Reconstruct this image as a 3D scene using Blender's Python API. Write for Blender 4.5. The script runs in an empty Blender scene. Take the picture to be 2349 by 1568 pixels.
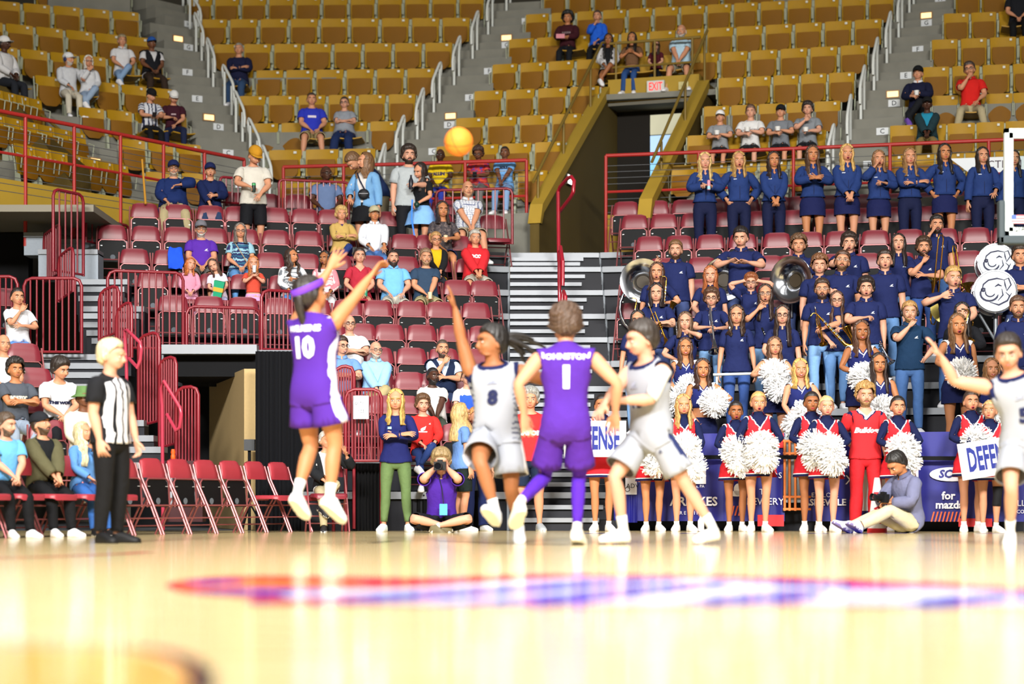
import bpy, bmesh, math, random
import numpy as np
from mathutils import Vector, Matrix, Quaternion
from mathutils.bvhtree import BVHTree
random.seed(7); rng = np.random.default_rng(7)
SC = bpy.context.scene
COL = SC.collection
# ------------------------------------------------------------------ camera
F, CX, YH, CH = 4800.0, 1174.5, 1154.0, 0.34      # focal length in px, principal column, horizon row, lens height
cam = bpy.data.cameras.new('camera'); camo = bpy.data.objects.new('camera', cam); COL.objects.link(camo)
cam.sensor_width = 36; cam.lens = F/2349*36
cam.shift_y = (YH-784)/2349; cam.clip_end = 200
camo.location = (0, 0, CH); camo.rotation_euler = (math.pi/2, 0, 0)
cam.dof.use_dof = True; cam.dof.focus_distance = 27.5; cam.dof.aperture_fstop = 1.1
SC.camera = camo
# ------------------------------------------------------------------ light
wd = bpy.data.worlds.new('arena'); SC.world = wd; wd.use_nodes = True
wd.node_tree.nodes['Background'].inputs[0].default_value = (1.0, 0.97, 0.92, 1)
wd.node_tree.nodes['Background'].inputs[1].default_value = 0.12
def area(name, loc, aim, sx, sy, power, col=(1, .97, .92), spread=math.pi):
    l = bpy.data.lights.new(name, 'AREA'); l.shape = 'RECTANGLE'; l.size = sx; l.size_y = sy
    l.energy = power; l.color = col; l.spread = spread
    o = bpy.data.objects.new(name, l); COL.objects.link(o); o.location = loc
    o.rotation_euler = (Vector(aim)-Vector(loc)).to_track_quat('-Z', 'Y').to_euler()
    return o
# lamp banks of the arena: rows of floodlights high over the court, aimed at the floor
area('court_floodlight', (-5, 4.5, 13), (-4, 7, 0), 8, 3, 1500, spread=math.radians(84))
area('court_floodlight', (5, 4.5, 13), (4, 7, 0), 8, 3, 1500, spread=math.radians(84))
area('court_floodlight', (0, 17, 15), (0, 20, 0), 14, 3, 1100, spread=math.radians(120))
area('baseline_floodlight', (-6, -3, 13), (-2, 27, 1), 6, 2, 1700, spread=math.radians(62))
area('baseline_floodlight', (6, -3, 13), (3, 27, 1), 6, 2, 1700, spread=math.radians(62))
area('stand_floodlight', (0, 22, 16), (0, 38, 7), 12, 2, 110, (1, .98, .95))
SC.view_settings.view_transform = 'Standard'; SC.view_settings.look = 'None'
SC.view_settings.gamma = 1; SC.view_settings.exposure = -0.28; SC.view_settings.use_curve_mapping = False
SC.cycles.use_denoising = True
SC.cycles.max_bounces = 6; SC.cycles.diffuse_bounces = 2; SC.cycles.glossy_bounces = 3
SC.cycles.caustics_reflective = False; SC.cycles.caustics_refractive = False
SC.cycles.sample_clamp_indirect = 4
# ------------------------------------------------------------------ helpers
def W(px, py, Y): return Vector(((px-CX)/F*Y, Y, CH+(YH-py)/F*Y))
def X_of(px, Y): return (px-CX)/F*Y
def Z_of(py, Y): return CH+(YH-py)/F*Y
def lin(c):
    return tuple((x/12.92 if x <= .04045 else ((x+.055)/1.055)**2.4) for x in c)
def hexc(h):
    h = h.lstrip('#'); return tuple(int(h[i:i+2], 16)/255 for i in (0, 2, 4))
MATS = {}
def mat(col, rough=.75, metal=0., spec=.35, noise=0., nscale=30., emit=0., sheen=0., bump=0., name=None):
    """plain procedural material: colour with a little grain and relief"""
    if isinstance(col, str): col = hexc(col)
    key = (tuple(round(c, 3) for c in col), rough, metal, spec, noise, nscale, emit, sheen, bump)
    if key in MATS: return MATS[key]
    m = bpy.data.materials.new(name or 'surface'); m.use_nodes = True
    nt = m.node_tree; b = nt.nodes['Principled BSDF']
    c = lin(col)
    b.inputs['Base Color'].default_value = (*c, 1); b.inputs['Roughness'].default_value = rough
    b.inputs['Metallic'].default_value = metal; b.inputs['Specular IOR Level'].default_value = spec
    if sheen: b.inputs['Sheen Weight'].default_value = sheen
    if emit:
        b.inputs['Emission Color'].default_value = (*c, 1); b.inputs['Emission Strength'].default_value = emit
    if noise or bump:
        tc = nt.nodes.new('ShaderNodeTexCoord'); nz = nt.nodes.new('ShaderNodeTexNoise')
        nz.inputs['Scale'].default_value = nscale; nz.inputs['Detail'].default_value = 3
        nt.links.new(tc.outputs['Object'], nz.inputs['Vector'])
        if noise:
            mr = nt.nodes.new('ShaderNodeMapRange'); mr.inputs[3].default_value = 1-noise; mr.inputs[4].default_value = 1+noise
            nt.links.new(nz.outputs[0], mr.inputs[0])
            mx = nt.nodes.new('ShaderNodeVectorMath'); mx.operation = 'SCALE'; mx.inputs[0].default_value = c
            nt.links.new(mr.outputs[0], mx.inputs['Scale']); nt.links.new(mx.outputs[0], b.inputs['Base Color'])
        if bump:
            bp = nt.nodes.new('ShaderNodeBump'); bp.inputs['Strength'].default_value = bump; bp.inputs['Distance'].default_value = .02
            nt.links.new(nz.outputs[0], bp.inputs['Height']); nt.links.new(bp.outputs[0], b.inputs['Normal'])
    MATS[key] = m
    return m
def cloth(col): return mat(col, .85, 0, .2, .10, 14, 0, 0, .55, 'cloth')
def tag(o, label=None, cat=None, group=None, kind=None):
    if label: o['label'] = label
    if cat: o['category'] = cat
    if group: o['group'] = group
    if kind: o['kind'] = kind
    return o
def empty(name, loc=(0, 0, 0), rz=0, label=None, cat=None, group=None):
    o = bpy.data.objects.new(name, None); COL.objects.link(o); o.location = loc; o.rotation_euler = (0, 0, rz)
    o.empty_display_size = .1
    return tag(o, label, cat, group)
def mesh_np(name, V, Fc, mats, parent=None, smooth=False, fm=None):
    me = bpy.data.meshes.new(name)
    if isinstance(V, np.ndarray): V = V.tolist()
    me.from_pydata(V, [], Fc)
    for m in (mats if isinstance(mats, (list, tuple)) else [mats]): me.materials.append(m)
    if smooth: me.polygons.foreach_set('use_smooth', [True]*len(me.polygons))
    if fm is not None: me.polygons.foreach_set('material_index', np.asarray(fm, dtype=np.int32))
    o = bpy.data.objects.new(name, me); COL.objects.link(o)
    if parent: o.parent = parent
    return o
class MB:
    """collects boxes, tubes and lofts for ONE mesh object; several materials by index"""
    def __init__(s): s.v = []; s.f = []; s.m = []; s.cur = 0
    def add(s, V, Fc):
        n = len(s.v); s.v += [tuple(p) for p in V]; s.f += [tuple(i+n for i in f) for f in Fc]; s.m += [s.cur]*len(Fc); return s
    def box(s, lo, hi, M=None):
        x0, y0, z0 = lo; x1, y1, z1 = hi
        V = [(x0, y0, z0), (x1, y0, z0), (x1, y1, z0), (x0, y1, z0), (x0, y0, z1), (x1, y0, z1), (x1, y1, z1), (x0, y1, z1)]
        if M is not None: V = [M @ Vector(p) for p in V]
        return s.add(V, [(0, 3, 2, 1), (4, 5, 6, 7), (0, 1, 5, 4), (1, 2, 6, 5), (2, 3, 7, 6), (3, 0, 4, 7)])
    def prism(s, pts, ext):
        """closed polygon of 3D points extruded by vector ext"""
        n = len(pts); e = Vector(ext); V = [Vector(p) for p in pts]; V += [p+e for p in V]
        Fc = [tuple(range(n))[::-1], tuple(range(n, 2*n))] + [(i, (i+1) % n, n+(i+1) % n, n+i) for i in range(n)]
        return s.add(V, Fc)
    def loft(s, rings, closed=True, caps=True):
        n = len(rings[0]); V = [p for r in rings for p in r]; Fc = []
        for k in range(len(rings)-1):
            for i in range(n if closed else n-1):
                j = (i+1) % n; Fc.append((k*n+i, k*n+j, (k+1)*n+j, (k+1)*n+i))
        if caps: Fc += [tuple(range(n))[::-1], tuple(range((len(rings)-1)*n, len(rings)*n))]
        return s.add(V, Fc)
    def tube(s, pts, r, n=8, closed=False, flat=None, caps=True):
        """round tube through points; r may be a list"""
        pts = [Vector(p) for p in pts]; N = len(pts); rr = r if isinstance(r, (list, tuple)) else [r]*N
        rings = []; up = None
        for i, p in enumerate(pts):
            if closed: d = pts[(i+1) % N]-pts[i-1]
            else: d = pts[min(i+1, N-1)]-pts[max(i-1, 0)]
            if d.length < 1e-9: d = Vector((0, 0, 1))
            d.normalize()
            if up is None: up = Vector((0, 0, 1)) if abs(d.z) < .9 else Vector((0, 1, 0))
            a = d.cross(up)
            if a.length < 1e-4: a = d.cross(Vector((1, 0, 0)))
            a.normalize(); b = a.cross(d).normalized(); up = b
            f = flat or 1
            rings.append([p+(a*math.cos(t)+b*math.sin(t)*f)*rr[i] for t in [2*math.pi*k/n for k in range(n)]])
        if closed: rings.append(rings[0])
        return s.loft(rings, caps=not closed and caps)
    def lathe(s, prof, M=None, n=20, caps=True):
        """profile of (radius, z) turned about z, placed by matrix M"""
        rings = []
        for r, z in prof:
            rg = [Vector((r*math.cos(t), r*math.sin(t), z)) for t in [2*math.pi*k/n for k in range(n)]]
            rings.append([M @ p for p in rg] if M is not None else rg)
        return s.loft(rings, caps=caps)
    def ell(s, c, r, n=12, m=8, M=None):
        c = Vector(c); V = []; Fc = []
        for j in range(m+1):
            ph = math.pi*j/m
            for i in range(n):
                th = 2*math.pi*i/n
                p = Vector((r[0]*math.sin(ph)*math.cos(th), r[1]*math.sin(ph)*math.sin(th), r[2]*math.cos(ph)))
                V.append((M @ p if M is not None else p)+c)
        for j in range(m):
            for i in range(n):
                k = (i+1) % n; Fc.append((j*n+i, (j+1)*n+i, (j+1)*n+k, j*n+k))
        return s.add(V, Fc)
    def data(s, name, mats, smooth=False):
        me = bpy.data.meshes.new(name); me.from_pydata(s.v, [], s.f)
        for m in (mats if isinstance(mats, (list, tuple)) else [mats]): me.materials.append(m)
        me.polygons.foreach_set('material_index', s.m)
        if smooth:
            me.polygons.foreach_set('use_smooth', [True]*len(me.polygons))
            me.set_sharp_from_angle(angle=math.radians(50 if smooth is True else smooth))
        return me
    def build(s, name, mats, parent=None, smooth=False):
        o = bpy.data.objects.new(name, s.data(name, mats, smooth)); COL.objects.link(o)
        if parent: o.parent = parent
        return o
def inst(name, me, parent=None, loc=None, rot=None, sc=None):
    o = bpy.data.objects.new(name, me); COL.objects.link(o)
    if parent: o.parent = parent
    if loc is not None: o.location = loc
    if rot is not None: o.rotation_euler = rot
    if sc is not None: o.scale = sc
    return o
def copy_tree(o, parent=None):
    c = o.copy(); COL.objects.link(c); c.parent = parent
    for ch in list(o.children): copy_tree(ch, c)
    return c
_tmp = bpy.data.scenes.new('workbench')
def baked(ob):
    """evaluated mesh of an object, worked out in a scratch scene"""
    _tmp.collection.objects.link(ob)
    with bpy.context.temp_override(scene=_tmp, view_layer=_tmp.view_layers[0]):
        dg = bpy.context.evaluated_depsgraph_get()
        me = bpy.data.meshes.new_from_object(ob.evaluated_get(dg))
    _tmp.collection.objects.unlink(ob); return me
_fontcache = {}
def text_geo(s, size, shear=0., bold=0., sx=1., align='CENTER', spacing=1., res=2):
    """flat lettering as (verts Nx2, faces), centred"""
    key = (s, size, shear, bold, sx, align, spacing)
    if key in _fontcache: return _fontcache[key]
    cu = bpy.data.curves.new('t', 'FONT'); cu.body = s; cu.size = size; cu.shear = shear; cu.offset = bold
    cu.align_x = align; cu.align_y = 'CENTER'; cu.space_character = spacing; cu.resolution_u = res; cu.fill_mode = 'FRONT'
    ob = bpy.data.objects.new('t', cu); me = baked(ob)
    V = np.array([(v.co.x*sx, v.co.y) for v in me.vertices]).reshape(-1, 2); Fc = [tuple(p.vertices) for p in me.polygons]
    bpy.data.objects.remove(ob); bpy.data.curves.remove(cu); bpy.data.meshes.remove(me)
    _fontcache[key] = (V, Fc); return V, Fc
def lettering(s, size, M, material, parent=None, name='lettering', **kw):
    """lettering in the local XY plane of matrix M, a hair proud of what it is printed on"""
    V, Fc = text_geo(s, size, **kw)
    VV = [M @ Vector((x, y, 0)) for x, y in V]
    return mesh_np(name, [tuple(p) for p in VV], Fc, material, parent)
def frame(o, xa, ya):
    """matrix with origin o, local x axis xa, local y axis ya"""
    xa = Vector(xa).normalized(); za = xa.cross(Vector(ya)).normalized(); ya = za.cross(xa)
    M = Matrix((xa, ya, za)).transposed().to_4x4(); M.translation = Vector(o); return M
# ================================================================== the hall
M_CONC = mat('#7c7b72', .85, 0, .2, .22, 3.0, 0, 0, .3, 'concrete')
M_MUST = mat('#a3852c', .7, 0, .3, .12, 2.0, 0, 0, .1, 'mustard_paint')
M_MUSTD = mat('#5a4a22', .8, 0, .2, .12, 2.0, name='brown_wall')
M_RED = mat('#a52a26', .45, 0, .4, .06, 8, name='red_paint')
M_MAR = mat('#7a1724', .35, 0, .5, .05, 8, name='maroon_paint')
M_WHT = mat('#cfd3cf', .5, 0, .4, .04, 8, name='white_paint')
M_ALU = mat('#83878d', .45, .3, .4, .06, 6, name='aluminium')
M_BLK = mat('#0c0d10', .8, 0, .2, .2, 5, name='black')
M_NAVYRISER = mat('#11131c', .6, 0, .3, .2, 5, name='dark_riser')
M_GREY = mat('#7d838a', .6, .2, .3, .12, 4, name='grey_panel')
M_INK = mat('#15161a', .8, name='ink')
def structure(o, kind='structure'): o['kind'] = kind; return o
# ---- telescopic risers: nosing line of level k runs through (0, D[k]) and bends towards the court on both sides
RD = [26.4+.73*k for k in range(11)]
RZ = [.48, .865, 1.22, 1.60, 1.98, 2.38, 2.78, 3.19, 3.62, 4.06, 4.37]
TL, TR = math.tan(math.radians(14)), math.tan(math.radians(12))
XLc, XRc = -.05, 1.42                    # where the middle stair meets the left and right block
def rd(X, k, dy=0):
    """depth of riser level k at X, dy behind its nosing"""
    d = RD[k]+dy
    if X < XLc: d += TL*(X-XLc)
    elif X > XRc: d -= TR*(X-XRc)
    return d
def solve_x(px, k, dy=0):
    X = (px-CX)/F*30
    for _ in range(6): X = (px-CX)/F*rd(X, k, dy)
    return X
LEFTPX = [690, 690, 690, 690, 690, 372, 312, 262, 215, 290, 285]
def slab(name, xs, k, parent, deep=.86):
    """one platform: deck, aluminium nosing and dark riser face below it"""
    top = [(x, rd(x, k), RZ[k]) for x in xs]; n = len(xs)
    B = MB(); z1 = RZ[k]; z0 = z1-.06
    V = [(x, rd(x, k), z1) for x in xs]+[(x, rd(x, k, deep), z1) for x in xs[::-1]]
    B.prism([(a, b, z0) for a, b, _ in V], (0, 0, z1-z0)); d = B.build('deck', M_GREY, parent)
    zb = RZ[k-1]-.02 if k else 0
    B = MB()
    for i in range(n-1):
        B.add([(xs[i], rd(xs[i], k, .03), zb), (xs[i+1], rd(xs[i+1], k, .03), zb), (xs[i+1], rd(xs[i+1], k, .03), z0), (xs[i], rd(xs[i], k, .03), z0)], [(0, 1, 2, 3)])
    B.build('riser_face', M_NAVYRISER, parent)
    B = MB()
    B.loft([[(x, rd(x, k, -.035), z1+.004), (x, rd(x, k, .05), z1+.004), (x, rd(x, k, .05), z1-.085), (x, rd(x, k, -.035), z1-.085)] for x in xs]); B.build('nosing', M_ALU, parent)
    B = MB()
    for x in np.arange(xs[0]+.4, xs[-1], 1.1): B.lathe([(.012, 0), (.012, .008)], Matrix.Translation((x, rd(x, k, -.036), z1-.04)) @ Matrix.Rotation(math.pi/2, 4, 'X'), 8)
    B.build('bolt', M_INK, parent)
bl = structure(empty('floor_risers_left')); tag(bl, 'stepped grey seating risers with aluminium nosings under the left block of maroon chairs')
br = structure(empty('floor_risers_right')); tag(br, 'stepped grey seating risers with aluminium nosings under the band on the right')
bm_ = structure(empty('floor_stair')); tag(bm_, 'wide dark stair with bright aluminium step edges between the two blocks')
for k in range(11):
    xl = solve_x(LEFTPX[k], k); slab('riser', [xl, XLc], k, bl)
    slab('riser', [XRc, 9.2], k, br)
    # end panel of each block towards the middle stair
    for x, p in ((XLc, bl), (XRc, br)):
        B = MB(); B.box((x-.015, rd(x, k, .0), RZ[k]-.75 if k else 0), (x+.015, rd(x, k, .8), RZ[k])); B.build('end_panel', M_GREY, p)
# middle stair: three steps to a level
for k in range(11):
    z1 = RZ[k]; z0 = RZ[k-1] if k else 0
    for j in range(1, 4):
        z = z0+(z1-z0)*j/3; y = RD[k]-(3-j)*.243 if k else 26.4-(3-j)*.22
        B = MB(); B.box((XLc+.02, y+.02, z-(z1-z0)/3-.02), (XRc-.02, y+.30 if j < 3 else y+.30, z-.03)); B.build('step', M_NAVYRISER, bm_)
        xe = XRc-.02 if j == 3 else XRc-.28-.06*(j == 1)
        B = MB(); B.box((XLc+.02, y-.03, z-.055 if j < 3 else z-.075), (xe, y+.28, z)); B.build('step_nosing', M_ALU, bm_)
# ---- upper bowl: rows of fixed seats; each row bends from section to section
BZT = [CH+(z-CH)*1.035 for z in (5.80, 6.40, 7.04, 7.65, 8.29, 8.94, 9.60, 10.23, 10.87)]       # height of the seat-back tops
BFL = [z-.83 for z in BZT]                                             # floor of each row
def bpt(px, py, k):
    Y = F*(BZT[k]-CH)/(YH-py); return Vector(((px-CX)/F*Y, Y, 0))
# (left end px, py, right end px, py, seat count) per row for each section, measured on the seat-back tops
SEC = {
 'LL': {3: (-150, 118, 25, 160, 5), 0: (40, 327, 292, 378, 7), 1: (-30, 256, 195, 306, 6), 2: (-60, 190, 92, 228, 5)},
 'L': {0: (330, 392, 495, 398, 2), 1: (272, 316, 464, 332, 3), 2: (178, 243, 432, 268, 4), 3: (78, 170, 403, 205, 5), 4: (-25, 102, 377, 145, 6), 5: (-60, 44, 349, 87, 6), 6: (-20, -1, 322, 28, 5), 7: (80, -46, 300, -28, 4), 8: (100, -105, 276, -88, 4)},
 'M': {0: (640, 407, 830, 403, 3), 1: (612, 343, 866, 339, 3), 2: (574, 282, 914, 276, 5), 3: (544, 219, 957, 214, 6), 4: (515, 161, 1000, 155, 7), 5: (487, 100, 1041, 96, 8), 6: (455, 43, 1081, 39, 9), 7: (428, -6, 1113, -12, 11), 8: (400, -56, 1150, -64, 11)},
 'R1': {0: (958, 400, 1260, 389, 4), 1: (997, 335, 1299, 322, 4), 2: (1042, 270, 1337, 258, 4), 3: (1084, 208, 1378, 195, 4)},
 'R2': {0: (1536, 379, 1878, 361, 5), 1: (1574, 310, 1897, 296, 5), 2: (1612, 243, 1930, 229, 5), 3: (1645, 178, 1963, 163, 5)},
 'R': {4: (1126, 147, 1994, 100, 13), 5: (1164, 89, 2026, 41, 13), 6: (1203, 32, 2053, -14, 14), 7: (1245, -20, 2085, -66, 14), 8: (1288, -72, 2118, -118, 14)},
 'RR': {0: (2010, 355, 2420, 338, 6), 1: (2040, 287, 2440, 272, 6), 2: (2075, 221, 2450, 207, 6), 3: (2112, 153, 2460, 140, 5), 4: (2134, 90, 2470, 77, 5), 5: (2162, 30, 2480, 18, 5), 6: (2190, -26, 2490, -38, 5), 7: (2216, -80, 2500, -92, 5), 8: (2244, -132, 2510, -144, 5)},
}
def seat_y_back(): return .0
bowl = structure(empty('floor_upper')); tag(bowl, 'stepped grey concrete tiers of the upper seating bowl')
for sec, rows in SEC.items():
    for k, (x0, y0, x1, y1, n) in rows.items():
        a, b = bpt(x0, y0, k), bpt(x1, y1, k); u = (b-a).normalized(); nn = Vector((-u.y, u.x, 0))     # nn points away from the court
        a2, b2 = a-u*(.04 if sec != 'R2' else -.14), b+u*(.04 if sec != 'R1' else -.14)
        tk_ = .10 if (sec, k) == ('R', 4) else .66
        B = MB(); B.prism([(*(p+nn*d).xy, BFL[k]-tk_) for p, d in ((a2, -.78), (b2, -.78), (b2, .16), (a2, .16))], (0, 0, tk_)); B.build('tier', M_CONC, bowl)
# ---- aisles of the bowl: three steps to a row, white handrails, lettered risers
AIS = [('L', 'M', range(0, 9)), ('M', 'R1', range(0, 4)), ('M', 'R', range(4, 9)), ('R2', 'RR', range(0, 4)), ('R', 'RR', range(4, 9)), ('LL', 'L', range(0, 3))]
LET = 'ABCDEFGHIJK'
ais_par = structure(empty('floor_aisles')); tag(ais_par, 'concrete aisle steps of the upper bowl')
def handrail(p, q, u, label):
    """inverted-U white rail: p = lower foot, q = upper foot on the stair centre line"""
    o = empty('aisle_handrail', p, 0, label, 'handrail', 'white handrails up the bowl aisles')
    d = Vector(q)-Vector(p); h = .86
    for s in (0,):
        B = MB(); B.tube([(0, 0, -.05), (0, 0, h-.10)], .026, 8); B.build('post', M_WHT, o, True)
        B = MB(); B.tube([tuple(d-Vector((0, 0, .05))), tuple(d+Vector((0, 0, h-.10)))], .026, 8); B.build('post', M_WHT, o, True)
        e = d.normalized(); pts = [Vector((0, 0, h-.26)), Vector((0, 0, h-.12))]
        pts = [Vector((0, 0, h-.30))-d.normalized()*.12, Vector((0, 0, h-.12))-e*.14, Vector((0, 0, h-.02))-e*.08, Vector((0, 0, h)), d+Vector((0, 0, h)), d+Vector((0, 0, h-.02))+e*.08, d+Vector((0, 0, h-.12))+e*.14, d+Vector((0, 0, h-.24))+e*.08, d+Vector((0, 0, h-.26))]
        B = MB(); B.tube([tuple(x) for x in pts], .027, 8); B.build('rail', M_WHT, o, True)
    return o
NAMEL = {'L': 'left', 'M': 'second', 'R': 'third', 'LL': 'far left'}
for A_, B_, rng_ in AIS:
    ra, rb = SEC[A_], SEC[B_]
    for k in rng_:
        if k not in ra or k not in rb: continue
        a = bpt(ra[k][2], ra[k][3], k); b = bpt(rb[k][0], rb[k][1], k)
        u = (b-a); wdt = u.length; u.normalize(); nn = Vector((-u.y, u.x, 0))
        z1 = BFL[k]; rise = BFL[k]-BFL[k-1] if k else .62
        for j in range(3):
            zz = z1-rise*(2-j)/3; dd = -.78-.28*(2-j)
            B = MB(); B.prism([(*(p+nn*d).xy, zz-.45) for p, d in ((a, dd), (b, dd), (b, .2), (a, .2))], (0, 0, .45)); B.build('step', M_CONC, ais_par)
        # letter plate of the row below, on the riser face of the first step up from it; lamps sit one step higher
        aname = {'L': 'left', 'M': 'middle', 'R2': 'right', 'R': 'right', 'LL': 'far left'}[A_]; t = {'L': .42, 'M': .66, 'R2': .60, 'R': .60, 'LL': .5}[A_]
        if k >= 1 and A_ != 'LL':
            c = a+u*wdt*t+nn*-1.343
            o = empty('row_letter_plate', (c.x, c.y, BFL[k-1]+.142), math.atan2(u.y, u.x), 'white plate lettered %s on a step of the %s aisle of the yellow bowl' % (LET[k-1], aname), 'sign', 'row letter plates')
            B = MB(); B.box((-.10, -.012, -.06), (.10, 0, .06)); B.build('plate', mat('#d3d7da', .6), o)
            lettering(LET[k-1], .115, frame((0, -.0135, -.002), (1, 0, 0), (0, 0, 1)), M_INK, o, 'letter', bold=.001)
        if (k in (4, 7) and A_ != 'LL') or (A_, k) == ('LL', 2):
            c = a+u*wdt*(t-.06)+nn*-1.065; zz = z1-rise/3-.09
            o = empty('step_lamp', (c.x, c.y, zz), math.atan2(u.y, u.x), 'amber lit lamp box above the %s plate of the %s bowl aisle' % (LET[k-1], aname), 'lamp', 'step lamps in the bowl aisles')
            B = MB(); B.box((-.12, -.02, -.07), (.12, .0, .07)); B.build('housing', mat('#8a7050', .5), o)
            B = MB(); B.box((-.095, -.026, -.048), (.095, -.018, .048)); B.build('lens', mat('#ffc98a', .5, emit=2.2), o)
        # handrail on the court-side half of each row
        if A_ in ('L', 'M', 'R2', 'R'):
            t = .66 if A_ == 'L' else .34 if A_ == 'M' else .30
            t = {'L': .78, 'M': .26, 'R2': .22, 'R': .22}[A_]
            p = a+u*wdt*t+nn*-.95; q = a+u*wdt*t+nn*-.62
            if k >= 1: handrail((p.x, p.y, z1-.42), (q.x, q.y, z1-.10), u, 'white tube handrail by step %s of the %s aisle of the yellow bowl' % (LET[k], {'L': 'left', 'M': 'middle', 'R2': 'right', 'R': 'right'}[A_]))
# ================================================================== seats
M_YEL = mat('#a67e10', .5, 0, .28, .10, 6, name='yellow_ply'); M_YELD = mat('#7c5206', .6, 0, .22, .12, 6, name='amber_ply_shaded_underside')  # amber underside of tipped-up seats, its shade worked into the darker colour
M_CREAM = mat('#a3a892', .5, 0, .4, .08, 10, name='cream_metal'); M_PLATE = mat('#c9c9c0', .5)
def yellow_parts(down):
    """bowl seat facing -Y, back top at z=.83: curved ply back, tip-up seat, two cream standards, number plate"""
    w = .24; P = {}
    def sheet(f, nu=8, nv=6, th=.014):
        rings = []
        for j in range(nv+1):
            row = [f(-1+2*i/nu, j/nv) for i in range(nu+1)]
            rings.append([Vector(p) for p in row]+[Vector(p)+Vector((0, th, 0)) for p in row[::-1]])
        B = MB(); B.loft(rings); return B
    P['backrest'] = sheet(lambda s, t: (w*s*(1-.04*(1-t)), -.05+.075*t-.035*(1-s*s)*-1+.02*(1-t)**2*0, .335+.495*t-.012*(abs(s)**6)*(t > .9))).data('backrest', M_YEL, True)
    if not down:
        P['seat'] = sheet(lambda s, t: (w*.84*s*(1-.22*max(0, .25-t)/.25*abs(s)**2), -.125+.055*t-.018*(1-s*s), .27+.36*t+.055*abs(s)**4*max(0, 1-t*2.2)), th=.02).data('seat', M_YELD, True)
    else:
        B = MB(); rr = []
        for j in range(7):
            t = j/6; row = [(w*.92*s, -.10-.40*t+.03*abs(s)**4*t, .43+.035*t-.03*(1-s*s)) for s in [-1+2*i/8 for i in range(9)]]
            rr.append([Vector(p) for p in row]+[Vector(p)+Vector((0, 0, -.02)) for p in row[::-1]])
        B.loft(rr); P['seat'] = B.data('seat', M_YEL, True)
    for nm, s in (('standard', -1), ('standard2', 1)):
        B = MB(); x = s*.258
        B.tube([(x, -.02, 0), (x, -.015, .40), (x, .055, .80)], .013, 6, flat=.8)
        B.prism([(x-.012, -.16, 0), (x-.012, -.02, 0), (x-.012, -.02, .36), (x-.012, -.10, .33)], (.024, 0, 0))
        B.tube([(x, -.04, .66), (x, -.16, .62), (x, -.13, .42)], .011, 6)
        P[nm] = B.data('standard', M_CREAM, False)
    B = MB(); B.box((.12, -.008+.02, .755), (.165, -.004+.02, .795)); P['number_plate'] = B.data('number_plate', M_PLATE)
    return P
YUP, YDN = yellow_parts(False), yellow_parts(True)
SEATS = {}
ROWNAME = ['first', 'second', 'third', 'fourth', 'fifth', 'sixth', 'seventh', 'eighth', 'ninth']
SECN = {'LL': 'far left block', 'L': 'left block', 'M': 'middle block', 'R1': 'block left of exit tunnel', 'R2': 'block right of exit tunnel', 'R': 'block above exit tunnel', 'RR': 'far right block'}
OCC = set()
def ordinal(n): return {1: 'first', 2: 'second', 3: 'third'}.get(n, {4: 'fourth', 5: 'fifth', 6: 'sixth', 7: 'seventh', 8: 'eighth', 9: 'ninth', 10: 'tenth', 11: 'eleventh', 12: 'twelfth', 13: 'thirteenth', 14: 'fourteenth'}.get(n, str(n)))
def bowl_slots():
    for sec, rows in SEC.items():
        for k, (x0, y0, x1, y1, n) in rows.items():
            a, b = bpt(x0, y0, k), bpt(x1, y1, k); u = b-a; L = u.length; u.normalize()
            for i in range(n):
                c = a+u*L*(i+.5)/n
                px = CX+F*c.x/c.y; py = YH-F*(BZT[k]-CH)/c.y
                if px < -40 or px > 2390 or py < -50: continue
                yield sec, k, i, c, math.atan2(u.y, u.x), L/n
def near_slot(px, k):
    best = None
    for sec, kk, i, c, rz, w in SLOTS:
        if kk != k: continue
        d = abs(CX+F*c.x/c.y-px)
        if best is None or d < best[0]: best = (d, sec, kk, i, c, rz)
    return best
SLOTS = list(bowl_slots())
def build_bowl_seats():
    for sec, k, i, c, rz, w in SLOTS:
        down = (sec, k, i) in OCC; P = YDN if down else YUP
        o = empty('stadium_seat', (c.x, c.y, BFL[k]), rz, '%syellow seat %s from left, %s row up, %s' % ('lowered ' if down else 'folded ', ordinal(i+1), ROWNAME[k], SECN[sec]), 'seat', 'yellow bowl seats')
        o.scale = (min(1.22, max(.92, w/.54)), 1, 1)
        for n, me in P.items(): inst(n.rstrip('2'), me, o)
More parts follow.
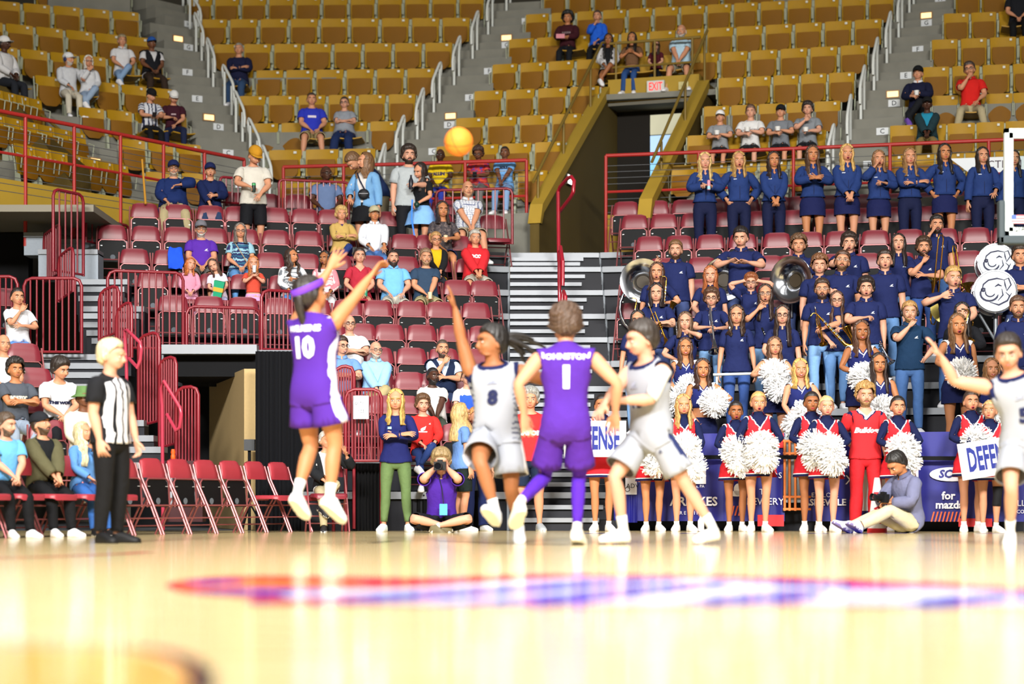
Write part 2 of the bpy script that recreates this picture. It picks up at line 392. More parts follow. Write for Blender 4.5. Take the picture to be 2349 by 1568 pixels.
# ---- maroon padded tip-up folding chairs
M_VINYL = mat('#76222e', .38, 0, .5, .05, 9, name='maroon_vinyl'); M_FRAME = mat('#8a4a4c', .35, .35, .5, .05, 9, name='chair_tube'); M_PANEL = mat('#090a0d', .6, 0, .2, .1, 6, name='black_panel'); M_DISC = mat('#5a6068', .7)
M_VRED = mat('#98303a', .4, 0, .45, .05, 9, name='red_vinyl')
def chair_parts(down, vin, h=.88):
    P = {}; w = .215; z0 = h-.225
    # padded back: trapezoid with a rounded top, 5 cm thick
    rings = []
    for t in (0, .06, .25, .55, .8, .93, 1):
        hw = w*(1.0-.16*t**2.2); zz = z0+.225*t; th = .030*(1 if .1 < t < .9 else .55); b = .02*math.sin(math.pi*min(1, t*1.0))
        row = []
        for s in (-1, -.93, -.6, 0, .6, .93, 1):
            drop = .045*max(0, abs(s)-.55)**1.5*2*(t > .5)*(t)
            row.append((hw*s, .0+.05*(zz-z0)/.225-th*(1 if abs(s) < .95 else .3)+.012*(1-s*s)*0, zz-drop))
        back = [(x, y+2*th*(1 if abs(x) < hw*.95 else .3), z) for x, y, z in row[::-1]]
        rings.append(row+back)
    B = MB(); B.loft(rings); P['backrest'] = B.data('backrest', vin, 60)
    B = MB()
    if down:
        B.cur = 0; rr = []
        for y, zt, hw in ((-.46, .435, .16), (-.445, .452, .185), (-.38, .458, .205), (-.2, .458, .212), (-.06, .455, .20), (-.045, .44, .19)):
            rr.append([(-hw, y, zt-.045), (-hw, y, zt-.012), (-hw*.9, y, zt), (hw*.9, y, zt), (hw, y, zt-.012), (hw, y, zt-.045)])
        B.loft(rr); P['seat'] = B.data('seat', vin, 60)
    else:
        hw = .195; zb, zt = .315, .635
        B.prism([(-hw, -.075, zb), (hw, -.075, zb), (hw, -.055, zt-.035), (hw-.035, -.053, zt), (-hw+.035, -.053, zt), (-hw, -.055, zt-.035)], (0, .03, 0)); P['seat_panel'] = B.data('seat_panel', M_PANEL)
        B = MB(); B.tube([(-hw-.012, -.082, zb), (-hw-.012, -.062, zt-.03), (-hw+.03, -.058, zt+.008), (hw-.03, -.058, zt+.008), (hw+.012, -.062, zt-.03), (hw+.012, -.082, zb)], .011, 6); P['seat_rim'] = B.data('seat_rim', M_FRAME, True)
        B = MB(); B.lathe([(.038, 0), (.038, .003)], Matrix.Translation((0, -.0745, zb+.07)) @ Matrix.Rotation(math.pi/2, 4, 'X'), 16); P['number_disc'] = B.data('number_disc', M_DISC)
        B = MB()
        for s in (-1, 1): B.box((s*.165-.014, -.078, .55), (s*.165+.014, -.062, .558))
        P['hinge'] = B.data('hinge', mat('#d0d0d0', .4, .6))
    for nm, s in (('leg', -1), ('leg2', 1)):
        B = MB(); x = s*.232
        B.tube([(x, -.34, .0), (x, -.19, .33), (x, -.02, z0), (x*.96, .03, h-.06)], .012, 6); P[nm] = B.data('leg', M_FRAME, True)
        B = MB(); B.tube([(x*.95, .14, .0), (x*.95, -.02, .30), (x*.95, -.10, .42)], .012, 6); P['back_'+nm] = B.data('leg', M_FRAME, True)
    B = MB(); B.tube([(-.232, -.255, .19), (.232, -.255, .19)], .009, 6); B.tube([(-.22, .085, .10), (.22, .085, .10)], .009, 6); B.tube([(-.232, -.19, .335), (.232, -.19, .335)], .011, 6)
    P['stretcher'] = B.data('stretcher', M_FRAME, True)
    return P
CUP, CDN = chair_parts(False, M_VINYL), chair_parts(True, M_VINYL)
CUPR, CDNR = chair_parts(False, M_VRED), chair_parts(True, M_VRED)
NAMEFIX = {'leg': 'leg', 'leg2': 'leg', 'back_leg': 'leg', 'back_leg2': 'leg', 'standard2': 'standard'}
def put_chair(P, loc, rz, label, group):
    o = empty('folding_chair', loc, rz, label, 'chair', group)
    for n, me in P.items(): inst(NAMEFIX.get(n, n), me, o)
    return o
# rows of riser chairs: level -> list of pixel columns of the chair centres
RC = {}
LCH = {10: [547, 612, 684, 1019], 9: [332, 409, 483, 547, 632, 700, 760, 895, 1010, 1130], 8: [258, 335, 409, 490, 562, 633, 707, 785, 858, 929, 985, 1052], 7: [309, 386, 462, 546, 620, 702, 776, 853, 930, 1003, 1078],
       6: [350, 428, 490, 562, 650, 740, 826, 902, 977, 1050, 1111], 5: [398, 480, 559, 640, 725, 799, 868, 945, 1012, 1093], 4: [705, 760, 830, 894, 968, 1040, 1110], 3: [720, 790, 868, 945, 1019, 1090], 2: [735, 800, 870, 940, 1000, 1072], 1: [745, 820, 880, 930, 1000, 1075], 0: [970, 1050]}
RCH = {10: [1435, 1504, 1570, 1640, 1712, 1786, 1835, 1905, 1980, 2060, 2130, 2205, 2280, 2340], 9: [1455, 1522, 1592, 1668, 1742, 1820, 1900, 1974, 2052, 2130, 2206, 2280], 8: [1489, 1557, 1629, 1703, 1782, 1856, 1925, 2007, 2086, 2165, 2239, 2310], 7: [1519, 1609, 1690, 1764, 1815, 1902, 1989, 2065, 2140, 2221, 2300],
       6: [1455, 1530, 1610, 1690, 1767, 1845, 1925, 2000, 2080, 2160, 2240, 2320], 5: [1450, 1530, 1610, 1690, 1770, 1850, 1930, 2010, 2090, 2170, 2250, 2330]}
DOWN = set()
def build_riser_chairs():
    for side, T, yaw, tag_ in (('L', LCH, 14, 'left block'), ('R', RCH, -12, 'right block')):
        for k, cols in T.items():
            for i, px in enumerate(cols):
                dy = .46 if k < 10 else .40
                X = solve_x(px, k, dy); Y = rd(X, k, dy); dn = (side, k, i) in DOWN
                put_chair(CDN if dn else CUP, (X, Y, RZ[k]), math.radians(yaw), '%smaroon folding chair %s from left on the %s riser, %s' % ('lowered ' if dn else '', ordinal(i+1), ordinal(k+1), tag_), 'maroon chairs on the risers')
def near_chair(px, k):
    T = LCH if px < 1290 else RCH; best = min(range(len(T[k])), key=lambda i: abs(T[k][i]-px)) if k in T else None
    return ('L' if px < 1290 else 'R', k, best)
# ================================================================== court floor
def wood_floor():
    m = bpy.data.materials.new('maple_floor'); m.use_nodes = True; nt = m.node_tree; b = nt.nodes['Principled BSDF']
    tc = nt.nodes.new('ShaderNodeTexCoord'); mp = nt.nodes.new('ShaderNodeMapping'); mp.inputs['Scale'].default_value = (1.1, 17, 1)
    nz = nt.nodes.new('ShaderNodeTexNoise'); nz.inputs['Scale'].default_value = 1.0; nz.inputs['Detail'].default_value = 4
    nt.links.new(tc.outputs['Object'], mp.inputs[0]); nt.links.new(mp.outputs[0], nz.inputs['Vector'])
    cr = nt.nodes.new('ShaderNodeValToRGB'); cr.color_ramp.elements[0].position = .3; cr.color_ramp.elements[1].position = .7
    cr.color_ramp.elements[0].color = (*lin(hexc('#dabf82')), 1); cr.color_ramp.elements[1].color = (*lin(hexc('#ecdaa8')), 1)
    nt.links.new(nz.outputs[0], cr.inputs[0]); nt.links.new(cr.outputs[0], b.inputs['Base Color'])
    b.inputs['Roughness'].default_value = .13; b.inputs['Specular IOR Level'].default_value = .28
    b.inputs['Coat Weight'].default_value = .12; b.inputs['Coat Roughness'].default_value = .05
    bw = nt.nodes.new('ShaderNodeTexNoise'); bw.inputs['Scale'].default_value = 1.5
    nt.links.new(tc.outputs['Object'], bw.inputs['Vector'])
    bp = nt.nodes.new('ShaderNodeBump'); bp.inputs['Strength'].default_value = .06; bp.inputs['Distance'].default_value = .01
    nt.links.new(bw.outputs[0], bp.inputs['Height']); nt.links.new(bp.outputs[0], b.inputs['Normal'])
    return m
B = MB(); B.box((-14, -6, -.08), (14, 26.1, 0)); floor = structure(B.build('floor', wood_floor())); tag(floor, 'glossy pale maple basketball court floor')
B = MB(); B.box((-14, 26.1, -.08), (14, 60, -.004)); fl2 = structure(B.build('floor_apron', mat('#55585c', .6, noise=.1))); tag(fl2, 'grey concrete floor beyond the court')
def paint(col): return mat(col, .13, 0, .28, .05, 4, name='court_paint')
PB, PRr, PW, PO, PK = paint('#3d46b8'), paint('#c8323a'), paint('#d9d9ea'), paint('#e0703a'), paint('#2a2420')
def decal(name, pts, m, z=.0012):
    """painted shape on the floor, given as (px, py) outline as seen; stored in metres on the ground"""
    V = []
    for px, py in pts:
        Y = F*CH/(py-YH); V.append(((px-CX)/F*Y, Y, z))
    return mesh_np(name, V, [tuple(range(len(V)))], m, floor)
def blob(pts, n=4):
    """smooth closed outline through points"""
    out = []; N = len(pts)
    for i in range(N):
        p0, p1, p2, p3 = (np.array(pts[(i+j-1) % N], float) for j in range(4))
        for k in range(n):
            t = k/n; out.append(tuple(.5*((2*p1)+(p2-p0)*t+(2*p0-5*p1+4*p2-p3)*t*t+(3*p1-p0-3*p2+p3)*t**3)))
    return out
def ribbon(name, pts, w, m, z=.002):
    V = []; Fc = []
    P = []
    for px, py in pts:
        Y = F*CH/(py-YH); P.append(Vector(((px-CX)/F*Y, Y, z)))
    for i, p in enumerate(P):
        d = (P[min(i+1, len(P)-1)]-P[max(i-1, 0)]).normalized(); nn = Vector((-d.y, d.x, 0))*w/2; V += [tuple(p+nn), tuple(p-nn)]
    Fc = [(2*i, 2*i+1, 2*i+3, 2*i+2) for i in range(len(P)-1)]
    return mesh_np(name, V, Fc, m, floor)
# big logo at midcourt: red outline, white body, blue shapes, orange head on the left
decal('court_logo', blob([(385, 1338), (520, 1321), (760, 1321), (1000, 1325), (1150, 1318), (1500, 1316), (1800, 1322), (2100, 1334), (2349, 1346), (2500, 1360), (2500, 1392), (2200, 1394), (1800, 1391), (1500, 1393), (1150, 1391), (900, 1388), (640, 1386), (570, 1372), (420, 1358)]), PRr, .0010)
decal('court_logo', blob([(640, 1352), (900, 1350), (1150, 1334), (1400, 1324), (1700, 1329), (2100, 1346), (2349, 1358), (2480, 1368), (2480, 1386), (2200, 1388), (1700, 1386), (1200, 1387), (900, 1384), (690, 1376)]), PW, .0016)
decal('court_logo', blob([(405, 1339), (560, 1327), (760, 1329), (840, 1338), (640, 1350), (470, 1352)]), PO, .0018)
for pts in ([(560, 1378), (800, 1366), (1150, 1345), (1420, 1327), (1560, 1330), (1200, 1360), (900, 1380), (700, 1384)], [(430, 1356), (600, 1350), (760, 1356), (620, 1364)], [(980, 1388), (1250, 1366), (1500, 1340), (1700, 1336), (1450, 1372), (1250, 1388)],
            [(1690, 1338), (1950, 1352), (2120, 1352), (2000, 1342), (1800, 1332)], [(2060, 1390), (2200, 1366), (2349, 1360), (2480, 1372), (2300, 1378), (2200, 1392)], [(1560, 1386), (1760, 1356), (1900, 1358), (1800, 1386)], [(420, 1335), (520, 1330), (560, 1335), (470, 1340)]):
    decal('court_logo', blob(pts), PB, .0022)
decal('court_logo', blob([(560, 1385), (700, 1372), (860, 1364), (760, 1376), (640, 1386)]), PRr, .0024)
ribbon('centre_circle', [(0, 1477), (120, 1477), (260, 1481), (370, 1494), (430, 1514), (465, 1545), (455, 1600)], .05, PK)
decal('centre_circle', blob([(-200, 1490), (120, 1487), (300, 1496), (420, 1540), (440, 1600), (-200, 1640)]), paint('#d9a850'), .0009)
ribbon('sideline', [(-60, 1281), (100, 1277), (280, 1270), (340, 1266)], .12, PRr)
ribbon('three_point_line', [(850, 1245), (900, 1241), (1000, 1240), (1200, 1247), (1300, 1250)], .08, PK)
ribbon('free_throw_line', [(1440, 1251), (1800, 1256), (2100, 1259), (2349, 1262)], .05, PB)
for a, b in ((1560, 1600), (1850, 1900), (1930, 2000), (2030, 2080), (2240, 2330), (1330, 1400)): ribbon('baseline_lettering', [(a, 1222.6), (b, 1222.8)], .35, PB)
# ================================================================== walls of the bowl and the exit tunnel
def wallbox(name, pts, z0, z1, m, label=None, parent=None, kind='structure'):
    """upright wall along plan points, thickness 14 cm away from the court"""
    B = MB()
    for (xa, ya), (xb, yb) in zip(pts[:-1], pts[1:]):
        d = Vector((xb-xa, yb-ya, 0)).normalized(); nn = Vector((-d.y, d.x, 0))*.14
        B.prism([(xa, ya, z0), (xb, yb, z0), (xb+nn.x, yb+nn.y, z0), (xa+nn.x, ya+nn.y, z0)], (0, 0, z1-z0))
    o = B.build(name, m, parent)
    if kind and not parent: structure(o)
    if label: tag(o, label)
    return o
def pt(px, Y): return ((px-CX)/F*Y, Y)
def ptz(px, py, z):
    Y = F*(z-CH)/(YH-py); return ((px-CX)/F*Y, Y)
RAILZ = 6.08
# fascia under the front rail: left curve, middle and right
fas_l = [ptz(-60, 243, RAILZ), ptz(90, 272, RAILZ), ptz(300, 313, RAILZ), ptz(450, 344, RAILZ), ptz(560, 366, RAILZ)]
fas_m = [ptz(650, 383, RAILZ), ptz(930, 376, RAILZ), ptz(1208, 367, RAILZ)]
fas_r = [ptz(1390, 357, RAILZ), ptz(1840, 340, RAILZ), ptz(2315, 320, RAILZ), ptz(2500, 312, RAILZ)]
wallbox('wall_left', fas_l, 4.62, 5.10, M_MUST, 'mustard painted front wall of the bowl at the left corner')
wallbox('wall_middle', [fas_l[-1]]+fas_m, 3.9, 5.10, M_MUST, 'mustard painted front wall of the bowl behind the left chairs')
wallbox('wall_right', fas_r, 3.9, 5.10, M_MUST, 'mustard painted front wall of the bowl behind the band')
wallbox('wall_back_left', [(-16, 38.5), (-6.6, 38.5), (-4.4, 37.2)], 0, 4.55, mat('#6f6a5e', .9, noise=.1), 'dim grey wall under the left corner of the bowl')
B = MB(); B.box((-16, 30, 4.52), (-6.0, 40, 4.62)); o = structure(B.build('ceiling', mat('#8a8578', .9))); tag(o, 'underside of the bowl over the left corner')
wallbox('wall_back', [(-12, 46), (20, 46)], 4, 14, mat('#3a362c', .9), 'dark wall behind the top of the bowl')
# exit tunnel (vomitory) cut into the third section
td = Vector((math.sin(math.radians(19)), math.cos(math.radians(19)), 0)); tn = Vector((td.y, -td.x, 0))
tA = Vector((*pt(1237, 34.3), 0)); tB = tA+tn*1.70
def tun(o, t, s=0): p = o+td*t+tn*s; return (p.x, p.y)
FLT = 4.35
def parapet(name, o, sgn, label):
    """sloping parapet wall of the tunnel: rises with the rows, thick mustard cap"""
    B = MB(); th = .16*sgn
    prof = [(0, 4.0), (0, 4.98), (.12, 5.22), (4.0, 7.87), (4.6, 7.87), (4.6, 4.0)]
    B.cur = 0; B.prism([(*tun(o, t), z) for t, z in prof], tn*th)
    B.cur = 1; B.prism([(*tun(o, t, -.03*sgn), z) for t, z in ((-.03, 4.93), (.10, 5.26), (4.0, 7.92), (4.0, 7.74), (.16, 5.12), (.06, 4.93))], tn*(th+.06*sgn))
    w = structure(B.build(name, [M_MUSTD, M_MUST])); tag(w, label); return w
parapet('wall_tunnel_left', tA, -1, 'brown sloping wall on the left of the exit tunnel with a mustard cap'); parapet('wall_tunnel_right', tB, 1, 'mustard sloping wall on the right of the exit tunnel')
B = MB(); B.prism([(*tun(tA, 4.0), 7.62), (*tun(tB, 4.0), 7.62), (*tun(tB, 4.5), 7.62), (*tun(tA, 4.5), 7.62)], (0, 0, .42)); lint = structure(B.build('trim_tunnel_lintel', M_MUST)); tag(lint, 'mustard lintel over the exit tunnel')
B = MB(); B.prism([(*tun(tA, 4.0), 7.56), (*tun(tB, 4.0), 7.56), (*tun(tB, 4.7), 7.56), (*tun(tA, 4.7), 7.56)], (0, 0, .06)); o = structure(B.build('ceiling_tunnel', mat('#6a675c', .9))); tag(o, 'grey soffit of the exit tunnel')
B = MB(); B.prism([(*tun(tA, -.1), 4.2), (*tun(tB, -.1), 4.2), (*tun(tB, 4.7), 4.2), (*tun(tA, 4.7), 4.2)], (0, 0, .1)); o = structure(B.build('floor_tunnel', M_CONC)); tag(o, 'concrete floor of the exit tunnel')
B = MB(); B.prism([(*tun(tA, 4.62, -.1), 4), (*tun(tB, 4.62, .1), 4), (*tun(tB, 4.72, .1), 4), (*tun(tA, 4.72, -.1), 4)], (0, 0, 3.6)); o = structure(B.build('wall_tunnel_end', mat('#191510', .9))); tag(o, 'end wall of the exit tunnel, painted near black for its shade')  # near-black colour stands in for the shadow deep in the tunnel
# glazed door at the tunnel's end, its brightness painted as glowing panes
wd1 = structure(empty('window_1')); tag(wd1, 'tall blue glazed pane with painted glow at the end of the exit tunnel')
for z0, z1, c, e in ((4.35, 5.35, '#7fb2e6', .55), (5.35, 6.05, '#8f9fd0', .45), (6.05, 6.75, '#8ecdf2', .75), (6.75, 7.1, '#a8c8e8', .8), (7.1, 7.48, '#b9b79e', .6)):
    B = MB(); B.prism([(*tun(tA, 4.56, .64), z0), (*tun(tA, 4.56, 1.24), z0), (*tun(tA, 4.61, 1.24), z0), (*tun(tA, 4.61, .64), z0)], (0, 0, z1-z0-.02)); B.build('pane', mat(c, .3, emit=e), wd1)
o = empty('exit_sign', (*tun(tA, 3.93, .92), 7.84), -math.radians(19), 'lit white exit sign with red letters on the tunnel lintel', 'sign')
B = MB(); B.box((-.16, -.04, -.11), (.16, .04, .11)); B.build('housing', mat('#c9cac6', .5), o)
lettering('EXIT', .20, frame((0, -.042, 0), (1, 0, 0), (0, 0, 1)), mat('#ff3a3a', .5, emit=1.2), o, 'letters', bold=.004, sx=.62)
o = empty('notice_card', (*tun(tA, 3.97, 1.42), 7.84), -math.radians(19), 'small cream card on the lintel right of the exit sign', 'sign')
B = MB(); B.box((-.09, -.012, -.07), (.09, .01, .07)); B.build('card', mat('#c7bd86', .6), o); lettering('- D', .07, frame((0, -.014, 0), (1, 0, 0), (0, 0, 1)), M_INK, o, 'print')
o = empty('wall_lamp', (*tun(tA, 1.55, .01), 5.87), math.radians(90-19), 'small square lit lamp on the brown tunnel wall', 'lamp')
B = MB(); B.box((-.13, -.03, -.09), (.13, .03, .09)); B.build('housing', mat('#40382a', .5), o); B = MB(); B.box((-.11, -.035, -.075), (.11, -.03, .075)); B.build('lens', mat('#fff4e8', .5, emit=5), o)
# mustard rails on the tunnel
def pipe_rail(name, pts, posts, m, label, cat='railing', r=.026, mids=(), group=None):
    """railing: top pipe through pts, posts as (bottom, top) pairs, extra pipes"""
    o = empty(name, pts[0], 0, label, cat, group); O = Vector(pts[0])
    B = MB(); B.tube([tuple(Vector(p)-O) for p in pts], r, 8); B.build('top_rail', m, o, True)
    for a in mids:
        B = MB(); B.tube([tuple(Vector(p)-O) for p in a[0]], a[1], 6); B.build(a[2] if len(a) > 2 else 'mid_rail', a[3] if len(a) > 3 else m, o, True)
    for a, b in posts:
        B = MB(); B.tube([tuple(Vector(a)-O), tuple(Vector(b)-O)], r*.9, 8); B.build('post', m, o, True)
    return o
v3 = lambda xy, z: (xy[0], xy[1], z)
slope = lambda t: 5.22+(7.87-5.22)*(t-.12)/3.88
pipe_rail('tunnel_railing', [v3(tun(tA, .05, -.12), 5.62), v3(tun(tA, 4.0, -.12), 8.72), v3(tun(tA, 4.1, -.1), 8.75)], [(v3(tun(tA, t, -.12), slope(t)), v3(tun(tA, t, -.12), slope(t)+.40+.11*t)) for t in (.3, 1.7, 3.3)], M_MUSTD and mat('#7a6428', .5), 'mustard pipe rail sloping up the left side of the exit tunnel')
pipe_rail('tunnel_railing', [v3(tun(tB, .4, .1), 5.9), v3(tun(tB, 4.2, .1), 8.85)], [(v3(tun(tB, t, .1), slope(t)), v3(tun(tB, t, .1), slope(t)+.40+.11*t)) for t in (1.0, 2.6, 4.0)], mat('#7a6428', .5), 'mustard pipe rail sloping up the right side of the exit tunnel')
pipe_rail('tunnel_railing', [v3(tun(tA, 4.1, .0), 8.72), v3(tun(tB, 4.1), 8.72)], [(v3(tun(tA, 4.1, s), 8.0), v3(tun(tA, 4.1, s), 8.72)) for s in (.12, .85, 1.55)], mat('#7a6428', .5), 'mustard pipe rail across the top of the exit tunnel', mids=[([v3(tun(tA, 4.1), 8.28), v3(tun(tB, 4.1), 8.28)], .022)])
# red front railings with thin cables
def red_rail(pts, label, name='front_railing', zb=4.75, nposts=6, box=None):
    P = [Vector((*p, RAILZ)) for p in pts]; posts = []
    L = sum((b-a).length for a, b in zip(P[:-1], P[1:]))
    def at(u):
        d = u*L
        for a, b in zip(P[:-1], P[1:]):
            l = (b-a).length
            if d <= l+1e-6: return a+(b-a)*(d/l)
            d -= l
        return P[-1]
    for i in range(nposts): q = at(i/(nposts-1)); posts.append(((q.x, q.y, zb-.6), tuple(q)))
    steel = mat('#8d9094', .35, .7)
    mids = [([(p.x, p.y, RAILZ-.60) for p in P], .022, 'mid_rail')]+[([(p.x, p.y, RAILZ-d) for p in P], .0055, 'cable', steel) for d in (.17, .27, .37, .47, .72, .83, .94, 1.05, 1.16)]
    return pipe_rail(name, [tuple(p) for p in P], posts, M_RED, label, mids=mids, r=.032)
red_rail(fas_l, 'red front railing with thin cables around the left corner of the bowl', nposts=7)
red_rail(fas_m, 'red front railing with thin cables in front of the middle bowl block', nposts=5)
red_rail(fas_r, 'red front railing with thin cables above the cheerleaders and band', nposts=6)
# left tunnel parapet (brown), seen behind the left railing
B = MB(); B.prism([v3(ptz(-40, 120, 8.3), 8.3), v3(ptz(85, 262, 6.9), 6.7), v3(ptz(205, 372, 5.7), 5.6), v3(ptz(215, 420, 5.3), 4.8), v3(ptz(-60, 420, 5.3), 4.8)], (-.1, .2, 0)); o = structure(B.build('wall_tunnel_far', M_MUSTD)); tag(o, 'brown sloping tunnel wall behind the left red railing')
pipe_rail('tunnel_railing', [v3(ptz(-20, 160, 8.2), 8.2), v3(ptz(60, 235, 7.3), 7.3), v3(ptz(140, 300, 6.6), 6.6)], [(v3(ptz(18, 260, 6.9), 6.2), v3(ptz(18, 190, 7.8), 7.8)), (v3(ptz(100, 330, 6.2), 5.6), v3(ptz(100, 268, 6.95), 6.95))], mat('#7a6428', .5), 'mustard pipe rail sloping down at the far left tunnel')
# ================================================================== things at floor level and on the risers
# ---- middle stair handrails (maroon loops)
def loop_rail(name, pts, m, label, r=.03, group=None):
    O = Vector(pts[0]); o = empty(name, pts[0], 0, label, 'handrail', group)
    B = MB(); B.tube([tuple(Vector(p)-O) for p in pts], r, 10); B.build('tube', m, o, True); return o
M_GLOSSRED = mat('#a01a2c', .25, 0, .6, name='gloss_red')
def L3(px, py, Y): return tuple(W(px, py, Y))
loop_rail('stair_handrail', [L3(1282, 600, 32.6), L3(1281, 520, 32.8), L3(1280, 440, 33), L3(1285, 428, 32.9), L3(1303, 408, 32.6), L3(1311, 405, 32.5), L3(1317, 415, 32.4), L3(1315, 440, 32.4), L3(1309, 452, 32.5), L3(1284, 485, 33)], M_GLOSSRED, 'tall glossy red loop handrail at the top of the middle stair')
loop_rail('stair_handrail', [L3(1284, 692, 31.0), L3(1283, 640, 31.0), L3(1283, 580, 31.2), L3(1286, 566, 31.2), L3(1291, 600, 30.7), L3(1291, 655, 30.7)], M_GLOSSRED, 'glossy red loop handrail half way up the middle stair', .028)
loop_rail('stair_handrail', [L3(1288, 720, 29.8), L3(1290, 690, 29.8), L3(1293, 668, 29.8), L3(1297, 680, 29.6), L3(1298, 730, 29.6)], M_GLOSSRED, 'short glossy red loop handrail low on the middle stair', .028)
# ---- barred guard gates (maroon) : frame with vertical bars between 4 corners
def gate(name, a, b, z0, z1, nb, label, m=M_MAR, r=.016, slope=0, cr=.10, legs=False):
    """a, b plan points; bars from z0 to z1; slope raises the b end"""
    a = Vector((*a, 0)); b = Vector((*b, 0)); u = b-a; L = u.length; un = u.normalized(); o = empty(name, (a.x, a.y, z0), 0, label, 'railing')
    Pq = lambda s, z: tuple(un*s+Vector((0, 0, z-z0+slope*s/L)))
    pts = [Pq(0, z0), Pq(0, z1-cr), Pq(cr*.3, z1-cr*.3), Pq(cr, z1), Pq(L-cr, z1), Pq(L-cr*.3, z1-cr*.3), Pq(L, z1-cr), Pq(L, z0)]
    B = MB(); B.tube(pts, r*1.4, 8); B.build('frame', m, o, True)
    B = MB(); B.tube([Pq(0, z0+.02), Pq(L, z0+.02)], r*1.1, 6); B.build('bottom_rail', m, o, True)
    if legs:
        for q in (0, L): B = MB(); B.tube([Pq(q, 0), Pq(q, z0)], r*1.3, 8); B.build('post', m, o, True)
    for i in range(1, nb+1):
        s = L*i/(nb+1); B = MB(); B.tube([Pq(s, z0+.02), Pq(s, z1-.005)], r*.8, 6); B.build('bar', m, o, True)
    return o
def plan(px, Y): return ((px-CX)/F*Y, Y)
gate('guard_gate', plan(122, 29.0), plan(191, 29.6), Z_of(628, 29.3), Z_of(440, 29.3), 4, 'tall narrow maroon barred gate below the mustard wall')
gate('guard_gate', plan(197, 31.2), plan(294, 32.4), Z_of(567, 31.8), Z_of(506, 31.8), 6, 'low maroon barred railing left of the top chairs', cr=.06)
gate('guard_gate', plan(101, 30.4), plan(137, 29.2), Z_of(640, 29.8), Z_of(527, 29.8), 8, 'maroon barred panel seen edge on beside the tall gate')
gate('guard_gate', plan(135, 28.4), plan(168, 28.0), Z_of(690, 28.2), Z_of(585, 28.2), 5, 'maroon barred panel stepping down by the left stair', slope=.10)
gate('guard_gate', plan(228, 27.0), plan(272, 26.8), Z_of(780, 26.9), Z_of(668, 26.9), 6, 'maroon barred panel half way down the left stair', slope=.08)
gate('guard_gate', plan(268, 26.2), plan(302, 26.0), Z_of(840, 26.1), Z_of(708, 26.1), 5, 'maroon barred panel lower down the left stair', slope=.10)
gate('guard_gate', plan(55, 27.0), plan(187, 27.0), Z_of(810, 27), Z_of(638, 27), 8, 'wide maroon barred gate behind the woman in the white tee')
gate('guard_gate', plan(-40, 27.0), plan(40, 27.0), Z_of(810, 27), Z_of(634, 27), 5, 'maroon barred gate at the far left edge')
gate('guard_gate', plan(247, 27.8), plan(420, 28.1), Z_of(802, 28), Z_of(624, 28), 10, 'maroon barred railing in front of the left chairs above the tunnel')
gate('guard_gate', plan(428, 28.1), plan(597, 28.4), Z_of(806, 28.2), Z_of(704, 28.2), 11, 'low maroon barred railing in front of three chairs above the tunnel')
gate('guard_gate', plan(600, 28.0), plan(690, 28.3), Z_of(806, 28.2), Z_of(668, 28.2), 8, 'maroon barred railing behind the shooting player')
gate('guard_gate', plan(318, 25.9), plan(365, 25.7), Z_of(980, 25.8), Z_of(772, 25.8), 6, 'tall maroon barred panel beside the tunnel stair', slope=.06)
gate('guard_gate', plan(366, 25.6), plan(404, 25.4), Z_of(1030, 25.5), Z_of(826, 25.5), 6, 'maroon barred panel beside the dark tunnel mouth', slope=.05)
gate('guard_gate', plan(404, 25.3), plan(455, 25.2), Z_of(1075, 25.2), Z_of(889, 25.2), 6, 'lowest maroon barred panel at the dark tunnel mouth', slope=.02)
loop_rail('stair_handrail', [L3(292, 1000, 25.2), L3(290, 830, 25.2), L3(287, 790, 25.2), L3(286, 757, 25.2), L3(292, 757, 25.1), L3(322, 786, 24.9), L3(324, 800, 24.9), L3(322, 825, 24.9), L3(315, 842, 24.9), L3(296, 822, 25.1)], mat('#a8344a', .25, 0, .6), 'pinkish red loop handrail beside the referee\'s head', .022)
loop_rail('stair_handrail', [L3(374, 1215, 24.8), L3(372, 930, 24.8), L3(369, 890, 24.8), L3(376, 874, 24.7), L3(413, 935, 24.5), L3(416, 950, 24.5), L3(412, 980, 24.5), L3(404, 987, 24.5), L3(383, 950, 24.7)], mat('#a8344a', .25, 0, .6), 'pinkish red loop handrail by the dark tunnel mouth', .022)
gate('guard_gate', plan(765, 25.6), plan(812, 25.6), Z_of(1000, 25.6), Z_of(843, 25.6), 7, 'maroon barred railing right of the shooting player', slope=.03, legs=True)
gate('guard_gate', plan(793, 25.4), plan(875, 25.4), Z_of(1060, 25.4), Z_of(893, 25.4), 10, 'maroon barred railing that carries the section sign', legs=True)
gate('guard_gate', plan(640, 32.9), plan(800, 33.2), Z_of(500, 33), Z_of(414, 33), 10, 'maroon barred railing behind the standing man in the mustard cap', cr=.06)
gate('guard_gate', plan(1000, 33.2), plan(1175, 33.0), Z_of(560, 33), Z_of(432, 33), 8, 'maroon barred railing behind the man in the checked shirt', cr=.08)
gate('guard_gate', plan(505, 32.8), plan(560, 33), Z_of(470, 33), Z_of(410, 33), 3, 'small maroon barred railing by the B plate', cr=.05)
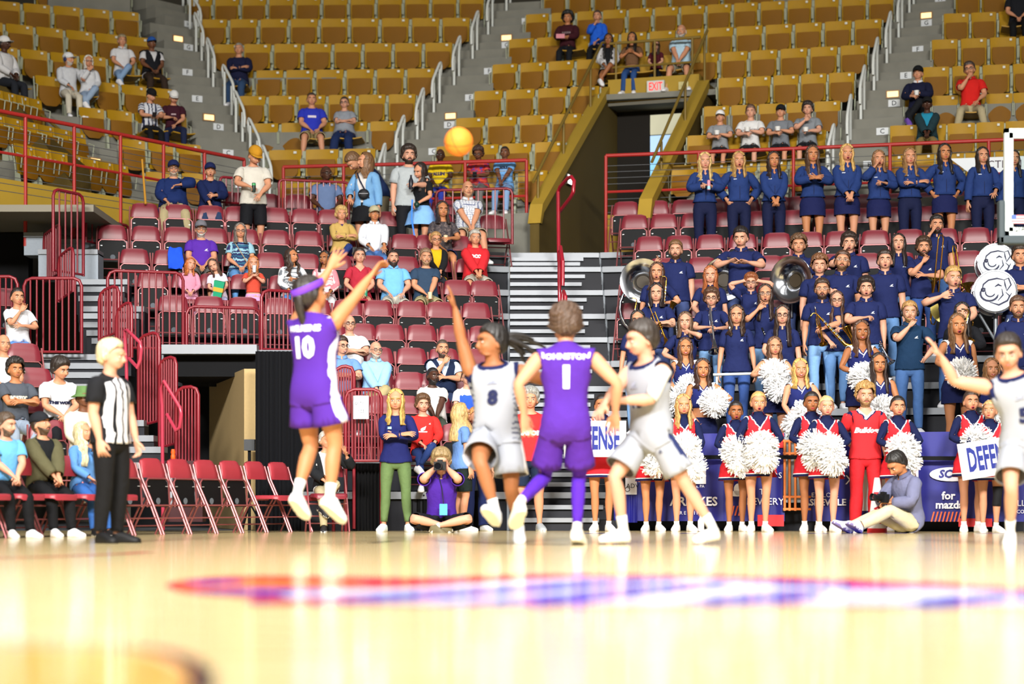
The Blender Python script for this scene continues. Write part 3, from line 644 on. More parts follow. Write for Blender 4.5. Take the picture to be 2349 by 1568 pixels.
# ---- left stair between the guards: aluminium treads that climb to the left
ls = structure(empty('floor_stair_left')); tag(ls, 'aluminium stair climbing behind the referee between maroon guards')
steps = [(175, 292, 640), (178, 285, 657), (180, 280, 678), (185, 330, 702), (187, 318, 718), (190, 300, 738), (198, 300, 757), (210, 300, 775), (98, 240, 812), (100, 240, 832), (110, 240, 853), (150, 240, 880), (285, 330, 963), (283, 352, 998), (292, 374, 1024), (283, 368, 1060)]
for i, (x0, x1, y) in enumerate(steps):
    Y = 29.6-.26*i if i < 8 else 27.2-.22*(i-8) if i < 12 else 25.6-.22*(i-12)
    Z = Z_of(y, Y); a = X_of(x0, Y); b = X_of(x1, Y)
    B = MB(); B.box((a, Y, Z-.075), (b, Y+.34, Z)); B.build('step_nosing', M_ALU, ls); B = MB(); B.box((a, Y+.03, Z-.5), (b, Y+.34, Z-.07)); B.build('step', M_NAVYRISER, ls)
# ---- grey side platforms behind the left gates
o = structure(empty('floor_risers_side')); tag(o, 'grey side panels of the risers behind the far left gates')
for x0, x1, y0, y1, Y in ((55, 100, 541, 585, 31.0), (88, 225, 580, 640, 30.2), (120, 225, 556, 580, 31.6)):
    p = W(x0, y1, Y); q = W(x1, y0, Y); B = MB(); B.box((p.x, Y, p.z), (q.x, Y+.4, q.z)); B.build('panel', mat('#8f98a3', .55, .2, noise=.1), o)
    B = MB(); B.box((p.x, Y-.03, q.z-.02), (q.x, Y+.4, q.z+.05)); B.build('nosing', M_ALU, o)
o = empty('light_strip', L3(170, 524, 33.5), 0, 'row of bright white-violet lamps under the mustard wall', 'lamp')
for i in range(9):
    B = MB(); c = W(140+i*10.5, 524, 33.5)-o.location; B.box((c.x-.03, c.y-.02, c.z-.03), (c.x+.03, c.y+.02, c.z+.03)); B.build('bulb', mat('#e9defa', .5, emit=6), o)
B = MB(); p = W(0, 650, 32.2); q = W(95, 535, 32.2); B.box((p.x-2, 32.2, p.z-3), (q.x-.2, 32.5, q.z)); o = structure(B.build('wall_shade_left', M_BLK)); tag(o, 'black panel painted as shade in the opening under the left corner of the bowl')  # solid black box in place of the shade inside the opening
# ---- tunnel mouth at floor level, left
tun2 = structure(empty('wall_tunnel_floor')); tag(tun2, 'tunnel mouth with shade painted black and a tan side wall under the left risers')
def wp(px, Y, z): return (X_of(px, Y), Y, z)
B = MB(); B.box((X_of(300, 30), 30.0, 0), (X_of(560, 30), 30.2, 2.2)); B.build('back', M_BLK, tun2)  # black panel painted for the darkness inside the tunnel
B = MB(); B.prism([wp(480, 29.8, 0), wp(560, 26.6, 0), wp(590, 26.6, 0), wp(540, 29.8, 0)], (0, 0, 2.05)); B.build('side', mat('#b39a6c', .8, noise=.08), tun2)
B = MB(); B.box((X_of(375, 27.4), 27.4, 2.0), (X_of(590, 27.4), 29, 2.3)); B.build('beam', M_BLK, tun2)
B = MB(); B.box((X_of(372, 27.2), 27.15, 2.28), (X_of(590, 27.2), 27.4, 2.40)); B.build('nosing', M_ALU, tun2)
B = MB(); B.box((X_of(372, 27.2), 27.3, 2.30), (X_of(700, 27.2), 29.2, 2.34)); B.build('deck', M_GREY, tun2)
# ---- black curtain with folds
def curtain(name, x0, x1, Y, z0, z1, label, folds=14, m=M_BLK):
    n = folds*4; rows = []
    for z in (z0, (z0+z1)/2, z1):
        rows.append([(x0+(x1-x0)*i/n, Y+.045*math.sin(i*math.pi/2+.4*math.sin(i))*(1.2 if z == z0 else .8), z) for i in range(n+1)]+[(x0+(x1-x0)*i/n, Y+.09, z) for i in range(n, -1, -1)])
    B = MB(); B.loft(rows); o = B.build(name, m, None, True); return tag(o, label, 'curtain')
curtain('curtain', X_of(586, 25.9), X_of(700, 25.9), 25.9, 0, Z_of(805, 25.9), 'tall black pleated curtain hanging behind the shooting player', 12, mat('#0f1118', .8))
curtain('curtain', X_of(815, 25.7), X_of(880, 25.7), 25.7, 0, Z_of(1062, 25.7), 'black cloth skirt of a table behind the woman in green trousers', 8, mat('#0b0c10', .8))
curtain('curtain', X_of(690, 26.2), X_of(1100, 26.2), 26.15, 0, .50, 'black cloth skirt along the foot of the left risers', 30, mat('#0b0c10', .8))
# tripod stand against the tan wall
o = empty('light_stand', wp(572, 26.2, 0), 0, 'black stand with a small lamp head beside the curtain', 'stand')
B = MB(); B.tube([(0, 0, 0), (0, 0, 1.05)], .02, 8); B.build('pole', M_BLK, o, True)
B = MB(); B.box((-.06, -.06, 1.0), (.07, .05, 1.14)); B.build('head', mat('#33363a', .4), o)
for a in (0, 2.1, 4.2):
    B = MB(); B.tube([(0, 0, .35), (.2*math.cos(a), .12*math.sin(a), 0)], .012, 6); B.build('leg', M_BLK, o)
# white-edged cart and orange cone by the tunnel
o = empty('utility_cart', wp(430, 25.0, 0), 0, 'small maroon slatted cart with a white edge at the tunnel mouth', 'cart')
B = MB(); B.box((-.28, 0, .12), (.18, .3, .85)); B.build('body', mat('#3a0f16', .6), o)
for zz in (.62, .40):
    for i in range(7): B = MB(); B.box((-.26+i*.055, -.012, zz-.1), (-.235+i*.055, 0, zz+.08)); B.build('slat', mat('#8a8f98', .5), o)
B = MB(); B.box((.19, -.02, .30), (.215, .02, .86)); B.build('edge', M_WHT, o)
o = empty('signal_lamp', wp(397, 25.1, .85), 0, 'small orange rubber plug standing by the cart', 'lamp'); B = MB(); B.lathe([(.02, 0), (.03, .02), (.03, .06), (.022, .08), (.03, .10), (.02, .14)], None, 12); B.build('body', mat('#ff5a1a', .5), o, True)
# ---- row of red folding chairs along the left sideline (they face right, towards the court)
rz0 = math.radians(62); c0 = Vector((*plan(642, 25.1), 0)); du_ = Vector((math.cos(rz0), math.sin(rz0), 0))
for i in range(13):
    c = c0-du_*.49*i; dn = i in (0, 1, 7, 8, 9, 10, 11, 12)
    o = put_chair(CDNR if dn else CUPR, (c.x, c.y, 0), rz0, '%sred folding chair, %s from the curtain in the sideline row' % ('lowered ' if dn else '', ordinal(i+1)), 'red chairs along the left sideline'); o.scale = (.95, .95, .95)
# maroon chairs of the small block at the far left
for px, py, Y, nm in ((55, 786, 26.0, 'behind the bald man in white'), (80, 842, 25.2, 'beside the curly haired man in grey'), (110, 962, 23.6, 'behind the man in the olive jacket'), (10, 660, 27.4, 'beside the woman in the white tee'), (95, 900, 24.4, 'behind the man in the white lettered tee')):
    z = Z_of(py, Y)-.88; put_chair(CUP, (X_of(px, Y), Y, z), math.radians(25), 'maroon folding chair %s' % nm, 'maroon chairs of the far left block')
# ---- blue sponsor barrier along the baseline
def vinyl(c): return mat(c, .45, 0, .4, .06, 5, name='vinyl')
VB, VR, VWh = vinyl('#1d1f7a'), vinyl('#d3262e'), vinyl('#e8e8f2'); TW = mat('#f2f2fa', .6); TO = mat('#e8683a', .6)
def banner(x0, x1, zt, zb, Y0, Y1, label, parts):
    a = Vector((X_of(x0, Y0), Y0, 0)); b = Vector((X_of(x1, Y1), Y1, 0)); u = (b-a).normalized(); L = (b-a).length; n = Vector((u.y, -u.x, 0))
    o = empty('banner', a, math.atan2(u.y, u.x), label, 'banner')
    k = 24; B = MB(); rows = []
    for z in (zb, zb+.3*(zt-zb), zt): rows.append([(L*i/k, .012*math.sin(i*1.3)*(zt-z), z) for i in range(k+1)]+[(L*i/k, .03, z) for i in range(k, -1, -1)])
    B.loft(rows); B.build('sheet', VB, o, True)
    for p in parts:
        if p[0] == 'r':
            _, xa, xb, z0, z1, m = p; B = MB(); B.box((L*xa, -.028, z0), (L*xb, -.02, z1)); B.build('panel', m, o)
        elif p[0] == 't':
            _, s, xc, zc, sz, m, kw = p; lettering(s, sz, frame((L*xc, -.035, zc), (1, 0, 0), (0, 0, 1)), m, o, 'print', **kw)
        elif p[0] == 's':
            _, xc, zc, n_ = p
            for i in range(n_): B = MB(); x = L*xc+i*.045; B.prism([(x, -.03, zc-.06), (x+.018, -.03, zc-.06), (x+.05, -.03, zc+.06), (x+.032, -.03, zc+.06)], (0, .004, 0)); B.build('stripe', TO, o)
        elif p[0] == 'p':
            _, pts, m = p; B = MB(); B.prism([(L*x, -.031, z) for x, z in pts], (0, .004, 0)); B.build('emblem', m, o)
    return o
zt, zb = Z_of(996, 26.2), Z_of(1194, 26.2)
ov = lambda cx, cz, rx, rz, n=16: [(cx+rx*math.cos(2*math.pi*i/n), cz+rz*math.sin(2*math.pi*i/n)) for i in range(n)]
banner(1408, 1462, zt-.02, zb-.02, 26.05, 26.03, 'red and white sponsor panel behind the first red cheerleader', [('r', .02, .98, .66, 1.2, VR), ('r', .02, .98, .45, .66, VWh), ('t', 'ELLS', .18, .60, .09, M_INK, {}), ('t', 'FARGO', .2, .51, .09, M_INK, {}), ('t', 'ADV', .8, .555, .08, M_INK, {}), ('r', .08, .36, .75, 1.15, M_INK)])
banner(1462, 1660, zt, zb, 26.03, 25.8, 'navy sponsor banner lettered KES behind the guard', [('t', 'EPPS', .06, .62, .05, TW, {}), ('p', [(.62, .58), (.80, .58), (.80, .78), (.72, .74), (.66, .82), (.62, .76)], TW), ('t', 'epps, PA', .70, .55, .05, TW, {}), ('t', 'ARNIKES', .66, .36, .15, TW, dict(bold=.004)), ('t', 'B R E W I N G', .62, .22, .06, TW, {})])
banner(1660, 1800, zt, zb, 25.8, 25.65, 'navy sponsor banner with a white hat emblem and a red foot strip', [('r', .56, .99, .06, .20, VR), ('r', .6, .99, 1.02, 1.2, VR), ('s', .06, .25, 5), ('p', ov(.22, .46, .14, .035), TW), ('p', ov(.24, .51, .07, .075), TW), ('t', 'BREWERY', .64, .36, .12, TW, {}), ('t', 'TS', .66, .48, .10, TW, {}), ('t', 'S', .93, .68, .1, TW, {})])
banner(1850, 2090, zt, zb, 25.6, 25.3, 'navy sponsor banner lettered EXPLORE behind the seated photographer', [('t', 'EXPLORE', .18, .44, .08, TW, {}), ('t', 'ASHEVILLE', .18, .35, .11, TW, dict(bold=.003)), ('r', .50, .76, .25, .75, VWh), ('t', 'X', .42, .62, .16, TW, {})])
banner(2092, 2349, zt, zb, 25.3, 24.95, 'navy sponsor banner lettered for mazda with orange stripes', [('r', -.16, .06, .50, .85, VWh), ('p', ov(.36, .69, .20, .085, 24), VWh), ('t', 'SC', .30, .69, .13, VB, dict(bold=.006, shear=.2)), ('t', 'for', .33, .43, .13, TW, dict(bold=.004)), ('t', 'mazda', .34, .32, .13, TW, dict(bold=.004)), ('s', .17, .18, 9), ('r', .42, .72, .06, .16, VR), ('t', 'VALLEY', .97, .34, .10, TW, {}), ('t', 'CO', .97, .24, .06, TW, {})])
o = empty('crowd_belt', (0, 0, 0), 0, 'black retractable belt stretched in front of the blue banners', 'belt')
B = MB(); pa = [W(1430, 1048, 25.9), W(1800, 1048, 25.5), W(2349, 1052, 24.85)]; B.loft([[p+Vector((0, 0, .025)), p+Vector((0, .008, .025)), p+Vector((0, .008, -.025)), p-Vector((0, 0, .025))] for p in pa]); B.build('webbing', M_BLK, o)
B = MB(); B.tube([tuple(Vector(wp(1428, 25.9, 0))), tuple(Vector(wp(1428, 25.9, 1.0)))], .035, 10); B.build('post', M_BLK, o, True)
o = empty('barricade', wp(1800, 25.6, 0), 0, 'orange framed crowd barricade in the gap between the banners', 'barricade'); M_OR = mat('#f08a48', .5)
for x in (.06, .13, .0): B = MB(); B.tube([(x, 0, .25), (x, 0, 1.12)], .016, 8); B.build('post', M_OR, o, True)
for z in (1.1, .95, .42, .27): B = MB(); B.tube([(-.02, 0, z), (.32, 0, z)], .016, 8); B.build('rail', M_OR, o, True)
B = MB(); B.box((.0, .05, .35), (.35, .08, 1.15)); B.build('panel', mat('#9aa3a8', .4, .4), o)
o = structure(empty('baseboard_risers')); B = MB(); B.box((X_of(1410, 26.5), 26.30, 0), (1.7, 26.36, .2)); o2 = B.build('skirt', M_BLK, o); tag(o, 'black foot of the right risers')
# ---- section signs
o = empty('section_sign', wp(829, 25.3, Z_of(934, 25.3)), 0, 'white sheet reading SECTION 103 on the maroon railing', 'sign'); B = MB(); B.box((-.095, -.03, -.14), (.09, -.025, .14)); B.build('sheet', mat('#dfe8f4', .7), o)
lettering('SECTION', .045, frame((0, -.032, .05), (1, .05, .1), (0, 0, 1)), M_INK, o, 'print'); lettering('103', .06, frame((.0, -.032, -.05), (1, .05, .1), (0, 0, 1)), M_INK, o, 'print', sx=.8)
c = ptz(2290, 380, 5.62); o = empty('section_sign', (c[0], c[1]-.05, 5.55), -math.radians(12), 'white and maroon hanging sign reading SECTION 101 on the red railing', 'sign')
B = MB(); B.prism([(-.75, 0, .2), (.5, 0, .2), (.5, 0, -.04), (-.45, 0, -.04)], (0, .012, 0)); B.build('cloth', mat('#d9dde0', .8), o); B = MB(); B.box((-.30, -.002, -.36), (.5, .012, -.04)); B.build('cloth', mat('#8a2034', .8), o)
lettering('SECTION', .17, frame((.0, -.004, .08), (1, 0, 0), (0, 0, 1)), mat('#4a3a44', .7), o, 'print'); lettering('101', .24, frame((-.05, -.006, -.19), (1, 0, 0), (0, 0, 1)), mat('#ececec', .7), o, 'print', bold=.006)
o = empty('row_letter_plate', L3(554, 422, 34.0), 0, 'white plate lettered B behind the top left chairs', 'sign', 'row letter plates'); B = MB(); B.box((-.10, -.01, -.06), (.10, 0, .06)); B.build('plate', mat('#c9cdd0', .6), o); lettering('B', .12, frame((0, -.012, 0), (1, 0, 0), (0, 0, 1)), M_INK, o, 'letter')
# ---- backboard at the right edge
Yb = 21.4; o = empty('backboard', (X_of(2305, Yb), Yb, 0), 0, 'glass basketball backboard with white frame and dark padded lower corner', 'backboard'); z0, z1 = Z_of(540, Yb), Z_of(294, Yb); wd_ = 1.83
B = MB(); f = .045; lo, hi = z0, z1
for a, b in (((0, 0, lo), (f, .06, hi)), ((wd_-f, 0, lo), (wd_, .06, hi)), ((0, 0, hi-f), (wd_, .06, hi)), ((0, 0, lo), (wd_, .06, lo+f))): B.box(a, b)
B.build('frame', mat('#c6d2d2', .4, noise=.03), o)
B = MB(); t = .04
for a, b in (((f, -.004, lo+f), (f+t, .05, hi-f)), ((wd_-f-t, -.004, lo+f), (wd_-f, .05, hi-f)), ((f, -.004, hi-f-t*1.4), (wd_-f, .05, hi-f)), ((f, -.004, lo+f), (wd_-f, .05, lo+f+t))): B.box(a, b)
B.build('border', mat('#dfeeee', .5), o)
gm = bpy.data.materials.new('glass_pane'); gm.use_nodes = True; gb = gm.node_tree.nodes['Principled BSDF']; gb.inputs['Base Color'].default_value = (.75, .85, .85, 1); gb.inputs['Roughness'].default_value = .02; gb.inputs['Transmission Weight'].default_value = 1; gb.inputs['IOR'].default_value = 1.05
B = MB(); B.box((f, .02, lo+f), (wd_-f, .03, hi-f)); B.build('pane', gm, o)
B = MB(); B.box((-.065, -.03, lo-.09), (.0, .09, lo+.36)); B.box((-.065, -.03, lo-.09), (wd_+.065, .09, lo)); pd = B.build('pad', mat('#39444a', .6), o)
bv = pd.modifiers.new('b', 'BEVEL'); bv.width = .02; bv.segments = 3
lettering('SPALDING', .075, frame((f+.20, -.012, lo+.065), (1, 0, 0), (0, 0, 1)), M_INK, o, 'print', sx=.8)
B = MB(); B.box((f+.02, -.010, lo+.12), (f+.16, -.006, lo+.21)); B.build('flag', mat('#c96a72', .6), o); B = MB()
for i in range(3): B.box((f+.02, -.0115, lo+.126+i*.028), (f+.16, -.0105, lo+.138+i*.028))
B.build('flag_stripe', mat('#e6dede', .6), o); B = MB(); B.box((f+.02, -.013, lo+.165), (f+.07, -.012, lo+.21)); B.build('flag_canton', mat('#4a62a8', .6), o)
B = MB(); B.tube([(wd_/2, .1, lo+.3), (wd_/2, 2.2, lo-1.0), (wd_/2, 2.6, -Z_of(540, Yb)+z0)], .09, 10); B.build('arm', mat('#2a2f38', .5), o)
# ================================================================== people
# one body in a T pose is modelled, turned into one skin, and posed by bones; clothes are cut from the same body
def ring(c, u, v, ru, rv, n=18, e=2.0):
    c = np.array(c, float); u = np.array(u, float); v = np.array(v, float); out = []
    for k in range(n):
        t = 2*math.pi*k/n; a, b = math.cos(t), math.sin(t)
        a = math.copysign(abs(a)**(2/e), a); b = math.copysign(abs(b)**(2/e), b)
        out.append(tuple(c+u*a*ru+v*b*rv))
    return out
def make_base():
    B = MB(); X, Y, Z = (1, 0, 0), (0, 1, 0), (0, 0, 1)
    T = [(.80, .0, .07, .06), (.83, .0, .135, .09), (.88, .005, .165, .110), (.93, .008, .170, .116), (.98, .006, .163, .112), (1.04, .0, .150, .104),
         (1.10, -.004, .143, .100), (1.17, -.004, .148, .104), (1.25, -.004, .160, .112), (1.32, -.002, .170, .114), (1.38, .004, .168, .106),
         (1.43, .012, .140, .088), (1.465, .018, .098, .070), (1.49, .016, .066, .062), (1.52, .008, .056, .058), (1.57, .0, .056, .060), (1.60, .0, .05, .05)]
    B.loft([ring((0, cy, z), X, Y, rx, ry, 24, 2.3 if z < 1.42 else 2) for z, cy, rx, ry in T])
    # head
    B.ell((0, .012, 1.655), (.076, .097, .100), 24, 16); B.ell((0, -.028, 1.612), (.063, .066, .078), 20, 14)
    B.ell((0, -.052, 1.572), (.045, .040, .040), 16, 10); B.ell((0, -.074, 1.556), (.022, .020, .018), 12, 8)
    B.ell((0, -.052, 1.675), (.060, .046, .030), 16, 10)
    B.loft([ring((0, -.088, 1.655), X, Y, .008, .008, 8), ring((0, -.098, 1.632), X, Y, .010, .010, 8), ring((0, -.107, 1.612), X, Y, .014, .013, 8), ring((0, -.092, 1.600), X, Y, .012, .012, 8)])
    for s in (-1, 1):
        B.ell((s*.077, .014, 1.628), (.009, .019, .031), 10, 8)
        B.ell((s*.032, -.066, 1.612), (.024, .024, .022), 10, 8)
        A = [(.10, .012, 1.395, .045, .05), (.15, .012, 1.400, .060, .058), (.185, .012, 1.410, .058, .058), (.22, .01, 1.42, .055, .054), (.30, .01, 1.42, .049, .050), (.38, .01, 1.42, .044, .045),
             (.45, .01, 1.42, .040, .039), (.50, .008, 1.42, .042, .040), (.57, .006, 1.42, .037, .035), (.64, .004, 1.42, .029, .026), (.69, .003, 1.42, .027, .020),
             (.72, .0, 1.42, .036, .017), (.76, -.001, 1.42, .043, .016), (.79, .0, 1.42, .042, .014), (.805, .0, 1.42, .03, .010)]
        B.loft([ring((s*x, y, z), Y, Z, ry, rz, 16) for x, y, z, ry, rz in A])
        for k, (y0, L) in enumerate(((-.033, .078), (-.0115, .088), (.0105, .082), (.032, .064))):
            y1 = y0*1.55
            B.loft([ring((s*x, y, 1.42), Y, Z, r, r*.92, 10) for x, y, r in ((.775, y0, .009), (.80, y0*1.08, .0095), (.80+L*.5, (y0+y1)/2, .0088), (.80+L*.85, y0+(y1-y0)*.85, .008), (.80+L, y1, .004))])
        B.loft([ring((s*x, y, 1.415), (s*.6, .8, 0), Z, r, r*.9, 10) for x, y, r in ((.705, -.012, .014), (.735, -.042, .0135), (.765, -.066, .011), (.79, -.082, .010), (.80, -.088, .005))])
        L = [(.96, .075, .005, .06, .07), (.90, .088, .004, .082, .092), (.84, .092, .0, .086, .092), (.76, .095, -.004, .080, .086), (.66, .098, -.006, .069, .074), (.57, .10, -.004, .058, .062),
             (.50, .10, -.004, .052, .055), (.45, .10, .002, .050, .052), (.38, .101, .010, .053, .056), (.30, .102, .010, .048, .050), (.20, .104, .010, .036, .039), (.12, .105, .012, .030, .034), (.07, .105, .014, .032, .040), (.03, .105, .014, .03, .038)]
        B.loft([ring((s*x, y, z), X, Y, rx, ry, 18) for z, x, y, rx, ry in L])
        B.loft([ring((s*(.105+.012*t), y, zc), X, Z, rx, rz, 14, 2.4) for t, y, zc, rx, rz in
                ((0, .062, .038, .018, .026), (0, .045, .044, .032, .040), (.2, .01, .055, .036, .052), (.5, -.04, .048, .037, .044), (.8, -.09, .037, .042, .033), (1, -.135, .028, .043, .024), (1, -.17, .024, .036, .020), (1, -.19, .022, .02, .014))])
    me = B.data('body_rest', []); ob = bpy.data.objects.new('body_rest', me)
    m = ob.modifiers.new('r', 'REMESH'); m.mode = 'VOXEL'; m.voxel_size = .0052
    m = ob.modifiers.new('s', 'SMOOTH'); m.factor = .5; m.iterations = 4
    m = ob.modifiers.new('d', 'DECIMATE'); m.ratio = .046
    out = baked(ob); bpy.data.objects.remove(ob); return out
BASE = make_base()
def sstep(x, a, b):
    t = np.clip((x-a)/(b-a), 0, 1); return t*t*(3-2*t)
# bones: name -> index ; rest joint positions (x is mirrored for the -X side, suffix 0 = -X side, 1 = +X side)
BN = ['pelvis', 'waist', 'chest', 'neck', 'head', 'th0', 'th1', 'sh0', 'sh1', 'ft0', 'ft1', 'ua0', 'ua1', 'fa0', 'fa1', 'ha0', 'ha1'] + ['f%d%d%d' % (s, k, j) for s in (0, 1) for k in range(5) for j in (0, 1)]
BI = {n: i for i, n in enumerate(BN)}
FY = (-.033, -.0115, .0105, .032)
def weights(V):
    """analytic skin weights for points of the T pose"""
    x, y, z = V[:, 0], V[:, 1], V[:, 2]; ax = np.abs(x); n = len(V); Wt = np.zeros((n, len(BN)))
    wa = sstep(ax, .125, .205)*sstep(z, 1.25, 1.33)*(z < 1.52)
    wl = (1-sstep(z, .83, .97))*(1-wa)
    # trunk
    rem = 1-wa-wl
    a1 = sstep(z, .98, 1.08); a2 = sstep(z, 1.13, 1.27); a3 = sstep(z, 1.465, 1.52); a4 = sstep(z, 1.535, 1.585)
    Wt[:, 0] = rem*(1-a1); Wt[:, 1] = rem*a1*(1-a2); Wt[:, 2] = rem*a2*(1-a3); Wt[:, 3] = rem*a3*(1-a4); Wt[:, 4] = rem*a4
    for s in (0, 1):
        sg = -1 if s == 0 else 1
        side = sstep(x*sg, -.018, .018)
        k1 = 1-sstep(z, .45, .54); k2 = 1-sstep(z, .065, .105)
        Wt[:, BI['th%d' % s]] = wl*side*(1-k1); Wt[:, BI['sh%d' % s]] = wl*side*k1*(1-k2); Wt[:, BI['ft%d' % s]] = wl*side*k1*k2
        on = wa*(x*sg > 0); e = sstep(ax, .41, .49); h = sstep(ax, .675, .715)
        Wt[:, BI['ua%d' % s]] = on*(1-e); Wt[:, BI['fa%d' % s]] = on*e*(1-h)
        hd = on*e*h; yy = y/(1+np.clip((ax-.80)/.085, 0, 1)*.5)
        fing = sstep(ax, .785, .815); th = sstep(-y, .032, .046)*(1-sstep(ax, .795, .803))*sstep(ax, .70, .73)
        thumb = hd*th; Wt[:, BI['f%d40' % s]] = thumb*(1-sstep(-y, .058, .07)); Wt[:, BI['f%d41' % s]] = thumb*sstep(-y, .058, .07)
        idx = np.argmin(np.abs(yy[:, None]-np.array(FY)[None]), 1); d = sstep(ax, .83, .85)
        fg = hd*(1-th)*fing
        for k in range(4):
            Wt[:, BI['f%d%d0' % (s, k)]] = fg*(idx == k)*(1-d); Wt[:, BI['f%d%d1' % (s, k)]] = fg*(idx == k)*d
        Wt[:, BI['ha%d' % s]] = hd*(1-th)*(1-fing)
    sm = Wt.sum(1, keepdims=True); sm[sm == 0] = 1
    return Wt/sm
def mesh_arrays(me):
    V = np.empty(len(me.vertices)*3); me.vertices.foreach_get('co', V); V = V.reshape(-1, 3)
    N = np.empty(len(me.vertices)*3); me.vertex_normals.foreach_get('vector', N); N = N.reshape(-1, 3)
    return V, N, [tuple(p.vertices) for p in me.polygons]
class Piece:
    """a rest-pose mesh with skin weights, ready to be posed many times"""
    def __init__(s, V, Fc, fm=None, off=None, bone=None, rest=None):
        s.V = np.asarray(V, float); s.F = Fc; s.fm = fm
        s.rest = s.V.copy() if rest is None else rest
        if bone: s.Wt = np.zeros((len(s.V), len(BN))); s.Wt[:, BI[bone]] = 1
        else: s.Wt = weights(s.rest)
        if off is not None: s.V = s.V+off
def bm_base():
    bm = bmesh.new(); bm.from_mesh(BASE); return bm
def cut(bm, co, no, keep=None):
    """remove what lies on the +no side of the plane; keep(face centre) limits where the cut acts"""
    no = Vector(no).normalized(); co = Vector(co)
    fs = [f for f in bm.faces if keep is None or keep(f.calc_center_median())]
    es = set(e for f in fs for e in f.edges); vs = set(v for f in fs for v in f.verts)
    r = bmesh.ops.bisect_plane(bm, geom=fs+list(es)+list(vs), dist=1e-5, plane_co=co, plane_no=no)
    fs = [f for f in bm.faces if (keep is None or keep(f.calc_center_median())) and (f.calc_center_median()-co).dot(no) > 1e-6]
    bmesh.ops.delete(bm, geom=fs, context='FACES')
def finish(bm, thick, smooth=0, rim=True):
    """turn a cut region into a piece offset outwards by thick (number or function of rest coordinates)"""
    bmesh.ops.delete(bm, geom=[v for v in bm.verts if not v.link_faces], context='VERTS')
    bmesh.ops.triangulate(bm, faces=[f for f in bm.faces if len(f.verts) > 4])
    me = bpy.data.meshes.new('g'); bm.normal_update(); bm.to_mesh(me)
    V, N, Fc = mesh_arrays(me)
    bnd = sorted(set(v.index for e in bm.edges if e.is_boundary for v in e.verts)); be = [(e.verts[0].index, e.verts[1].index) for e in bm.edges if e.is_boundary]
    adj = [[o.other_vert(v).index for o in v.link_edges] for v in bm.verts] if smooth else None
    bm.free(); bpy.data.meshes.remove(me)
    t = thick(V) if callable(thick) else np.full(len(V), float(thick))
    O = V+N*np.asarray(t)[:, None]
    if smooth:
        isb = np.zeros(len(V), bool); isb[bnd] = True
        idx = np.concatenate([np.full(len(a), i) for i, a in enumerate(adj)]); nb = np.concatenate([np.array(a, int) for a in adj])
        cnt = np.bincount(idx, minlength=len(V))
        for _ in range(smooth):
            S = np.zeros_like(O); np.add.at(S, idx, O[nb]); S /= cnt[:, None]
            O = np.where(isb[:, None], O, O*.45+S*.55)
    rest = V.copy()
    if rim and bnd:                       # turn the border in, so a hem reads as cloth with thickness
        mp = {b: len(V)+i for i, b in enumerate(bnd)}
        inner = V[bnd]+N[bnd]*np.maximum(np.asarray(t)[bnd]-.009, .001)[:, None]
        O = np.vstack([O, inner]); rest = np.vstack([rest, V[bnd]]); own = {}
        for f in Fc:
            for i in range(len(f)): own[(f[i], f[(i+1) % len(f)])] = 1
        for a, b in be:
            if (a, b) in own: Fc.append((b, a, mp[a], mp[b]))
            else: Fc.append((a, b, mp[b], mp[a]))
    return Piece(O, Fc, rest=rest)
def g_top(sleeve=.36, hem=.875, neck=1.478, slope=.5, v=None, th=.014, loose=.009, sm=3, sl_loose=.012):
    """shirt: sleeve = |x| where it ends, hem = lower z, v = (apex z, slope) for a V neck"""
    bm = bm_base()
    cut(bm, (0, 0, hem), (0, 0, -1)); cut(bm, (sleeve, 0, 0), (1, 0, 0)); cut(bm, (-sleeve, 0, 0), (-1, 0, 0))
    cut(bm, (0, 0, neck), (0, -slope, 1), lambda c: abs(c.x) < .125)
    if v:
        for s in (-1, 1):
            cut(bm, (0, 0, v[0]), (-s*v[1], 0, 1), lambda c, s=s: c.y < 0 and c.x*s >= -1e-6 and c.z > v[0]-.02 and abs(c.x) < .13)
    def tk(V):
        z = V[:, 2]; ax = np.abs(V[:, 0])
        return th+loose*(1-sstep(z, hem, 1.15))*(ax < .2)+sl_loose*sstep(ax, .2, min(sleeve, .36))*(z > 1.25)-.006*sstep(z, 1.44, 1.49)
    return finish(bm, tk, sm)
def g_pants(hem=.10, top=1.0, th=.013, flare=.012, sm=3):
    bm = bm_base(); cut(bm, (0, 0, top), (0, 0, 1)); cut(bm, (0, 0, hem), (0, 0, -1)); cut(bm, (.26, 0, 0), (1, 0, 0)); cut(bm, (-.26, 0, 0), (-1, 0, 0))
    def tk(V):
        z = V[:, 2]; return (th+flare*(1-sstep(z, hem, .80)))*(1-.6*sstep(z, .84, .93))
    return finish(bm, tk, sm)
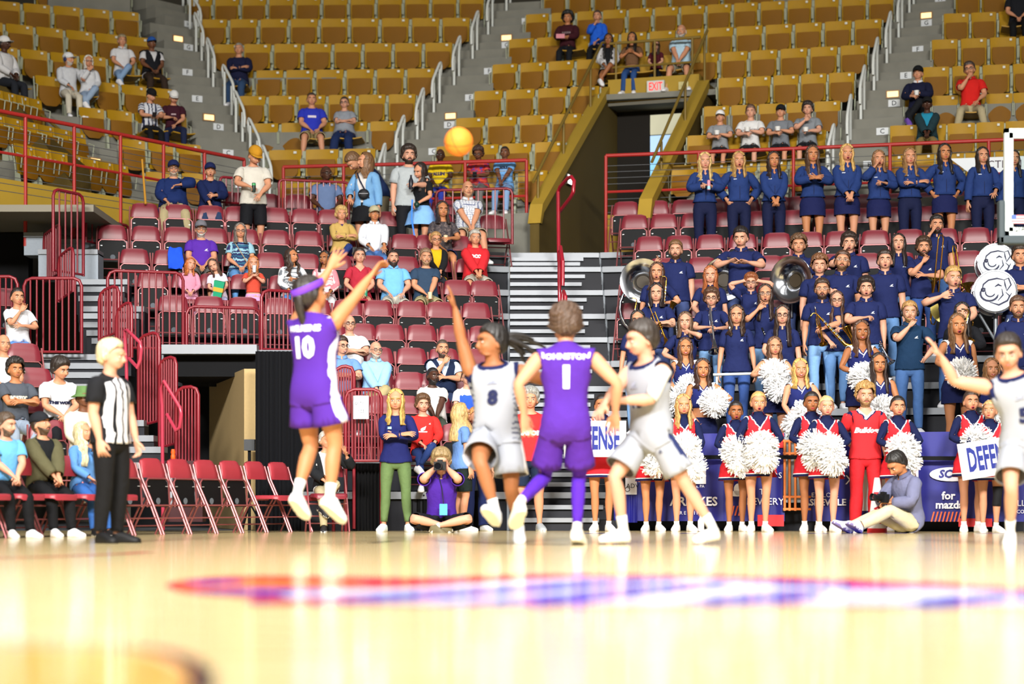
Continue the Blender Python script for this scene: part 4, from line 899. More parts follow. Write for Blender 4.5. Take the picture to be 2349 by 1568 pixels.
def g_skirt(hem=.70, top=1.0, flare=.06, notch=None, trim=False, n=40):
    """skirt ring; notch = (angle, half width, height) of a slit in the hem"""
    rows = 10; V = []; Fc = []; fm = []
    for k in range(rows+1):
        u = [0, .2, .4, .55, .7, .80, .86, .90, .93, .96, 1][k]
        for i in range(n):
            t = 2*math.pi*i/n; h = hem
            if notch:
                dd = abs((t-notch[0]+math.pi) % (2*math.pi)-math.pi); h += notch[2]*max(0, 1-dd/notch[1])
            z = top+(h-top)*u; w = (top-z)/(top-hem)
            rx = .158+.030*min(1, w*2.4)+flare*w; ry = .118+.034*min(1, w*2.4)+flare*w
            V.append((rx*math.cos(t), ry*math.sin(t)+.004, z))
    for k in range(rows):
        for i in range(n):
            j = (i+1) % n; Fc.append((k*n+i, k*n+j, (k+1)*n+j, (k+1)*n+i)); fm.append((2 if k >= 7 else 1 if k == 6 else 0) if trim else 0)
    V = np.array(V); m = len(V); Fi = [tuple(i+m for i in f[::-1]) for f in Fc]
    V2 = V.copy(); V2[:, :2] *= .97
    p = Piece(np.vstack([V, V2]), Fc+Fi, fm+[fm[0]]*len(Fi))
    w = p.Wt*0; z = p.V[:, 2]; b = np.clip((.99-z)/(.99-.60), 0, 1)*.75; sd = sstep(p.V[:, 0], -.10, .10)
    w[:, 0] = 1-b; w[:, BI['th0']] = b*(1-sd); w[:, BI['th1']] = b*sd; p.Wt = w
    return p
def g_region(planes, thick, sm=0, bone=None):
    bm = bm_base()
    for co, no in planes: cut(bm, co, no)
    p = finish(bm, thick, sm)
    if bone: p.Wt[:] = 0; p.Wt[:, BI[bone]] = 1
    return p
def shoe(s, hi=.085):
    sg = -1 if s == 0 else 1
    bm = bm_base(); cut(bm, (0, 0, hi), (0, .25, 1)); cut(bm, (0, 0, 0), (-sg, 0, 0))
    def tk(V): return .010+.006*(V[:, 2] < .03)
    p = finish(bm, tk, 1); p.V[:, 2] = np.where(p.V[:, 2] < .018, -.004, p.V[:, 2]); 
    p.fm = [1 if np.mean(p.V[list(f), 2]) < .014 else 0 for f in p.F]
    return p
PIECE = {}
def piece(k):
    if k in PIECE: return PIECE[k]
    if k == 'tee': p = g_top()
    elif k == 'vtee': p = g_top(v=(1.385, 1.1))
    elif k == 'long': p = g_top(.672, .87, th=.017, loose=.010, sl_loose=.010)
    elif k == 'hood': p = g_top(.668, .86, neck=1.485, th=.024, loose=.006, sl_loose=.012, sm=5)
    elif k == 'jacket': p = g_top(.668, .90, neck=1.485, v=(1.40, 1.4), th=.022, loose=.012, sl_loose=.014, sm=4)
    elif k == 'openjacket': p = g_top(.668, .90, neck=1.485, v=(.86, 6.0), th=.024, loose=.012, sl_loose=.014, sm=4)
    elif k == 'cropjacket': p = g_top(.668, .985, neck=1.485, v=(1.40, 1.4), th=.026, loose=.010, sl_loose=.018, sm=4)
    elif k == 'vest': p = g_top(.185, .90, v=(1.20, 3.2), th=.030, loose=.008)
    elif k == 'under': p = g_top(.672, 1.0, neck=1.535, slope=0, th=.007, loose=0, sl_loose=.004, sm=1)
    elif k == 'tank': p = g_top(.165, .84, neck=1.50, v=(1.37, 1.35), th=.017, loose=.018, sm=3)
    elif k == 'jersey': p = g_top(.168, .83, neck=1.475, slope=.55, th=.018, loose=.008, sm=3)
    elif k == 'crop': p = g_top(.165, 1.13, neck=1.50, v=(1.36, 1.35), th=.012, loose=.002, sm=2)
    elif k == 'cheer': p = g_top(.160, .96, neck=1.50, v=(1.34, 1.5), th=.014, loose=.002, sm=2)
    elif k == 'croptee': p = g_top(.36, 1.03, th=.012, loose=.004)
    elif k == 'dress': p = g_top(.36, .86, v=(1.37, 1.1), th=.014, loose=.01)
    elif k == 'pants': p = g_pants()
    elif k == 'slacks': p = g_pants(.07, flare=.024, th=.016)
    elif k == 'slim': p = g_pants(.13, flare=.004, th=.009)
    elif k == 'wide': p = g_pants(.05, flare=.045, th=.016)
    elif k == 'tights': p = g_pants(.13, flare=.0, th=.005, sm=1)
    elif k == 'shorts': p = g_pants(.56, flare=.016, th=.017)
    elif k == 'bball': p = g_pants(.60, flare=.040, th=.024)
    elif k == 'bballs': p = g_pants(.67, flare=.036, th=.024)
    elif k == 'mini': p = g_pants(.74, flare=.02, th=.014)
    elif k == 'skirt': p = g_skirt(.66, flare=.05)
    elif k == 'longskirt': p = g_skirt(.48, flare=.05)
    elif k == 'blueskirt': p = g_skirt(.68, top=1.04, flare=.11)
    elif k == 'navyskirt': p = g_skirt(.70, flare=.012)
    elif k == 'cheerskirt': p = g_skirt(.70, top=1.0, flare=.055, notch=(-math.pi/2+.75, .30, .13), trim=True, n=56)
    elif k in ('shoe0', 'shoe1'): p = shoe(int(k[-1]))
    elif k in ('sock0', 'sock1', 'lsock0', 'lsock1'):
        s = -1 if k[-1] == '0' else 1
        p = g_region([((0, 0, .20 if k[0] == 'l' else .135), (0, 0, 1)), ((0, 0, .06), (0, 0, -1)), ((0, 0, 0), (-s, 0, 0))], .005)
    elif k == 'brace': p = g_region([((0, 0, .62), (0, 0, 1)), ((0, 0, .36), (0, 0, -1)), ((0, 0, 0), (-1, 0, 0))], .008)
    elif k == 'sleeve': p = g_region([((.44, 0, 0), (1, 0, 0)), ((.19, 0, 0), (-1, 0, 0))], .006)
    elif k == 'bald': p = g_region([((0, .02, 1.66), (0, 0, 1)), ((0, .0, 1.63), (0, -1, -.15)), ((0, 0, 1.555), (0, 0, -1))], .005, 0, 'head')
    elif k in ('short', 'med', 'curly', 'afro', 'buzz', 'sleek', 'parted'):
        # thickness on top, at the sides, clump depth, hairline height
        t, ts, amp, hl = {'short': (.024, .010, .0035, 1.722), 'med': (.036, .020, .006, 1.712), 'curly': (.038, .022, .011, 1.716), 'afro': (.055, .045, .014, 1.712), 'buzz': (.006, .003, .0, 1.724), 'sleek': (.012, .008, .0015, 1.730), 'parted': (.018, .012, .003, 1.705)}[k]
        bm = bm_base(); cut(bm, (0, -.084, hl), (0, -1, -.92))
        if k == 'parted':
            for sg in (-1, 1): cut(bm, (0, 0, 1.750), (-sg*.75, 0, -1), lambda c, sg=sg: c.x*sg >= -1e-6 and c.y < -.030)
        elif k != 'med': cut(bm, (.052, -.05, hl-.011), (.55, -1, -.50)); cut(bm, (-.052, -.05, hl-.011), (-.55, -1, -.50))
        cut(bm, (0, 0, 1.560), (0, .1, -1))
        bmesh.ops.subdivide_edges(bm, edges=list(bm.edges), cuts=2 if k in ('curly', 'afro', 'med', 'short', 'parted') else 1, use_grid_fill=True, smooth=.3)
        bmesh.ops.triangulate(bm, faces=[f for f in bm.faces if len(f.verts) > 3])
        def tk(V):
            d = ((V[:, 1]+.084)+.92*(V[:, 2]-hl))/1.36
            if k == 'parted': d = np.where(V[:, 1] < -.03, np.minimum(d, (V[:, 2]-1.750+.75*np.abs(V[:, 0]))/1.25), d)
            e = sstep(d, -.004, .022)*sstep(V[:, 2], 1.562, 1.60)
            up = sstep(V[:, 2], 1.66, 1.735); an = np.arctan2(V[:, 0], V[:, 1]-.02)
            if k in ('curly', 'afro'): nz = np.sin(V[:, 0]*230+V[:, 2]*160)*np.sin(V[:, 1]*210+V[:, 2]*120)
            else: nz = np.sin(an*13+V[:, 2]*25)*.6+np.sin(an*29+V[:, 1]*60)*.4
            return (ts+(t-ts)*up)*e+amp*nz*e+.0015
        p = finish(bm, tk, 0, rim=False); p.Wt[:] = 0; p.Wt[:, 4] = 1
    elif k == 'beard' or k == 'fullbeard':
        bm = bm_base(); cut(bm, (0, -.005, 1.6), (0, 1, 0)); cut(bm, (0, -.09, 1.571), (0, -.60, 1)); cut(bm, (0, 0, 1.527), (0, .2, -1))
        t = .004 if k == 'beard' else .016
        p = finish(bm, lambda V: t*(.4+.6*sstep(-V[:, 1], .0, .06))+.001, 1); p.Wt[:] = 0; p.Wt[:, 4] = 1
        if k == 'fullbeard': p.V[:, 2] -= .03*(1-sstep(p.V[:, 2], 1.53, 1.58))
        B = MB(); B.tube([(-.030, -.078, 1.578), (-.014, -.094, 1.592), (0, -.099, 1.594), (.014, -.094, 1.592), (.030, -.078, 1.578)], [.004, .006, .0055, .006, .004], 6)
        m0 = len(p.V); p = Piece(np.vstack([p.V, B.v]), p.F+[tuple(i+m0 for i in f) for f in B.f], bone='head')
    elif k.startswith('hair:'):                  # long hair: hair:length:wave
        _, L, wv = k.split(':'); p = long_hair(float(L), float(wv))
    elif k in ('pony', 'bun', 'backpony', 'flypony'):
        B = MB()
        if k == 'flypony':
            for q, (dx, dz) in enumerate(((0, .03), (.03, -.02), (-.03, -.05), (.015, .06), (-.02, .0))): B.loft([ring((dx*t, .07+.33*t*(1-.1*q), 1.68+dz*t*1.6-.10*t*t), (1, 0, 0), (0, .3, 1), .030*(1.1-t*.8), .026*(1.1-t*.8), 8) for t in (0, .2, .4, .6, .8, 1)])
            PIECE[k] = Piece(B.v, B.f, bone='head'); return PIECE[k]
        if k == 'bun': B.ell((0, .075, 1.735), (.042, .042, .038), 14, 10)
        elif k == 'pony': B.loft([ring((.01, .10+.045*t, 1.70-.27*t), (1, 0, 0), (0, 1, .25), .026*(1.15-t*.75), .022*(1.15-t*.7), 10) for t in (0, .15, .35, .6, .85, 1)])
        else: B.loft([ring((0, .085+.05*math.sin(t*2.2), 1.69-.33*t), (1, 0, 0), (0, 1, .25), .042*(1.1-t*.6), .03*(1.1-t*.6), 10) for t in (0, .15, .35, .6, .85, 1)])
        p = Piece(B.v, B.f, bone='head')
    elif k == 'cap' or k == 'backcap':
        rows = []; n = 24
        for ph in (0, .25, .5, .75, 1, 1.2, 1.4, 1.57):
            rows.append([(.088*math.sin(ph+.02)*math.cos(t), .012+.110*math.sin(ph+.02)*math.sin(t), 1.690+.092*math.cos(ph)) for t in [2*math.pi*i/n for i in range(n)]])
        rows.append([(.086*math.cos(t), .012+.108*math.sin(t), 1.676) for t in [2*math.pi*i/n for i in range(n)]])
        B = MB(); B.loft(rows); B.ell((0, .012, 1.776), (.008, .008, .005), 8, 5)
        p = Piece(B.v, B.f, bone='head')
    elif k == 'brim':
        n = 14; top = []; bot = []
        B = MB()
        rings = []
        for j, u in enumerate((0, .35, .7, 1)):
            row = []
            for i in range(n+1):
                t = math.pi*(1.0+i/n); c = math.cos(t); sn = math.sin(t)
                row.append((.086*c*(1-.12*u), .012+.108*sn+(.078*u*sn), 1.688-.006*u-.020*abs(c)**2*u))
            rings.append(row+[(a, b, c2-.004) for a, b, c2 in row[::-1]])
        B.loft(rings); p = Piece(B.v, B.f, bone='head')
    elif k == 'bucket':
        B = MB(); n = 24
        B.loft([[(r*.95*math.cos(t), .012+r*1.1*math.sin(t), z) for t in [2*math.pi*i/n for i in range(n)]] for r, z in ((.02, 1.775), (.075, 1.77), (.09, 1.70), (.092, 1.685), (.14, 1.655), (.14, 1.650), (.088, 1.675))])
        p = Piece(B.v, B.f, bone='head')
    elif k == 'headband':
        B = MB(); n = 28
        B.loft([[(.083*math.cos(t)*a, .010+.105*math.sin(t)*a, z-.18*(.105*math.sin(t))) for t in [2*math.pi*i/n for i in range(n)]] for a, z in ((1.06, 1.675), (1.14, 1.68), (1.14, 1.715), (1.06, 1.72))], caps=False)
        p = Piece(B.v, B.f, bone='head')
    elif k == 'glasses':
        B = MB()
        for s in (-1, 1):
            B.tube([(s*.033+.021*math.cos(t), -.102+.004*abs(math.cos(t)), 1.640+.016*math.sin(t)) for t in [2*math.pi*i/12 for i in range(12)]], .0028, 5, True)
            B.tube([(s*.054, -.098, 1.645), (s*.080, -.05, 1.648), (s*.082, .01, 1.645)], .0025, 5)
        B.tube([(-.012, -.105, 1.642), (.012, -.105, 1.642)], .0026, 5)
        p = Piece(B.v, B.f, bone='head')
    elif k == 'headset':
        B = MB()
        B.tube([(.088*math.cos(t), .012, 1.66+.105*math.sin(t)) for t in [math.pi*i/12 for i in range(13)]], .008, 6)
        for s in (-1, 1): B.ell((s*.088, .012, 1.632), (.02, .034, .036), 12, 8)
        p = Piece(B.v, B.f, bone='head')
    elif k == 'neckphones':
        B = MB()
        for s in (-1, 1): B.ell((s*.075, -.075, 1.475), (.03, .022, .036), 12, 8)
        B.tube([(.085*math.cos(t), .03+.09*math.sin(t), 1.49) for t in [math.pi*(-.25+1.5*i/12) for i in range(13)]], .008, 6)
        p = Piece(B.v, B.f, bone='chest')
    elif k == 'hoodback':
        B = MB(); B.loft([ring((0, .055, 1.46), (1, 0, 0), (0, 1, .3), .13, .075, 20), ring((0, .06, 1.50), (1, 0, 0), (0, 1, .4), .135, .085, 20), ring((0, .055, 1.545), (1, 0, 0), (0, 1, .45), .115, .085, 20), ring((0, .045, 1.535), (1, 0, 0), (0, 1, .45), .085, .065, 20), ring((0, .04, 1.49), (1, 0, 0), (0, 1, .4), .075, .06, 20)], caps=False)
        p = Piece(B.v, B.f, bone='chest')
    elif k == 'collar':
        B = MB(); n = 24; rr = []
        for r, dz, o in ((.068, .0, 0), (.072, .045, .0), (.082, .040, 0), (.092, .006, 0)):
            rr.append([(r*math.cos(t), .012+r*.98*math.sin(t), 1.482+dz+.45*(r*math.sin(t))*.55-.012*max(0, -math.sin(t))**6) for t in [-math.pi/2+.16+(2*math.pi-.32)*i/n for i in range(n+1)]])
        B.loft(rr, closed=False, caps=False); B.loft([r[::-1] for r in rr], closed=False, caps=False); p = Piece(B.v, B.f, bone='chest')
    elif k == 'strap':
        B = MB(); pts = []
        for i in range(13):
            u = i/12; pts.append((-.11+.24*u, -.135-.012*math.sin(u*3.1)+.055*(1-u)**4, 1.46-.42*u))
        B.tube(pts, .014, 8, flat=.3); p = Piece(B.v, B.f)
    PIECE[k] = p; return p
def long_hair(L, wv):
    """scalp shell plus a curtain of hair that falls behind and beside the neck to L below the chin line"""
    sc_ = piece('parted'); n = 40; zs = [1.735, 1.70, 1.66, 1.62, 1.57, 1.52]+[1.52-L*u for u in (.15, .3, .45, .6, .75, .88, 1)]
    rings = []
    for k, z in enumerate(zs):
        low = max(0, (1.60-z)); out = []; inn = []
        top = {1.735: .45, 1.70: .80, 1.66: .97}.get(z, 1.0)
        rx = (.092+.19*min(low, .17))*top; ry = (.118+.05*min(low, .2))*top; spread = math.radians(112 if z > 1.69 else 130)
        if z < 1.56: spread = math.radians(148)
        th = .034 if z < 1.62 else .014
        if k >= len(zs)-2: th *= .5
        for i in range(n+1):
            t = -spread+2*spread*i/n
            w = wv*.010*math.sin(z*62+i*.55)*(1 if z < 1.62 else 0)+wv*.008*math.sin(z*40+i*.3)+.0035*math.sin(i*1.9+z*6)
            x = (rx+w)*math.sin(t); y = .016+(ry+w)*math.cos(t)
            if z < 1.56 and math.cos(t) < 0: y -= .055*min(1, (1.56-z)/.12)*abs(math.cos(t))*1.3+.012; x *= 1+.10*min(1, low/.2)
            if z < 1.50 and math.cos(t) > 0: y += .035*min(1, (1.50-z)/.12)
            out.append((x, y, z)); 
            f = 1-th/max(rx, .03); inn.append((x*f, .016+(y-.016)*f, z))
        rings.append(out+inn[::-1])
    B = MB(); B.loft(rings)
    V = np.vstack([sc_.V, np.array(B.v)]); m = len(sc_.V)
    p = Piece(V, list(sc_.F)+[tuple(i+m for i in f) for f in B.f], bone='head')
    z = V[:, 2]; c = (1-sstep(z, 1.36, 1.54))*.75; p.Wt[:, 4] = 1-c; p.Wt[:, 2] = c
    return p
# face: small features that belong to the body mesh
def face_geo(mouth='closed'):
    B = MB()
    for s in (-1, 1):
        B.cur = 1; B.ell((s*.031, -.0815, 1.641), (.0135, .0080, .0055), 12, 8)
        B.cur = 2; B.ell((s*.031, -.0878, 1.641), (.0060, .0030, .0050), 10, 6)
        B.cur = 3; B.tube([(s*.013, -.093, 1.658), (s*.030, -.0945, 1.665), (s*.050, -.082, 1.661)], [.0035, .0048, .0025], 6)
    B.cur = 4
    if mouth == 'open': B.ell((0, -.0855, 1.578), (.019, .012, .015), 14, 8); B.cur = 5; B.ell((0, -.0905, 1.577), (.0125, .010, .0095), 12, 8)
    elif mouth == 'smile':
        B.tube([(-.026, -.078, 1.586), (-.012, -.089, 1.578), (0, -.091, 1.576), (.012, -.089, 1.578), (.026, -.078, 1.586)], [.003, .0065, .0075, .0065, .003], 8)
        B.cur = 1; B.tube([(-.016, -.090, 1.5815), (0, -.0965, 1.579), (.016, -.090, 1.5815)], [.002, .0035, .002], 6)
    else: B.tube([(-.024, -.078, 1.580), (-.010, -.0895, 1.581), (0, -.0915, 1.580), (.010, -.0895, 1.581), (.024, -.078, 1.580)], [.002, .0052, .0062, .0052, .002], 8)
    return Piece(B.v, B.f, B.m, bone='head')
FACES = {m: face_geo(m) for m in ('closed', 'open', 'smile')}
_bv, _bn, _bf = mesh_arrays(BASE)
BODY = Piece(_bv, _bf)
def jround(s):
    sg = -1 if s == 0 else 1
    return dict(hip=(sg*.092, 0, .90), knee=(sg*.10, 0, .495), ankle=(sg*.105, .012, .085), shoulder=(sg*.165, .012, 1.42), elbow=(sg*.45, .01, 1.42), wrist=(sg*.695, .003, 1.42))
def basis(d, n):
    d = np.array(d, float); d /= np.linalg.norm(d); n = np.array(n, float); n = n-d*np.dot(n, d); n /= max(np.linalg.norm(n), 1e-9)
    return np.stack([d, n, np.cross(n, d)], 1)
def rot(axis, ang):
    return np.array(Matrix.Rotation(ang, 3, Vector(axis)))
def ik(a, t, l1, l2, pole):
    a = np.array(a, float); t = np.array(t, float); d = t-a; L = np.linalg.norm(d); L = max(L, 1e-6); u = d/L; L = min(L, (l1+l2)*.9995)
    c = (l1*l1+L*L-l2*l2)/(2*l1*L); c = max(-1, min(1, c)); p = np.array(pole, float); p = p-u*np.dot(p, u); p /= max(np.linalg.norm(p), 1e-9)
    e = a+u*l1*c+p*l1*math.sqrt(max(0, 1-c*c)); return e, a+u*L
class Shape:
    """body build: warps the rest pose (girth, belly, bust, hips, shoulders, head size)"""
    def __init__(s, girth=1., belly=0., fem=False, sh=None, head=1.0, leg=None, bust=None):
        s.g = girth*(1.03 if fem else 1.06); s.belly = belly; s.fem = fem; s.sh = sh or (.98 if fem else 1.13); s.head = head*1.20; s.leg = leg or (1+(girth-1)*.8); s.bust = (.032 if fem else 0) if bust is None else bust
        s.hipw = 1.04 if fem else 1.0; s.waist = .90 if fem else 1.0
    def joints(s):
        out = {}
        for k in (0, 1):
            sg = -1 if k == 0 else 1; j = {n: np.array(p, float) for n, p in jround(k).items()}
            dx = sg*.165*(s.sh-1)
            for n in ('shoulder', 'elbow', 'wrist'): j[n][0] += dx
            j['hip'][0] *= s.hipw; out[k] = j
        return out
    def warp(s, V, R):
        """V displaced rest points, R the bare rest points they belong to"""
        V = V.copy(); x, y, z = R[:, 0], R[:, 1], R[:, 2]; ax = np.abs(x); sg = np.sign(x)
        wa = sstep(ax, .13, .22)*sstep(z, 1.22, 1.32)*(z < 1.53); wl = (1-sstep(z, .80, .92))
        tz = sstep(z, .78, .90)*(1-sstep(z, 1.44, 1.50))*(1-wa)
        ws = 1+(s.waist-1)*np.exp(-((z-1.08)/.10)**2)+(s.hipw-1)*np.exp(-((z-.92)/.10)**2)
        shs = 1+(s.sh-1)*sstep(z, 1.20, 1.38)
        g = 1+(s.g-1)*np.exp(-((z-1.05)/.25)**2)*1.0
        fx = 1+tz*(ws*g*shs-1)
        V[:, 0] = np.where(wl > .5, V[:, 0], V[:, 0]*fx); V[:, 1] = V[:, 1]*(1+tz*(g*(1+(ws-1)*.5)-1))
        V[:, 0] += wa*sg*.165*(s.sh-1)
        ga = 1+(s.g-1)*.55; ga = ga*(.90 if s.fem else 1.10); hand = sstep(ax, .64, .70); sc_ = 1+(ga-1)*wa*(1-hand)
        V[:, 1] = np.where(wa > 0, .01+(V[:, 1]-.01)*sc_, V[:, 1]); V[:, 2] = np.where(wa > 0, 1.42+(V[:, 2]-1.42)*sc_, V[:, 2])
        gl = 1+(s.leg-1)*wl*sstep(z, .12, .30); cx = .10*sg
        V[:, 0] = np.where(wl > 0, cx+(V[:, 0]-cx)*gl+wl*sg*.09*(s.hipw*(1+(s.leg-1)*.6)-1)*sstep(z, .3, .9), V[:, 0]); V[:, 1] = np.where(wl > 0, V[:, 1]*gl, V[:, 1])
        fr = np.clip(-V[:, 1]/.10, 0, 1.4)
        V[:, 1] -= s.belly*np.exp(-((z-1.06)/.12)**2)*np.exp(-(x/.16)**2)*fr*tz
        if s.bust: V[:, 1] -= s.bust*np.exp(-((ax-.07)/.05)**2-((z-1.285)/.055)**2)*(y < 0)*(1-wa)
        hw = sstep(z, 1.545, 1.60)*(ax < .3)
        for k, c in ((0, 0), (1, .0), (2, 1.545)): V[:, k] = V[:, k]+hw*(V[:, k]-c)*(s.head-1)
        return V
# arm presets: wrist target (x outwards, y, z with the pelvis at .93), elbow pole, hand twist, finger curl
ARM = {
 'hang': ((.245, -.02, .90), (.3, 1, 0), 0, .35), 'lap': ((.075, -.25, 1.03), (.9, .35, -.5), 75, .45), 'clasp': ((.035, -.30, 1.02), (1, .3, -.4), 60, .9),
 'knee': ((.13, -.36, 1.04), (.7, .5, -.4), 80, .4), 'thigh': ((.15, -.27, 1.04), (.8, .6, -.3), 80, .35), 'clasplow': ((.035, -.25, .99), (1, .5, -.3), 50, .9),
 'cross': ((-.085, -.235, 1.215), (1, .0, -.6), 20, .3), 'crossu': ((-.085, -.205, 1.245), (1, .0, -.6), 20, .5), 'mouth': ((.02, -.20, 1.42), (.5, -.2, -1), 150, .75), 'cheek': ((.06, -.18, 1.45), (.6, -.2, -1), 150, .7),
 'pom': ((.10, -.26, 1.10), (1, .25, -.3), 30, 1.1), 'pomlow': ((.14, -.22, .98), (1, .4, -.2), 30, 1.1), 'pomhi': ((.14, -.25, 1.27), (1, .2, -.5), 30, 1.1),
 'chest': ((.05, -.26, 1.22), (.9, .1, -.6), 40, .9), 'cup': ((.07, -.30, 1.16), (.8, .1, -.7), 10, .8), 'eat': ((.03, -.26, 1.38), (.8, 0, -.8), 120, .9), 'hip': ((.20, -.02, 1.02), (1, .7, .1), -30, .9),
 'head': ((.115, -.03, 1.68), (1, -.3, .1), 20, .4), 'wave': ((.26, -.16, 1.62), (.8, .3, -1), 170, .15), 'cross2': ((.03, -.23, 1.20), (1, 0, -.6), 20, .4), 'behind': ((.10, .16, .98), (.8, .6, 0), 0, .6),
 'cam': ((.07, -.19, 1.56), (.9, -.1, -1), 90, .8), 'shout': ((.115, -.15, 1.48), (.8, -.2, -1), 160, .2), 'point': ((.03, -.24, 1.58), (.8, -.3, -1), 160, .8), 'clap': ((.05, -.30, 1.24), (1, .1, -.6), 0, .15), 'phone': ((.05, -.28, 1.15), (.9, .2, -.6), 60, .9),
}
PEOPLE = []
def solve(sp, arms, legs, lean=0, side=0, twist=0, hyaw=0, hpit=0, hroll=0, pel_pit=0, crouch=0, sit=False, curl=None):
    """bone rotations and positions in person space (pelvis at origin of the spine, z up, facing -Y); unit scale"""
    J = sp.joints(); R = {}; P = {}; p0 = np.array((0, 0, .93))
    Rx = lambda a: rot((1, 0, 0), math.radians(a)); Ry = lambda a: rot((0, 1, 0), math.radians(a)); Rz = lambda a: rot((0, 0, 1), math.radians(a))
    R['pelvis'] = Rx(pel_pit); P['pelvis'] = p0.copy()
    Rw = R['pelvis'] @ Rz(twist*.4) @ Ry(side*.5) @ Rx(lean*.5); P['waist'] = p0+R['pelvis'] @ (np.array((0, 0, 1.02))-p0); R['waist'] = Rw
    Rc = Rw @ Rz(twist*.6) @ Ry(side*.5) @ Rx(lean*.5); P['chest'] = P['waist']+Rw @ np.array((0, 0, .18)); R['chest'] = Rc
    c0 = np.array((0, 0, 1.20)); tc = lambda q: P['chest']+Rc @ (np.array(q, float)-c0)
    P['neck'] = tc((0, .015, 1.49)); Rn = Rc @ Rz(hyaw*.4) @ Rx(hpit*.4) @ Ry(hroll*.4); R['neck'] = Rn
    P['head'] = P['neck']+Rn @ np.array((0, -.012, .054)); R['head'] = Rc @ Rz(hyaw) @ Rx(hpit) @ Ry(hroll)
    rest0 = {'pelvis': p0, 'waist': np.array((0, 0, 1.02)), 'chest': c0, 'neck': np.array((0, .015, 1.49)), 'head': np.array((0, .003, 1.56))}
    for s in (0, 1):
        sg = -1 if s == 0 else 1; j = J[s]
        # arm
        a = arms[s]
        if isinstance(a, str): a = ARM[a]
        tgt, pole, tw, cu = a; tgt = np.array((sg*tgt[0], tgt[1], tgt[2]), float); pole = np.array((sg*pole[0], pole[1], pole[2]), float)
        sh = tc(j['shoulder']); l1 = .285; l2 = .245
        e, w = ik(sh, tgt, l1, l2, pole); du = e-sh; df = w-e; n = np.cross(du, df)
        if np.linalg.norm(n) < .004: n = np.cross(du, -pole)
        B0 = basis((sg, 0, 0), (0, 0, -sg)); Ru = basis(du, n) @ B0.T
        Rf = basis(df, n) @ B0.T; T = rot(df/np.linalg.norm(df), math.radians(tw)*sg)
        Rf2 = rot(df/np.linalg.norm(df), math.radians(tw)*.5*sg) @ Rf; Rh = T @ Rf
        P['ua%d' % s] = sh; R['ua%d' % s] = Ru; P['fa%d' % s] = e; R['fa%d' % s] = Rf2; P['ha%d' % s] = w; R['ha%d' % s] = Rh
        rest0['ua%d' % s] = j['shoulder']; rest0['fa%d' % s] = j['elbow']; rest0['ha%d' % s] = j['wrist']
        wx = j['wrist'][0]-sg*.695
        for k in range(4):
            r0 = np.array((sg*.80+wx, FY[k]*1.08, 1.42)); r1 = np.array((sg*.84+wx, FY[k]*1.3, 1.42))
            c1 = cu*(1+.12*k)*1.0; A = rot((0, sg, 0), c1); A2 = A @ rot((0, sg, 0), c1*1.15)
            f0 = 'f%d%d0' % (s, k); f1 = 'f%d%d1' % (s, k)
            P[f0] = w+Rh @ (r0-j['wrist']); R[f0] = Rh @ A; P[f1] = P[f0]+R[f0] @ (r1-r0); R[f1] = Rh @ A2; rest0[f0] = r0; rest0[f1] = r1
        r0 = np.array((sg*.725+wx, -.03, 1.415)); r1 = np.array((sg*.765+wx, -.066, 1.415)); A = rot((sg, .3, 0), -.25-.35*cu) @ rot((0, 0, sg), .3*cu)
        f0 = 'f%d40' % s; f1 = 'f%d41' % s
        P[f0] = w+Rh @ (r0-j['wrist']); R[f0] = Rh @ A; P[f1] = P[f0]+R[f0] @ (r1-r0); R[f1] = R[f0] @ rot((0, 0, sg), .4*cu); rest0[f0] = r0; rest0[f1] = r1
        # leg
        hp = p0+R['pelvis'] @ (j['hip']-p0); ank, kp, fyaw, fpit = legs[s]
        kn, an = ik(hp, np.array((sg*ank[0], ank[1], ank[2])), .405, .41, np.array((sg*kp[0], kp[1], kp[2])))
        d1 = kn-hp; d2 = an-kn; n = np.cross(d1, d2)
        if np.linalg.norm(n) < .003: n = np.cross(d1, -np.array((sg*kp[0], kp[1], kp[2])))
        B0 = basis((0, 0, -1), (1, 0, 0)); P['th%d' % s] = hp; R['th%d' % s] = basis(d1, n) @ B0.T; P['sh%d' % s] = kn; R['sh%d' % s] = basis(d2, n) @ B0.T
        P['ft%d' % s] = an; R['ft%d' % s] = Rz(sg*fyaw) @ Rx(fpit); rest0['th%d' % s] = j['hip']; rest0['sh%d' % s] = j['knee']; rest0['ft%d' % s] = j['ankle']
    Rm = np.stack([R[b] for b in BN]); Pm = np.stack([P[b] for b in BN]); Q = np.stack([rest0[b] for b in BN])
    return Rm, Pm, Q
def skin(pc, sp, Rm, Pm, Q):
    V = sp.warp(pc.V, pc.rest); out = np.zeros_like(V)
    for b in range(len(BN)):
        w = pc.Wt[:, b]; m = w > 1e-4
        if m.any(): out[m] += w[m, None]*((V[m]-Q[b]) @ Rm[b].T+Pm[b])
    return out
